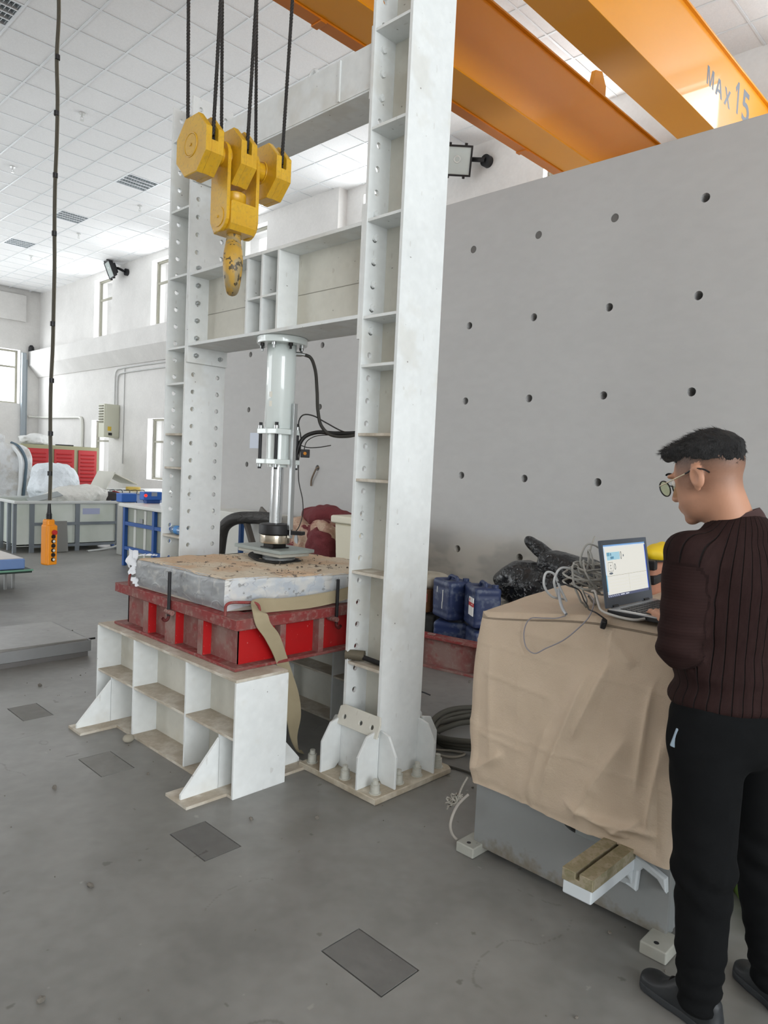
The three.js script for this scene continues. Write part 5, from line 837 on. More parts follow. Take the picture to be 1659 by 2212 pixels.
{ // heap of grey signal cable
  const mC = M(0xa6a59f, { roughness: 0.45 }), rnd = rng(55);
  const t = thing('cable_heap', 'tangled heap of grey cable on the cloth to the left of the laptop', 'cable', [2.56, 1.12, -1.4]);
  const loop = (c, a, b, yaw, tilt, turns, wob, r = 0.0042, ph = 0) => { const p = [], n = Math.round(18 * turns), e = new THREE.Euler(tilt, yaw, 0, 'YXZ'); for (let i = 0; i <= n; i++) { const q = ph + i / n * turns * 2 * PI; p.push(V(Math.cos(q) * a * (1 + wob * (rnd() - 0.5)), 0.002 * i, Math.sin(q) * b * (1 + wob * (rnd() - 0.5))).applyEuler(e).add(c)); } part(t, 'cable_loop', tube(p, r, n * 5, 7), mC); };
  loop(V(2.62, 1.145, -1.38), 0.11, 0.075, 0.5, 0.15, 3.3, 0.25); loop(V(2.6, 1.16, -1.38), 0.09, 0.08, 1.2, -0.2, 2.6, 0.3); loop(V(2.64, 1.17, -1.4), 0.1, 0.06, 0.2, 0.35, 2.2, 0.3);
  loop(V(2.52, 1.17, -1.38), 0.06, 0.08, 0.2, 1.1, 1.4, 0.2); loop(V(2.62, 1.245, -1.4), 0.05, 0.06, 0.8, 1.3, 1.5, 0.2); loop(V(2.57, 1.2, -1.36), 0.07, 0.07, 0.4, 0.9, 1.3, 0.2);
  part(t, 'cable_loop', tube([V(2.56, 1.22, -1.36), V(2.54, 1.27, -1.38), V(2.6, 1.335, -1.39), V(2.68, 1.32, -1.38), V(2.74, 1.26, -1.37), V(2.74, 1.2, -1.36), V(2.66, 1.17, -1.36)], 0.0042, 60, 7), mC);
  part(t, 'cable_loop', tube([V(2.72, 1.36, -1.42), V(2.65, 1.31, -1.4), V(2.6, 1.25, -1.38), V(2.6, 1.2, -1.38), V(2.63, 1.16, -1.37)], 0.0042, 40, 7), mC);
  part(t, 'cable_loop', tube([V(2.5, 1.12, -1.42), V(2.42, 1.14, -1.43), V(2.38, 1.185, -1.44), V(2.39, 1.23, -1.44), V(2.43, 1.225, -1.43), V(2.45, 1.17, -1.41), V(2.47, 1.12, -1.39)], 0.0048, 60, 7), M(0xc6c8c8, { roughness: 0.4 }));
  part(t, 'cable_loop', tube([V(2.46, 1.13, -1.42), V(2.42, 1.2, -1.42), V(2.46, 1.245, -1.42), V(2.54, 1.23, -1.4), V(2.58, 1.19, -1.38)], 0.0048, 50, 7), M(0xc6c8c8, { roughness: 0.4 }));
  part(t, 'cable_end', tube([V(2.455, 1.165, -1.42), V(2.42, 1.13, -1.39), V(2.39, 1.105, -1.36), V(2.375, 1.09, -1.335)], 0.0058, 30, 8), M(0xb0b4b8, { roughness: 0.4 }));
  single('hanging_wire', 'thin grey wire hanging in a long loop down the front of the cloth', 'wire', tube([V(2.372, 1.085, -1.335), V(2.366, 1.07, -1.37), V(2.36, 1.062, -1.42), V(2.352, 1.05, -1.475), V(2.348, 1.0, -1.495), V(2.345, 0.94, -1.48), V(2.34, 0.925, -1.44), V(2.338, 0.955, -1.39), V(2.338, 1.0, -1.32), V(2.345, 1.05, -1.27), V(2.36, 1.1, -1.235), V(2.4, 1.145, -1.24), V(2.45, 1.16, -1.28), V(2.5, 1.16, -1.33)], 0.0024, 120, 6), M(0x8d8a90, { roughness: 0.5 }), [2.35, 0.925, -1.4]);
}
{ // what lies behind the laptop
  const b = thing('tan_bag', 'tan bag with broad black straps standing behind the laptop', 'bag', [2.93, 1.12, -1.25]);
  part(b, 'body', at(new RoundedBoxGeometry(0.24, 0.15, 0.1, 4, 0.03), 2.93, 1.2, -1.25), M(0xa8745c, { roughness: 0.7 }));
  part(b, 'strap', mg(bxo(0.27, 0.038, 0.115, V(2.94, 1.215, -1.25), 0, 0, 0.12, 0.01)), mBlack);
  part(b, 'strap', mg(bxo(0.03, 0.04, 0.11, V(2.815, 1.262, -1.25), 0, 0, 0.1, 0.006), bxo(0.25, 0.006, 0.112, V(2.94, 1.272, -1.25), 0, 0, -0.06, 0.002)), mBlack);
  single('yellow_cloth', 'small bright yellow crumpled item on top of the tan bag', 'cloth', at(surface((x, y, z) => Math.sqrt((x / 0.085) ** 2 + (y / 0.045) ** 2 + (z / 0.05) ** 2) - 1 + 0.25 * noise3(x * 22, y * 22, z * 22), [-0.11, -0.06, -0.07], [0.11, 0.06, 0.07], 0.007), 2.95, 1.298, -1.25), M(0xe2bf16, { roughness: 0.6 }), [2.95, 1.27, -1.25]);
}
// ------------------------------------------------------------------ things against the grey wall
{
  const t = thing('red_channel_beam', 'dusty red steel beam lying on the floor in front of the blue cans', 'steel beam', [4.46, 0, -3.8]);
  const A = V(4.52, 0, -4.6), ang = 0.16, m = new THREE.Matrix4().makeRotationY(ang).setPosition(4.43, 0, -3.6), k = g => bake(g, m), L0 = -1.6, L1 = 1.0;
  part(t, 'top_flange', k(bx(-0.02, 0.1, 0.24, 0.262, L0, L1, 0.003)), memo.rf); part(t, 'bottom_flange', k(bx(-0.02, 0.1, 0.0, 0.02, L0, L1, 0.003)), mRedDust); part(t, 'web', k(bx(0.035, 0.047, 0.02, 0.24, L0, L1)), mRedDust);
  for (const z of [-0.9, -0.22, 0.36]) part(t, 'stiffener', k(bx(-0.016, 0.035, 0.02, 0.24, z - 0.02, z + 0.02)), M(0xb9a59c, { map: T.dust, roughness: 0.9 }));
  part(t, 'lug', k(bx(0.01, 0.05, 0.262, 0.275, -0.13, -0.07, 0.004)), mRedDust);
}
function jerrican() {
  const t = thing('jerrican', '', 'jerrican', [0, 0, 0], 'blue plastic cans by the grey wall'), mC = M(0xffffff, { map: T.canBlue, roughness: 0.5 }), o = { local: true };
  const f = surface((x, y, z) => { const qx = Math.abs(x) - 0.115 - 0.01 * smooth(0.0, 0.3, y), qy = Math.abs(y - 0.165) - 0.135, qz = Math.abs(z) - 0.085, d = Math.hypot(Math.max(qx, 0), Math.max(qy, 0), Math.max(qz, 0)) + Math.min(Math.max(qx, qy, qz), 0) - 0.03; const band = Math.exp(-(((y - 0.265) / 0.012) ** 2)) * 0.004 + Math.exp(-(((y - 0.06) / 0.012) ** 2)) * 0.004, rec = Math.max(0, 1 - ((x / 0.075) ** 2 + (z / 0.09) ** 2)) * smooth(0.28, 0.33, y) * 0.03; return d + band + rec; }, [-0.17, -0.02, -0.14], [0.17, 0.35, 0.14], 0.011);
  part(t, 'body', uvm(f), mC, o);
  part(t, 'handle', tube([V(-0.085, 0.31, 0), V(-0.07, 0.35, 0), V(-0.02, 0.356, 0), V(0.03, 0.356, 0), V(0.06, 0.335, 0), V(0.07, 0.31, 0)], 0.016, 24, 8), mC, o);
  part(t, 'cap', mg(cyl(V(-0.1, 0.315, 0.07), V(-0.1, 0.352, 0.07), 0.028, 0.027, 18)), mC, o);
  return t;
}
{
  const c = jerrican(), P = [[4.8, 0.0, -3.76, 2.0, 'lower left blue can, standing on the floor behind the red beam'], [4.78, 0.352, -3.78, 1.95, 'upper left blue can with white paint drips, stacked on another beside the labelled one'], [4.76, 0.0, -3.42, 2.25, 'lower right blue can behind the red beam, under the labelled one'], [4.75, 0.352, -3.44, 2.2, 'upper right blue can with a white and red sticker']];
  const list = P.map(([x, y, z, r, l], i) => { if (!i) { c.position.set(x, y, z); c.rotation.y = r; c.userData.label = l; return c; } return dup(c, l, [x, y, z], r); });
  const mk = canvasTex(128, 160, (g, w, h) => { g.fillStyle = '#e9e8e4'; g.fillRect(0, 0, w, h); g.fillStyle = '#c23a36'; g.fillRect(0, 44, w, 34); g.beginPath(); g.arc(24, 24, 13, 0, 7); g.fill(); g.fillStyle = '#f0d8d4'; g.fillRect(70, 56, 46, 6); });
  const s = bx(-0.002, 0.002, 0.05, 0.2, -0.062, 0.062); setUV(s, (x, y, z) => [clamp((0.062 + z) / 0.124), clamp((y - 0.05) / 0.15)]);
  const st = new THREE.Mesh(bx(0.01, 0.13, 0.1, 0.245, 0.114, 0.1195), M(0xffffff, { map: mk, roughness: 0.6 })); setUV(st.geometry, (x, y) => [clamp((x - 0.01) / 0.12), clamp((y - 0.1) / 0.145)]); st.name = 'sticker';
  const h = new THREE.Group(); // the sticker sits on the long face turned to the viewer
  list[3].add(st); st.rotation.y = PI; st.position.set(-0.01, 0, 0); st.castShadow = st.receiveShadow = true;
  [[-0.05, 0.2, 0.1], [-0.045, 0.12, 0.06], [0.05, 0.24, 0.05]].forEach(([x, y, hh]) => { const d = new THREE.Mesh(bx(x, x + 0.008, y - hh / 2, y + hh / 2, -0.1195, -0.114), memo.drip ??= M(0xd8d8d4, { roughness: 0.7 })); d.name = 'paint_drip'; d.castShadow = d.receiveShadow = true; list[1].add(d); });
  const g = dup(c, 'dark dusty can half hidden behind the near column, left of the blue cans', [4.86, 0, -4.14], 1.3); g.traverse(q => { if (q.isMesh) q.material = memo.gcan ??= M(0x4a4f55, { map: T.dust, roughness: 0.8 }); });
  single('carton', 'brown carton standing on the dark can beside the near column', 'box', uvm(bx(4.72, 5.0, 0.36, 0.56, -4.3, -4.0, 0.008)), M(0x8d6d4c, { roughness: 0.9, map: T.wood }), [4.86, 0.355, -4.15]);
}
function sackShape(rx, ry, rz, seed, amp = 0.18) { return surface((x, y, z) => { const n = noise3(x * 5 + seed, y * 5, z * 5) * amp + noise3(x * 14, y * 14 + seed, z * 14) * amp * 0.4 + Math.abs(noise3(x * 9, y * 3, z * 9 + seed)) * amp * 0.3; return (Math.sqrt(Math.abs(x / rx) ** 2.6 + Math.abs(y / ry) ** 2.6 + Math.abs(z / rz) ** 2.6) - 1 + n) * Math.min(rx, ry, rz) * 0.8; }, [-rx * 1.35, -ry * 1.35, -rz * 1.35], [rx * 1.35, ry * 1.35, rz * 1.35], Math.max(0.012, Math.min(rx, ry, rz) / 11)); }
{
  single('cement_sack', 'pale dusty sack on the brown carton at the edge of the near column', 'sack', uvm(at(sackShape(0.15, 0.07, 0.16, 4), 4.88, 0.62, -4.12)), M(0xc9bfae, { map: T.sack, roughness: 0.9 }), [4.88, 0.56, -4.12], 'sacks by the grey wall');
  single('cement_sack', 'pale printed sack behind the cloth-covered machine, under the black bag', 'sack', uvm(at(sackShape(0.3, 0.28, 0.5, 8, 0.1), 5.3, 0.25, -3.25)), M(0xd2cabd, { map: T.sack, roughness: 0.9 }), [5.3, 0, -3.25], 'sacks by the grey wall');
  const mB = MP(0x17181a, { roughness: 0.28, bumpMap: T.bag, bumpScale: 0.018, clearcoat: 0.3, clearcoatRoughness: 0.3 });
  single('bin_bag', 'lower plump black plastic bag behind the covered machine', 'bag', uvm(at(sackShape(0.22, 0.19, 0.36, 21, 0.16), 5.22, 0.66, -3.22, 0.1, 0.1, 0)), mB, [5.22, 0.5, -3.22]);
  single('bin_bag', 'upper black plastic bag with a stiff pointed end sticking up beside the cables', 'bag', mg(uvm(at(sackShape(0.18, 0.12, 0.34, 33, 0.2), 5.3, 0.84, -2.93, 0.15, 0.2, 0)), uvm(at(sackShape(0.07, 0.06, 0.24, 41, 0.16), 5.3, 0.945, -3.22, 0.55, 0.1, 0))), mB, [5.3, 0.78, -3.0]);
}
{ // between the two columns
  const mT = M(0xffffff, { map: T.tank, roughness: 0.6 });
  single('white_locker', 'pale grey metal cabinet against the grey wall behind the far column', 'cabinet', mg(uvm(bx(5.2, 5.7, 0, 0.95, -8.4, -7.15, 0.015))), M(0xd4d4cd, { roughness: 0.6 }), [5.45, 0, -7.8]);
  const duct = thing('black_duct', 'thick black taped duct bending over behind the far column', 'duct', [4.9, 0, -7.4]), mD = M(0x2c2a27, { roughness: 0.6, bumpMap: T.foilBump, bumpScale: 0.01 });
  part(duct, 'duct', tube([V(4.85, 0.0, -7.5), V(4.85, 0.5, -7.48), V(4.87, 0.8, -7.42), V(4.92, 0.9, -7.3), V(5.0, 0.94, -7.05), V(5.05, 0.955, -6.6)], 0.075, 60, 14), mD);
  part(duct, 'strut', bxo(0.07, 0.62, 0.05, V(5.0, 0.62, -7.0), -0.45, 0, 0.05, 0.006), M(0x55504a, { roughness: 0.8 }));
  part(duct, 'bracket', bxo(0.03, 0.12, 0.12, V(5.05, 1.0, -6.9), 0.5, 0, 0, 0.004), M(0x6c6862, { roughness: 0.7 }));
  single('blue_post', 'thin blue upright post beside the black duct', 'post', uvm(bx(5.05, 5.1, 0, 0.95, -7.38, -7.33, 0.004)), M(0x275796, { roughness: 0.5 }), [5.07, 0, -7.35]);
  single('plywood_sheet', 'brown plywood sheet leaning against the wall behind the jack', 'board', bxo(0.9, 0.9, 0.018, V(5.35, 0.42, -6.75), 0, PI / 2 - 0.05, 0, 0.002).rotateX(0), M(0x9f8460, { map: T.wood, roughness: 0.85 }), [5.35, 0, -6.75]);
  single('pale_board', 'pale grey triangular offcut of board behind the jack', 'board', ext([[0, 0], [0.3, 0], [0.24, 0.42], [0.16, 0.44]], 0.015, [AX.z, AX.y, AX.x], V(5.0, 0.42, -6.42)), M(0xb9bfc2, { roughness: 0.7 }), [5.0, 0.42, -6.3]);
  single('crate_stack', 'stacked timber crate under the patterned blanket by the grey wall', 'crate', mg(uvm(bx(4.95, 5.6, 0, 0.52, -6.4, -5.56, 0.01))), M(0x77664f, { map: T.wood, roughness: 0.9 }), [5.28, 0, -5.95]);
  const bl = thing('blanket', 'crumpled maroon and beige patterned blanket heaped behind the jack', 'blanket', [5.2, 0.52, -6.0]);
  part(bl, 'heap', uvm(at(sackShape(0.25, 0.27, 0.42, 51, 0.35), 5.2, 0.76, -6.05)), M(0xffffff, { map: T.blanket, roughness: 0.95, bumpMap: T.clothBump, bumpScale: 0.02 }));
  part(bl, 'maroon_fold', uvm(mg(at(sackShape(0.2, 0.12, 0.36, 57, 0.4), 5.25, 1.02, -5.98, 0.1, 0.2, 0), at(sackShape(0.12, 0.22, 0.17, 63, 0.4), 5.02, 0.72, -5.78, 0.2, 0, 0.2))), M(0x6e2f33, { roughness: 0.95, bumpMap: T.clothBump, bumpScale: 0.02 }), { label: 'plain maroon folds' });
  const b = thing('cream_bin', 'cream plastic bin with a rolled rim beside the blanket and the near column', 'bin', [5.05, 0.3, -5.2]);
  part(b, 'body', ext([[-5.4, 0.3], [-4.95, 0.3], [-4.9, 1.02], [-5.46, 1.02]], 0.4, [AX.z, AX.y, AX.x], V(4.9, 0, 0), { bev: 0.02 }), M(0xd9d3bd, { roughness: 0.5 }));
  part(b, 'rim', bx(4.87, 5.33, 1.02, 1.1, -5.49, -4.86, 0.02), M(0xddd8c4, { roughness: 0.5 }));
  single('bin_pedestal', 'low wooden box carrying the cream bin', 'box', uvm(bx(4.9, 5.35, 0, 0.3, -5.45, -4.9, 0.01)), M(0x8a7a62, { map: T.wood, roughness: 0.9 }), [5.1, 0, -5.2]);
  single('taped_paper', 'small white printed sheet taped to the grey wall left of the jack', 'paper', bx(5.746, 5.7485, 1.79, 2.0, -8.2, -7.97), M(0xe3e7ee, { roughness: 0.7, map: canvasTex(128, 128, (c, w, h) => { c.fillStyle = '#e8ecf2'; c.fillRect(0, 0, w, h); c.fillStyle = '#b3bacb'; for (let i = 0; i < 7; i++) c.fillRect(40 + (i % 2) * 10, 30 + i * 12, 60 - (i % 3) * 8, 3); }) }), [5.747, 1.9, -8.08]);
}
{ // hoses and wires of the jack
  const mH = M(0x3c3a35, { roughness: 0.55 });
  single('pressure_hose', 'long dark hose dropping from the top of the jack and swinging right', 'hose', tube([V(2.775, 2.262, -3.42), V(2.8, 2.25, -3.4), V(2.82, 2.18, -3.375), V(2.83, 2.05, -3.36), V(2.835, 1.93, -3.35), V(2.85, 1.84, -3.33), V(2.89, 1.79, -3.29), V(2.96, 1.785, -3.2), V(3.05, 1.83, -3.1), V(3.15, 1.88, -3.0), V(3.2, 1.75, -2.98), V(3.21, 1.4, -2.99), V(3.21, 0.9, -3.0)], 0.0105, 140, 9), mH, [2.775, 1.78, -3.42], 'hoses of the jack');
  single('pressure_hose', 'thick black hose curving from the lower end of the jack to the near column', 'hose', tube([V(2.755, 1.66, -3.44), V(2.765, 1.72, -3.43), V(2.79, 1.77, -3.41), V(2.84, 1.8, -3.36), V(2.92, 1.8, -3.27), V(3.02, 1.815, -3.15), V(3.16, 1.9, -3.04), V(3.23, 1.85, -3.03), V(3.25, 1.4, -3.05), V(3.25, 0.9, -3.06)], 0.0125, 120, 9), M(0x1c1b1a, { roughness: 0.5 }), [2.755, 1.66, -3.44], 'hoses of the jack');
  const mW = M(0x2b2926, { roughness: 0.6 });
  single('sensor_wire', 'thin dark wire arching from the jack across to the near column', 'wire', tube([V(2.765, 1.63, -3.43), V(2.77, 1.75, -3.42), V(2.755, 1.86, -3.43), V(2.77, 1.9, -3.41), V(2.81, 1.9, -3.37), V(2.87, 1.86, -3.31), V(2.95, 1.81, -3.23), V(3.05, 1.8, -3.14), V(3.15, 1.83, -3.06), V(3.21, 1.75, -3.06), V(3.22, 1.4, -3.08), V(3.22, 0.9, -3.1)], 0.0042, 120, 6), mW, [2.765, 1.63, -3.43], 'wires of the jack');
  single('sensor_wire', 'thin wire running down from the jack to the sensor arm at the collar', 'wire', tube([V(2.765, 1.63, -3.43), V(2.765, 1.5, -3.42), V(2.785, 1.38, -3.4), V(2.79, 1.3, -3.4), V(2.765, 1.22, -3.4), V(2.74, 1.185, -3.405)], 0.0032, 60, 6), mW, [2.765, 1.18, -3.43], 'wires of the jack');
  single('sensor_wire', 'short stray wire pointing right beside the lower end of the jack', 'wire', tube([V(2.765, 1.72, -3.43), V(2.8, 1.705, -3.39), V(2.85, 1.71, -3.34), V(2.9, 1.725, -3.29)], 0.003, 30, 6), mW, [2.765, 1.72, -3.43], 'wires of the jack');
  single('sensor_wire', 'thin wire curving from the little black sensor box up to the hoses', 'wire', tube([V(2.78, 1.69, -3.4), V(2.79, 1.74, -3.39), V(2.83, 1.775, -3.36), V(2.9, 1.79, -3.28)], 0.003, 30, 6), mW, [2.78, 1.69, -3.4], 'wires of the jack');
  const s = thing('sensor_box', 'small square black sensor box with a brass eye beside the lower end of the jack', 'sensor', [2.79, 1.64, -3.4]);
  part(s, 'box', bxo(0.055, 0.05, 0.03, V(2.79, 1.668, -3.4), 0, -0.75, 0, 0.003), mBlack);
  part(s, 'eye', cyl(V(2.7795, 1.668, -3.3885), V(2.7765, 1.668, -3.3855), 0.01, 0.01, 16), M(0xb0742c, { metalness: 0.7, roughness: 0.35 }));
}
// ------------------------------------------------------------------ far left: tanks, bags, cabinet, tables
{
  const mG = M(0x7b8288, { roughness: 0.5, metalness: 0.3 }), mT = M(0xffffff, { map: T.tank, roughness: 0.4 }), z1 = -11.85, z0 = -13.2, x0 = 3.95, x1 = 5.72;
  const t = thing('plastic_tank', 'long white plastic tank in a grey steel frame, heaped with sheets and bags', 'tank', [4.85, 0, -12.5]);
  part(t, 'basin', mg(bx(x0 + 0.05, x1 - 0.02, 0.11, 0.8, z1 - 0.06, z1 - 0.03), bx(x0 + 0.05, x0 + 0.08, 0.11, 0.8, z0, z1 - 0.06), bx(x1 - 0.05, x1 - 0.02, 0.11, 0.8, z0, z1 - 0.06), bx(x0 + 0.05, x1 - 0.02, 0.11, 0.8, z0, z0 + 0.03), bx(x0 + 0.05, x1 - 0.02, 0.1, 0.13, z0, z1 - 0.03)), mT);
  part(t, 'rim', mg(bx(x0, x1 + 0.22, 0.775, 0.825, z1 - 0.045, z1 + 0.005, 0.012), bx(x0, x0 + 0.05, 0.775, 0.825, z0, z1 - 0.045, 0.012), bx(x1 + 0.17, x1 + 0.22, 0.775, 0.825, z0, z1 - 0.045, 0.012), bx(x0, x1 + 0.22, 0.775, 0.825, z0 - 0.05, z0, 0.012)), M(0xc9ccca, { roughness: 0.45 }));
  for (const x of [4.22, 4.94, 5.63]) part(t, 'leg', bx(x - 0.035, x + 0.035, 0, 0.775, z1 - 0.03, z1 + 0.0), mG);
  for (const z of [-12.15, -12.5, -12.85]) part(t, 'side_post', bx(x0, x0 + 0.05, 0.02, 0.775, z - 0.025, z + 0.025), mG);
  part(t, 'leg', bx(x0, x0 + 0.05, 0, 0.775, z1 - 0.08, z1 - 0.03), mG); part(t, 'leg', bx(x1 + 0.1, x1 + 0.15, 0, 0.775, z0, z0 + 0.05), mG);
  part(t, 'rail', bx(4.22, 5.63, 0.43, 0.475, z1 - 0.03, z1 + 0.002), mG); part(t, 'rail', bx(4.22, 5.63, 0.075, 0.12, z1 - 0.03, z1 + 0.002), mG);
  part(t, 'faded_stencil', bx(5.03, 5.32, 0.6, 0.7, z1 - 0.0301, z1 - 0.029), M(0xa9b0cc, { roughness: 0.6 }));
  single('leaning_board', 'grey trapezoid board leaning on the front of the white tank behind the orange control', 'panel', bxo(0.38, 0.5, 0.02, V(4.55, 0.255, -11.76), -0.14, 0, 0, 0.004), M(0x7c7c78, { roughness: 0.7 }), [4.55, 0, -11.75]);
  single('pale_hose', 'pale thin hose on the floor in front of the white tank', 'hose', tube([V(5.0, 0.015, -11.6), V(5.3, 0.02, -11.7), V(5.5, 0.04, -11.75), V(5.75, 0.1, -11.8), V(5.95, 0.13, -11.9)], 0.018, 30, 8), M(0xb9bcba, { roughness: 0.6 }), [5.3, 0, -11.7]);
  // big bag and the heaps of sheeting
  const bb = thing('bulk_bag', 'big grimy white woven bulk bag with a grey lifting strap at the left edge', 'bulk bag', [4.38, 0, -14.05]), mS = M(0xffffff, { map: T.sack, roughness: 0.85, bumpMap: T.clothBump, bumpScale: 0.03 });
  const bagf = (x, y, z) => { const w = 0.42 + 0.08 * smooth(0, 0.7, y) - 0.12 * smooth(1.3, 1.75, y), q = Math.max(Math.abs(x) - w * 0.75, Math.abs(z) - w * 0.62); return Math.hypot(Math.max(Math.abs(x) - w * 0.75, 0), Math.max(Math.abs(z) - w * 0.62, 0), Math.max(Math.abs(y - 0.87) - 0.72, 0)) - 0.13 + 0.03 * noise3(x * 4, y * 4, z * 4) + 0.012 * noise3(x * 11, y * 11, z * 11); };
  part(bb, 'bag', uvm(at(surface(bagf, [-0.75, -0.1, -0.65], [0.75, 1.95, 0.65], 0.04), 4.38, 0.02, -14.05)), mS);
  part(bb, 'lifting_strap', tube([V(4.66, 0.7, -13.56), V(4.69, 1.15, -13.54), V(4.7, 1.45, -13.56), V(4.63, 1.68, -13.7), V(4.55, 1.75, -13.85)], 0.026, 40, 6), M(0x5e707c, { roughness: 0.8 }));
  part(bb, 'seam_band', tube([V(4.59, 0.7, -13.56), V(4.61, 1.15, -13.53), V(4.6, 1.5, -13.56), V(4.53, 1.68, -13.72)], 0.034, 40, 6), M(0xdfe3e4, { roughness: 0.8 }));
  single('bag_mouth', 'small tied white bag end poking up on the bulk bag', 'bag', uvm(at(sackShape(0.1, 0.12, 0.1, 61, 0.3), 4.35, 1.79, -13.9)), mS, [4.35, 1.7, -13.9]);
  single('plastic_sheet', 'milky translucent plastic sheeting bulging in the tank between bag and red cabinet', 'sheeting', uvm(at(sackShape(0.42, 0.38, 0.34, 71, 0.2), 4.92, 1.05, -12.75, 0, 0.3, -0.25)), MP(0xe3eaf0, { roughness: 0.45, bumpMap: T.clothBump, bumpScale: 0.03, sheen: 0.3 }), [4.92, 0.7, -12.75]);
  single('plastic_sheet', 'long crumpled off-white sheet spilling along the front of the tank', 'sheeting', uvm(at(sackShape(0.5, 0.2, 0.3, 75, 0.25), 5.1, 0.86, -12.3, 0, 0.1, 0.08)), M(0xdddcd6, { roughness: 0.8, bumpMap: T.clothBump, bumpScale: 0.03 }), [5.1, 0.7, -12.3]);
  single('offcut_bundle', 'brown and white rags pushed up behind the milky sheeting', 'rags', uvm(mg(at(sackShape(0.09, 0.14, 0.09, 81, 0.35), 5.2, 1.2, -13.0), at(sackShape(0.07, 0.1, 0.07, 83, 0.35), 5.3, 1.12, -12.95))), M(0xa98d74, { roughness: 0.9 }), [5.22, 0.95, -12.95]);
  single('cut_panel', 'dark grey cut panel lying slanted on the tank rim below the bulk bag', 'panel', bxo(0.5, 0.012, 0.25, V(4.45, 0.88, -11.98), 0.2, 0, 0.25, 0.002), M(0x8f9494, { roughness: 0.5 }), [4.45, 0.84, -11.98]);
  single('netting_bundle', 'bundle of crumpled white netting on top of the far machine, near the corner', 'netting', uvm(at(sackShape(0.33, 0.13, 0.3, 87, 0.35), 6.35, 1.88, -17.8)), M(0xd9dad8, { roughness: 0.85 }), [6.35, 1.78, -17.8]);
}
{ // cabinet with red louvred doors
  const t = thing('louvred_machine', 'olive machine housing with three red louvred doors in front of the far windows', 'machine cabinet', [6.9, 0, -17.9]), mO = M(0x9a9878, { roughness: 0.6 }), mR = M(0xb0272b, { roughness: 0.5 });
  part(t, 'housing', bx(5.95, 7.78, 0, 1.78, -18.4, -17.5, 0.02), mO);
  for (const [a, b] of [[6.1, 6.57], [6.7, 7.17], [7.27, 7.72]].map(([a, b]) => [a, b])) { const d = part(t, 'door', bx(a, b, 0.85, 1.69, -17.5, -17.475, 0.006), mR); for (let k = 0; k < 8; k++) part(d, 'louvre', bxo((b - a) * 0.72, 0.014, 0.04, V((a + b) / 2, 0.95 + k * 0.09, -17.468), 0.5, 0, 0), mR); }
  part(t, 'top_bar', bx(6.8, 7.2, 1.78, 1.81, -17.7, -17.6, 0.005), mBlack);
}
{ // blue-framed tank
  const t = thing('blue_framed_tank', 'white plastic tank in a blue steel frame half hidden by the far column', 'tank', [5.3, 0, -9.4]), mB = M(0x1d4f93, { roughness: 0.5 }), x = 4.85, z0 = -10.0, z1 = -8.6;
  part(t, 'rim', bx(x - 0.05, x + 0.95, 0.86, 0.91, z0 - 0.1, z1 + 0.05, 0.015), M(0xd2d3cf, { roughness: 0.45 }));
  part(t, 'basin', bx(x + 0.03, x + 0.9, 0.1, 0.86, z0 + 0.03, z1, 0.02), M(0xb5b5ae, { map: T.tank, roughness: 0.5 }));
  for (const z of [z0, -9.13, -8.65]) part(t, 'post', bx(x - 0.02, x + 0.03, 0, 0.86, z - 0.01, z + 0.05, 0.003), mB);
  for (const y of [0.6, 0.24]) part(t, 'rail', bx(x - 0.015, x + 0.03, y, y + 0.05, z0 + 0.05, z1), mB);
  for (const z of [-9.72, -9.42]) part(t, 'rib', bx(x + 0.022, x + 0.034, 0.12, 0.84, z - 0.035, z + 0.035, 0.004), M(0xc2c3bd, { roughness: 0.5 }));
  part(t, 'placard', bx(x + 0.018, x + 0.022, 0.66, 0.72, -9.58, -9.48), M(0x8a8c8c, { roughness: 0.6 }));
}
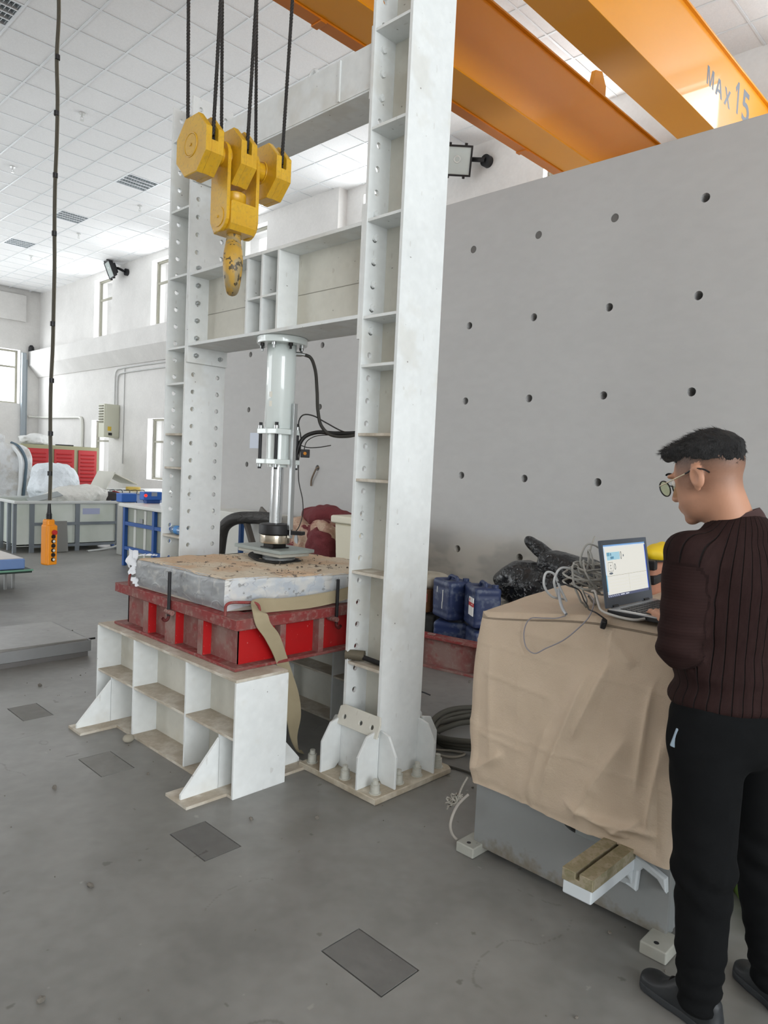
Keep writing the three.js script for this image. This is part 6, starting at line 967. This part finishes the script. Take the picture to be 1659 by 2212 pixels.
{ // work table beyond, with its instruments
  const mB = M(0x2b63b6, { roughness: 0.45 });
  const t = thing('work_table', 'long work table with a pale top and blue front panel beneath the tall windows', 'table', [6.9, 0, -12.6]);
  part(t, 'table_top', bx(5.65, 8.3, 0.93, 0.965, -13.6, -12.2, 0.006), M(0xcfd0cc, { roughness: 0.5 })); part(t, 'front_panel', bx(5.9, 8.2, 0.2, 0.93, -12.3, -12.26), M(0xa3b6dc, { roughness: 0.6 }));
  for (const [a, b] of [[5.75, -12.3], [8.2, -12.3], [5.75, -13.5], [8.2, -13.5]]) part(t, 'leg', bx(a - 0.025, a + 0.025, 0, 0.93, b - 0.025, b + 0.025), mB);
  single('folded_panel', 'white corrugated panel folded like a roof on the work table', 'panel', mg(bxo(0.36, 0.02, 0.7, V(5.9, 1.14, -13.1), 0, 0, 1.1, 0.002), bxo(0.5, 0.02, 0.7, V(6.2, 1.18, -13.1), 0, 0, -0.42, 0.002)), M(0xd4d3c9, { roughness: 0.7 }), [6.05, 0.965, -13.1]);
  single('tape_roll', 'yellow roll lying at the edge of the work table', 'roll', cyl(V(6.24, 0.966, -12.55), V(6.24, 1.04, -12.55), 0.13, 0.13, 24), M(0xd3b65a, { roughness: 0.6 }), [6.24, 0.966, -12.55]);
  single('green_cable', 'green cable trailing over the edge of the work table', 'cable', tube([V(8.0, 1.05, -12.6), V(7.6, 1.04, -12.4), V(7.2, 1.0, -12.24), V(7.05, 0.9, -12.2), V(6.95, 0.6, -12.2)], 0.016, 40, 7), M(0x2f6b48, { roughness: 0.6 }), [7.4, 0.9, -12.3]);
  single('green_coil', 'dark green coil of cable at the end of the work table below the window', 'cable', mg(...[0, 1, 2].map(k => at(new THREE.TorusGeometry(0.22, 0.03, 8, 28), 7.95, 1.0 + k * 0.05, -12.7, PI / 2, 0, 0))), M(0x33543f, { roughness: 0.7 }), [7.95, 0.966, -12.7]);
  single('dark_wire_bunch', 'bunch of dark thin wires hanging over the front of the work table', 'wires', mg(...[0, 1, 2, 3, 4].map(k => tube([V(5.7 + k * 0.13, 0.985, -12.35), V(5.72 + k * 0.14, 0.99, -12.2), V(5.7 + k * 0.13, 0.88, -12.14), V(5.67 + k * 0.15, 0.75, -12.15)], 0.008, 24, 5))), M(0x2d3a4a, { roughness: 0.6 }), [6.4, 0.65, -12.2]);
  const w = thing('black_wheel_guard', 'dark arched guard with a red edge lying on the tank rim', 'guard', [6.0, 0.82, -11.9]);
  part(w, 'guard', at(new THREE.SphereGeometry(0.2, 24, 12, 0, 2 * PI, 0, PI / 2), 5.62, 0.826, -12.15, 0, 0, 0, V(1, 0.75, 0.5)), M(0x25201f, { roughness: 0.6 }));
  part(w, 'edge', at(new THREE.TorusGeometry(0.2, 0.016, 6, 28, PI / 2), 5.63, 0.83, -12.08, 0, 0, 0, V(1, 0.75, 1)), M(0x8a2a2e, { roughness: 0.5 }));
  // two blue instruments on the blue-framed tank and the bench behind it
  const p = thing('bench_motor', 'bright blue boxy motor with a glowing red lamp on the rim of the blue-framed tank', 'motor', [5.35, 0.91, -10.0]);
  part(p, 'body', bx(5.12, 5.42, 0.96, 1.085, -10.1, -9.95, 0.015), mB); part(p, 'foot', bx(5.18, 5.4, 0.91, 0.96, -10.08, -9.98, 0.006), M(0x1d478a, { roughness: 0.5 })); part(p, 'nameplate', bx(5.24, 5.33, 1.02, 1.08, -9.951, -9.947), M(0x8d9aa6, { roughness: 0.5 }));
  part(p, 'indicator_lamp', at(new THREE.SphereGeometry(0.022, 14, 10), 5.145, 1.03, -9.942), new THREE.MeshStandardMaterial({ color: 0xff3020, emissive: 0xff2a1a, emissiveIntensity: 2.5 }));
  const pl = new THREE.PointLight(0xff3020, 0.01); pl.name = 'indicator_glow'; pl.position.set(5.145, 1.03, -9.912); scene.add(pl);
  single('blue_case', 'smaller bright blue case at the corner where the two tanks meet', 'case', mg(bx(5.28, 5.54, 0.86, 1.0, -11.2, -11.0, 0.012)), mB, [5.41, 0.86, -11.1]);
  single('case_stand', 'narrow pedestal under the smaller blue case', 'stand', uvm(bx(5.3, 5.52, 0, 0.86, -11.19, -11.01, 0.01)), M(0xa8a9a4, { roughness: 0.7 }), [5.41, 0, -11.1]);
}
{ // low bench at the left edge
  const t = thing('blue_cushion_bench', 'low bench with a pale blue block on a green edged board at the left edge', 'bench', [2.85, 0, -9.0]);
  part(t, 'block', bx(2.2, 3.03, 0.24, 0.36, -9.6, -8.7, 0.015), M(0x7f9fd6, { roughness: 0.7 })); part(t, 'cover_sheet', bx(2.2, 3.01, 0.36, 0.366, -9.59, -8.72), M(0xd5d2cf, { roughness: 0.8 }));
  part(t, 'board', bx(2.15, 3.09, 0.2, 0.24, -9.66, -8.65, 0.004), M(0x2d3f38, { roughness: 0.6 })); part(t, 'board_edge', bx(2.15, 3.1, 0.222, 0.241, -8.652, -8.64), M(0x7fb39a, { roughness: 0.6 }));
  for (const [a, b] of [[2.85, -8.8], [2.95, -8.85], [2.3, -8.8], [2.9, -9.5]]) part(t, 'leg', bx(a - 0.014, a + 0.014, 0, 0.2, b - 0.014, b + 0.014), mZinc);
}
{ // green steel bar lying on the floor beyond the standing man
  const a = V(3.45, 0.05, -1.18), b = V(2.72, 0.05, -0.6), d = b.clone().sub(a), L = d.length(); d.normalize();
  single('green_bar', 'green square steel bar lying on the floor beyond the legs of the man', 'steel bar', bake(bx(-0.05, 0.05, -0.05, 0.05, 0, L, 0.004), basis(V(0, 1, 0).cross(d).normalize(), AX.y, d, a)), M(0x8fae5a, { roughness: 0.5 }), [3.1, 0, -0.9]);
}
// ------------------------------------------------------------------ the man at the laptop
{
  const PO = V(2.305, 0, -0.72);
  const man = thing('person', 'man with short black hair and glasses in a dark brown sweater, looking at the laptop', 'person', PO.toArray());
  const L = { local: true };
  const smin = (a, b, k) => { const h = Math.max(k - Math.abs(a - b), 0) / k; return Math.min(a, b) - h * h * k * 0.25; };
  // tapered capsule between two joints
  const cap = (a, b, r0, r1) => { const dx = b[0] - a[0], dy = b[1] - a[1], dz = b[2] - a[2], l2 = dx * dx + dy * dy + dz * dz; return (x, y, z) => { const px = x - a[0], py = y - a[1], pz = z - a[2], t = clamp((px * dx + py * dy + pz * dz) / l2); return Math.hypot(px - dx * t, py - dy * t, pz - dz * t) - (r0 + (r1 - r0) * t); }; };
  const ell = (c, r) => { const m = Math.min(...r); return (x, y, z) => { const a = (x - c[0]) / r[0], b = (y - c[1]) / r[1], d = (z - c[2]) / r[2], k0 = Math.sqrt(a * a + b * b + d * d), k1 = Math.sqrt((a / r[0]) ** 2 + (b / r[1]) ** 2 + (d / r[2]) ** 2); return k1 < 1e-6 ? -m : k0 * (k0 - 1) / k1; }; };
  const join = (list, k) => (x, y, z) => { let d = list[0](x, y, z); for (let i = 1; i < list.length; i++) d = smin(d, list[i](x, y, z), k); return d; };
  const hd = rad(25), turn = (lx, y, lz) => [lx * Math.cos(hd) - lz * Math.sin(hd), y, lx * Math.sin(hd) + lz * Math.cos(hd)];   // the trunk is turned a little to the right
  const J = { neck: [0, 1.455, -0.03], shL: turn(-0.19, 1.385, -0.01), shR: turn(0.19, 1.385, -0.01), elL: turn(-0.22, 1.12, 0.005), elR: turn(0.25, 1.1, 0.0), wrL: turn(-0.04, 1.135, -0.195), wrR: turn(0.11, 1.15, -0.23), hipL: turn(-0.108, 0.88, 0.02), hipR: turn(0.095, 0.88, 0.02), knL: [-0.15, 0.48, 0.01], knR: [0.12, 0.48, 0.085], anL: [-0.162, 0.085, 0.03], anR: [0.1, 0.085, 0.155] };
  const turned = f => (x, y, z) => f(x * Math.cos(hd) + z * Math.sin(hd), y, -x * Math.sin(hd) + z * Math.cos(hd));
  // head frame: yawed to the left and bent down over the keyboard
  const HC_ = V(-0.045, 1.618, -0.098), HQ = new THREE.Quaternion().setFromEuler(new THREE.Euler(rad(-19), rad(-10), rad(2), 'YXZ')), HM = new THREE.Matrix4().compose(HC_, HQ, V(1.06, 1.06, 1.06));
  const hp = (x, y, z) => { const v = V(x, y, z).applyMatrix4(HM); return [v.x, v.y, v.z]; };
  const HI = HM.clone().invert();
  const headF = join([ell([0, 0.036, 0.014], [0.075, 0.086, 0.098]), ell([0, -0.02, -0.03], [0.064, 0.085, 0.066]), ell([0, -0.07, -0.042], [0.05, 0.045, 0.052])], 0.03);
  const feat = join([cap([0, 0.012, -0.094], [0, -0.03, -0.113], 0.007, 0.012), ell([0.012, -0.034, -0.104], [0.01, 0.008, 0.011]), ell([-0.012, -0.034, -0.104], [0.01, 0.008, 0.011]), ell([0, -0.062, -0.094], [0.024, 0.0065, 0.01]), ell([0, -0.074, -0.091], [0.02, 0.007, 0.011]), ell([0, -0.102, -0.078], [0.024, 0.018, 0.02]), ell([0.033, 0.03, -0.086], [0.024, 0.007, 0.013]), ell([-0.033, 0.03, -0.086], [0.024, 0.007, 0.013])], 0.012);
  const earF = s => (x, y, z) => { const o = ell([s * 0.08, 0.0, 0.012], [0.01, 0.034, 0.021]), i = ell([s * 0.092, 0.003, 0.008], [0.01, 0.022, 0.013]), lobe = ell([s * 0.076, -0.028, 0.004], [0.007, 0.012, 0.009]); return Math.min(Math.max(o(x, y, z), -i(x, y, z)), lobe(x, y, z)); };
  const eL = earF(-1), eR = earF(1), eyeSock = [ell([0.032, 0.008, -0.1], [0.017, 0.011, 0.016]), ell([-0.032, 0.008, -0.1], [0.017, 0.011, 0.016])];
  const neckW = cap(hp(0, -0.05, 0.03), [0.0, 1.43, -0.015], 0.058, 0.07);
  const tmp = V();
  const skinHead = (x, y, z) => { tmp.set(x, y, z).applyMatrix4(HI); let d = smin(headF(tmp.x, tmp.y, tmp.z), feat(tmp.x, tmp.y, tmp.z), 0.012); for (const e of eyeSock) { const q = -e(tmp.x, tmp.y, tmp.z); d = Math.max(d, q - 0.0) === d ? d : Math.max(d, q); } d = smin(d, eL(tmp.x, tmp.y, tmp.z), 0.008); d = smin(d, eR(tmp.x, tmp.y, tmp.z), 0.008); return smin(d, neckW(x, y, z), 0.03); };
  const bodyF = join([cap([0, 1.43, -0.015], [0, 1.36, 0], 0.07, 0.1), turned(ell([0, 1.25, 0], [0.16, 0.19, 0.1])), turned(ell([0, 1.0, 0], [0.14, 0.2, 0.1])), cap(J.shL, J.shR, 0.05, 0.05), cap(J.shL, J.elL, 0.05, 0.04), cap(J.elL, J.wrL, 0.04, 0.027), cap(J.shR, J.elR, 0.05, 0.04), cap(J.elR, J.wrR, 0.04, 0.027), cap(J.hipL, J.knL, 0.08, 0.055), cap(J.knL, J.anL, 0.055, 0.038), cap(J.hipR, J.knR, 0.08, 0.055), cap(J.knR, J.anR, 0.055, 0.038)], 0.05);
  const torsoG = surface((x, y, z) => Math.max(bodyF(x, y, z), y - 1.47), [-0.38, 0.02, -0.36], [0.38, 1.5, 0.28], 0.018);
  const headG = surface((x, y, z) => Math.max(skinHead(x, y, z), 1.41 - y), [-0.2, 1.38, -0.3], [0.14, 1.8, 0.12], 0.0042);
  // a hand: wrist at the origin, fingers along -z, back of the hand up
  const handF = s => { const f = [], fin = [[-0.03, 0.068, 0.0085], [-0.01, 0.078, 0.009], [0.011, 0.074, 0.0088], [0.03, 0.06, 0.0078]]; f.push((x, y, z) => { const qx = Math.abs(x) - 0.03, qy = Math.abs(y) - 0.006, qz = Math.abs(z + 0.05) - 0.038; return Math.hypot(Math.max(qx, 0), Math.max(qy, 0), Math.max(qz, 0)) - 0.01; }); f.push(cap([0, 0, 0.02], [0, 0, -0.02], 0.026, 0.028)); for (const [x, l, r] of fin) { const a = [x, 0.002, -0.085], b = [x * 1.12, 0.004, -0.085 - l * 0.45], c = [x * 1.15, -0.012, -0.085 - l * 0.78], e = [x * 1.12, -0.03, -0.085 - l * 0.95]; f.push(cap(a, b, r * 1.05, r), cap(b, c, r, r * 0.92), cap(c, e, r * 0.92, r * 0.8)); } f.push(cap([s * -0.026, -0.004, -0.03], [s * -0.05, -0.012, -0.066], 0.0125, 0.0105), cap([s * -0.05, -0.012, -0.066], [s * -0.052, -0.022, -0.094], 0.0105, 0.0085)); return join(f, 0.008); };
  const hand = (w, yaw, pitch, s) => at(surface(handF(s), [-0.075, -0.06, -0.19], [0.075, 0.04, 0.06], 0.004), w[0], w[1], w[2], pitch, yaw, 0);
  const flatN = g => flat(g);
  const bodyG = mg(flatN(torsoG), flatN(headG), hand(turn(-0.035, 1.142, -0.205), rad(-40), rad(2), -1), hand(turn(0.112, 1.157, -0.24), rad(-12), rad(0), 1));
  { // close-cropped sides and a trace of beard: dark hair growing out of the skin
    const p = bodyG.attributes.position, c = new Float32Array(p.count * 3), q = V();
    for (let i = 0; i < p.count; i++) {
      q.fromBufferAttribute(p, i); let k = 0; const y0 = q.y;
      if (y0 > 1.4) {
        q.applyMatrix4(HI); const X = q.x, Y = q.y, Z = q.z, g = noise3(X * 260, Y * 260, Z * 260) * 0.5 + 0.5, ear = Math.abs(X) > 0.0745 && Math.abs(Y) < 0.04 && Z < 0.035 && Z > -0.012;
        if (!ear) { const line = -0.022 + 0.0 * Z - 0.12 * Math.max(0, Z) + 0.42 * Math.max(0, -Z - 0.005), t = (0.45 * smooth(line - 0.05, line + 0.01, Y) + 0.5 * smooth(line + 0.015, line + 0.085, Y)) * smooth(-0.075, -0.05, Z); k = Math.max(k, t * (0.85 + 0.15 * g)); const bz = smooth(-0.045, -0.065, Y) * smooth(0.02, -0.02, Z) * smooth(0.0, -0.02, Y + 0.02); k = Math.max(k, 0.2 * bz * (0.6 + 0.4 * g)); }
      }
      c[3 * i] = lerp(1, 0.05, k); c[3 * i + 1] = lerp(1, 0.06, k); c[3 * i + 2] = lerp(1, 0.075, k);
    }
    bodyG.setAttribute('color', new THREE.BufferAttribute(c, 3));
  }
  part(man, 'body', bodyG, M(0xffffff, { map: T.skin, roughness: 0.55, vertexColors: true }), L);
  for (const s of [-1, 1]) { const e = part(man, 'eye', at(new THREE.SphereGeometry(0.0125, 16, 12), ...hp(s * 0.032, 0.008, -0.083)), M(0xe9e4de, { roughness: 0.2 }), L); part(e, 'iris', at(new THREE.SphereGeometry(0.006, 12, 8), ...hp(s * 0.032, 0.004, -0.0915)), M(0x2a1a12, { roughness: 0.15 }), L); const bp = [-0.022, -0.008, 0.008, 0.02].map((q, i) => V(...hp(s * 0.033 + q, 0.036 + [0, 0.004, 0.004, 0][i], -0.0965 + Math.abs(q) * 0.2))); part(man, 'eyebrow', tube(bp, 0.0032, 14, 6), mHair(), L); }
  function mHair() { return memo.hair ??= M(0x0b0a0b, { roughness: 0.6, bumpMap: T.hair, bumpScale: 0.003 }); }
  // hair: full on top, swept forward, faded down the sides
  const quiff = ell([0, 0.098, -0.07], [0.056, 0.027, 0.043]);
  const hairF = (x, y, z) => { tmp.set(x, y, z).applyMatrix4(HI); const X = tmp.x, Y = tmp.y, Z = tmp.z, h = headF(X, Y, Z), low = 0.05 - Z * 0.3 + 0.006 * noise3(X * 40, 0, Z * 40), thick = 0.0005 + 0.0155 * smooth(low, low + 0.062, Y); let d = h - thick; d = smin(d, quiff(X, Y, Z), 0.03); d += 0.0028 * noise3(X * 70 + Z * 20, Y * 50, Z * 60) + 0.002 * noise3(X * 150, Y * 90, Z * 50); d = Math.max(d, (low - Y) * 0.9, Z < -0.062 ? 0.074 - Y : -1); return Math.max(d, -(h + 0.004)); };
  const hairG = surface(hairF, [-0.2, 1.52, -0.32], [0.12, 1.82, 0.1], 0.0045), locks = [];
  { // short strands combed forward over the top, lying close at the sides
    const p = hairG.attributes.position, n = hairG.attributes.normal, rnd = rng(404), a = V(), nn = V(), q = V(), HR = new THREE.Matrix3().setFromMatrix4(HM).multiplyScalar(1 / 1.06), fw = V(0, 0, -1).applyMatrix3(HR), dn = V(0, -1, 0).applyMatrix3(HR), upv = V(0, 1, 0).applyMatrix3(HR);
    for (let k = 0; k < 5200; k++) {
      const i = Math.floor(rnd() * p.count); a.fromBufferAttribute(p, i); nn.fromBufferAttribute(n, i); const up = nn.dot(upv); if (up < -0.35) continue;
      const d = nn.clone().multiplyScalar(0.35 + 0.25 * rnd()).addScaledVector(fw, up > 0.3 ? 0.9 : 0.25).addScaledVector(dn, up > 0.3 ? 0.05 : 0.75).add(V(rnd() - 0.5, rnd() - 0.5, rnd() - 0.5).multiplyScalar(0.5)).normalize(), L0 = up > 0.3 ? 0.014 + rnd() * 0.012 : 0.007 + rnd() * 0.006, r = 0.0009;
      const s1 = d.clone().cross(nn).normalize().multiplyScalar(r), s2 = nn.clone().multiplyScalar(r), base = a.clone().addScaledVector(nn, -0.002), tip = a.clone().addScaledVector(d, L0);
      const A = base.clone().add(s1), B = base.clone().sub(s1), C = base.clone().add(s2); for (const t of [[A, C, tip], [C, B, tip], [B, A, tip]]) for (const v of t) locks.push(v.x, v.y, v.z);
    }
  }
  const lockG = new THREE.BufferGeometry(); lockG.setAttribute('position', new THREE.Float32BufferAttribute(locks, 3)); lockG.computeVertexNormals(); lockG.setAttribute('uv', new THREE.Float32BufferAttribute(new Float32Array(locks.length / 3 * 2), 2));
  part(man, 'hair', mg(flat(setUV(hairG, (x, y, z) => [x + z, y])), lockG), mHair(), L);
  // glasses
  const gl = part(man, 'glasses', mg(...[-1, 1].map(s => { const g = new THREE.TorusGeometry(0.0255, 0.002, 8, 36); g.scale(1.02, 0.92, 1); g.translate(s * 0.033, 0.002, -0.12); g.applyMatrix4(HM); return flat(g); }), tube([V(...hp(-0.008, 0.008, -0.121)), V(...hp(0, 0.012, -0.123)), V(...hp(0.008, 0.008, -0.121))], 0.0016, 8, 6)), mBlack, L);
  for (const s of [-1, 1]) { part(gl, 'temple', tube([V(...hp(s * 0.059, 0.01, -0.119)), V(...hp(s * 0.071, 0.012, -0.08)), V(...hp(s * 0.08, 0.018, -0.02))], 0.0019, 18, 6), M(0xcabfa4, { metalness: 0.6, roughness: 0.3 }), L); part(gl, 'temple_tip', tube([V(...hp(s * 0.08, 0.018, -0.02)), V(...hp(s * 0.084, 0.022, 0.015)), V(...hp(s * 0.084, 0.012, 0.04)), V(...hp(s * 0.083, 0.0, 0.052))], 0.0026, 18, 6), mBlack, L); const lg = new THREE.CylinderGeometry(0.0245, 0.0245, 0.0012, 30); lg.rotateX(PI / 2); lg.translate(s * 0.033, 0.002, -0.12); lg.applyMatrix4(HM); part(gl, 'lens', flat(lg), MP(0xf2f8e6, { transmission: 0.95, roughness: 0.02, thickness: 0 }), L); }
  // sweater
  const wr = (y, x) => 0.006 * noise3(x * 9, y * 16, 3) + 0.004 * noise3(x * 5 + 9, y * 30, 8);
  const swT = join([turned(ell([0, 1.27, 0.005], [0.19, 0.2, 0.13])), turned(ell([0, 1.08, 0.0], [0.186, 0.24, 0.138])), turned(ell([0, 0.95, 0], [0.194, 0.16, 0.146])), cap([0, 1.445, -0.015], J.shL, 0.066, 0.066), cap([0, 1.445, -0.015], J.shR, 0.066, 0.066), cap([0, 1.42, -0.01], [0, 1.3, 0.02], 0.09, 0.12)], 0.06);
  const swA = join([cap(J.shL, J.elL, 0.073, 0.061), cap(J.elL, J.wrL, 0.06, 0.042), cap(J.shR, J.elR, 0.073, 0.06), cap(J.elR, J.wrR, 0.058, 0.042)], 0.03);
  const neckHole = cap([0, 1.44, -0.02], [-0.02, 1.6, -0.07], 0.068, 0.07);
  const swF = (x, y, z) => { let d = smin(swT(x, y, z), swA(x, y, z), 0.03) + wr(y, x + z); const arm = swA(x, y, z) < swT(x, y, z); if (arm) d += 0.005 * Math.sin(y * 90 + x * 30) * smooth(1.25, 1.1, y); else d += 0.006 * Math.exp(-(((y - 1.0) / 0.03) ** 2)) - 0.007 * Math.exp(-(((y - 0.955) / 0.025) ** 2)) * 1 + 0.008 * smooth(0.945, 0.925, y); d = Math.max(d, 0.925 - y - 0.012 * noise3(x * 6, 0, z * 6), -neckHole(x, y, z)); const inL = cap(J.wrL, [0.1, 1.15, -0.26], 0.05, 0.05)(x, y, z), inR = cap(J.wrR, [0.15, 1.17, -0.36], 0.05, 0.05)(x, y, z); if (Math.hypot(x - J.wrL[0], y - J.wrL[1], z - J.wrL[2]) < 0.1) d = Math.max(d, ((x - J.wrL[0]) * 0.9 + (z - J.wrL[2]) * -0.43)); if (Math.hypot(x - J.wrR[0], y - J.wrR[1], z - J.wrR[2]) < 0.1) d = Math.max(d, ((x - J.wrR[0]) * 0.1 + (z - J.wrR[2]) * -1.0)); return d; };
  const swG = surface(swF, [-0.36, 0.88, -0.38], [0.38, 1.54, 0.24], 0.0095);
  setUV(swG, (x, y, z) => { const arm = swA(x, y, z) < swT(x, y, z) - 0.012; const tx = x * Math.cos(hd) + z * Math.sin(hd), tz = -x * Math.sin(hd) + z * Math.cos(hd), a = Math.atan2(tx, tz); return [arm ? 0.002 : a * 0.19 / 0.27 + 0.08 * 0 + 0.06 * smooth(1.3, 1.45, y) * a * 0.3, y]; });
  part(man, 'sweater', swG, MP(0xffffff, { map: T.knit, bumpMap: T.knitBump, bumpScale: 0.004, roughness: 0.85, specularIntensity: 0.4, sheen: 0.12, sheenColor: new THREE.Color(0x5a3a36), sheenRoughness: 0.5 }), L);
  // stand collar
  const cp = (s, q) => { const a = s * 2 * PI + PI, r = 0.081 - 0.006 * q + 0.006 * Math.sin(q * PI), tiltY = 0.034 * Math.cos(a - 0.3); return [Math.sin(a) * r * 1.0 - 0.004 - 0.004 * q, 1.452 + q * 0.046 + tiltY + 0.004, Math.cos(a) * r * 0.98 - 0.018 - 0.016 * q]; };
  part(man, 'collar', sheet((s, q) => { const p = cp(s, q); return [...p, 0.002, q * 0.1]; }, 60, 8, 0.006), M(0x3d2725, { roughness: 0.85, map: null }), L);
  // trousers
  const trF0 = join([turned(ell([0.0, 0.9, 0.005], [0.176, 0.12, 0.13])), turned(ell([0.0, 0.86, 0.05], [0.16, 0.11, 0.11])), cap(J.hipL, J.knL, 0.108, 0.084), cap(J.knL, J.anL, 0.083, 0.06), cap(J.hipR, J.knR, 0.108, 0.084), cap(J.knR, J.anR, 0.083, 0.06)], 0.035);
  const trF = (x, y, z) => { let d = trF0(x, y, z) + 0.005 * noise3(x * 8, y * 14, z * 8) + 0.004 * noise3(x * 18, y * 26, z * 18) * smooth(0.7, 0.4, y); d += 0.006 * Math.sin(y * 120 + x * 20) * smooth(0.3, 0.14, y) * 0.7 + 0.005 * Math.sin(y * 70 + z * 30) * Math.exp(-(((y - 0.45) / 0.09) ** 2)); const pk = ell([-0.17, 0.84, -0.06], [0.045, 0.075, 0.055])(x, y, z); d = smin(d, pk, 0.03); return Math.max(d, y - 0.965, 0.05 - y); };
  part(man, 'trousers', uvm(surface(trF, [-0.3, 0.03, -0.2], [0.28, 0.99, 0.28], 0.011)), MP(0xffffff, { map: T.denim, roughness: 0.95, specularIntensity: 0.25 }), L);
  part(man, 'pocket_phone', bxo(0.02, 0.06, 0.03, V(-0.205, 0.85, -0.07), 0.25, 0.3, 0, 0.004), M(0x8fa0ae, { roughness: 0.35 }), { local: true, label: 'pale edge of a phone in the trouser pocket' });
  // shoes
  for (const [an, toe, heel] of [[J.anL, [-0.1, 0, -0.165], [-0.172, 0, 0.1]], [J.anR, [0.185, 0, 0.03], [0.062, 0, 0.225]]]) {
    const d = V(toe[0] - heel[0], 0, toe[2] - heel[2]), len = d.length(), yaw = Math.atan2(-d.x, -d.z), c = [(toe[0] + heel[0]) / 2, (toe[2] + heel[2]) / 2];
    const wd = z => 0.036 + 0.011 * smooth(0.1, -0.06, z) - 0.0 * z, sole = (x, y, z) => { const t = clamp((z + len / 2) / len), w = lerp(0.047, 0.036, t) - 0.005 * Math.exp(-(((t - 0.62) / 0.15) ** 2)), q = Math.max(Math.abs(z) - (len / 2 - w), 0); return Math.max(Math.hypot(x, q) - w, Math.abs(y - 0.014) - 0.013); };
    const up = (x, y, z) => { const t = clamp((z + len / 2) / len), w = lerp(0.045, 0.034, t) - 0.005 * Math.exp(-(((t - 0.62) / 0.15) ** 2)), h = lerp(0.055, 0.115, smooth(0.2, 0.62, t)) - 0.008 * smooth(0.8, 1, t), q = Math.max(Math.abs(z) - (len / 2 - w), 0); const rr = Math.hypot(x / w, q / w); return Math.max((rr ** 1 - 1) * w + 0.5 * Math.max(0, y - h * 0.45) * 0.35, y - h * Math.sqrt(Math.max(0.05, 1 - 0.55 * Math.min(1, rr) ** 3)), 0.02 - y) + 0.001 * noise3(x * 60, y * 60, z * 60); };
    const lo = [-0.07, -0.01, -len / 2 - 0.02], hi = [0.07, 0.15, len / 2 + 0.02];
    const s = part(man, 'shoe', at(surface(up, lo, hi, 0.005), c[0], 0, c[1], 0, yaw, 0), M(0x202326, { roughness: 0.55, bumpMap: T.foilBump, bumpScale: 0.002 }), L);
    part(s, 'sole', at(surface(sole, lo, hi, 0.005), c[0], 0, c[1], 0, yaw, 0), M(0x2b2e31, { roughness: 0.7 }), L);
    const lace = []; for (let k = 0; k < 4; k++) { const z = -0.03 + k * 0.022, y = 0.078 + k * 0.011; lace.push(at(tube([V(-0.024, y - 0.006, z), V(0, y + 0.004, z - 0.004), V(0.024, y - 0.006, z)], 0.0028, 8, 5), c[0], 0, c[1], 0, yaw, 0)); } part(s, 'laces', mg(lace), mBlack, L);
  }
}

scene.traverse(o => { if (o.isRectAreaLight) o.castShadow = true; });
renderer.render(scene, camera);
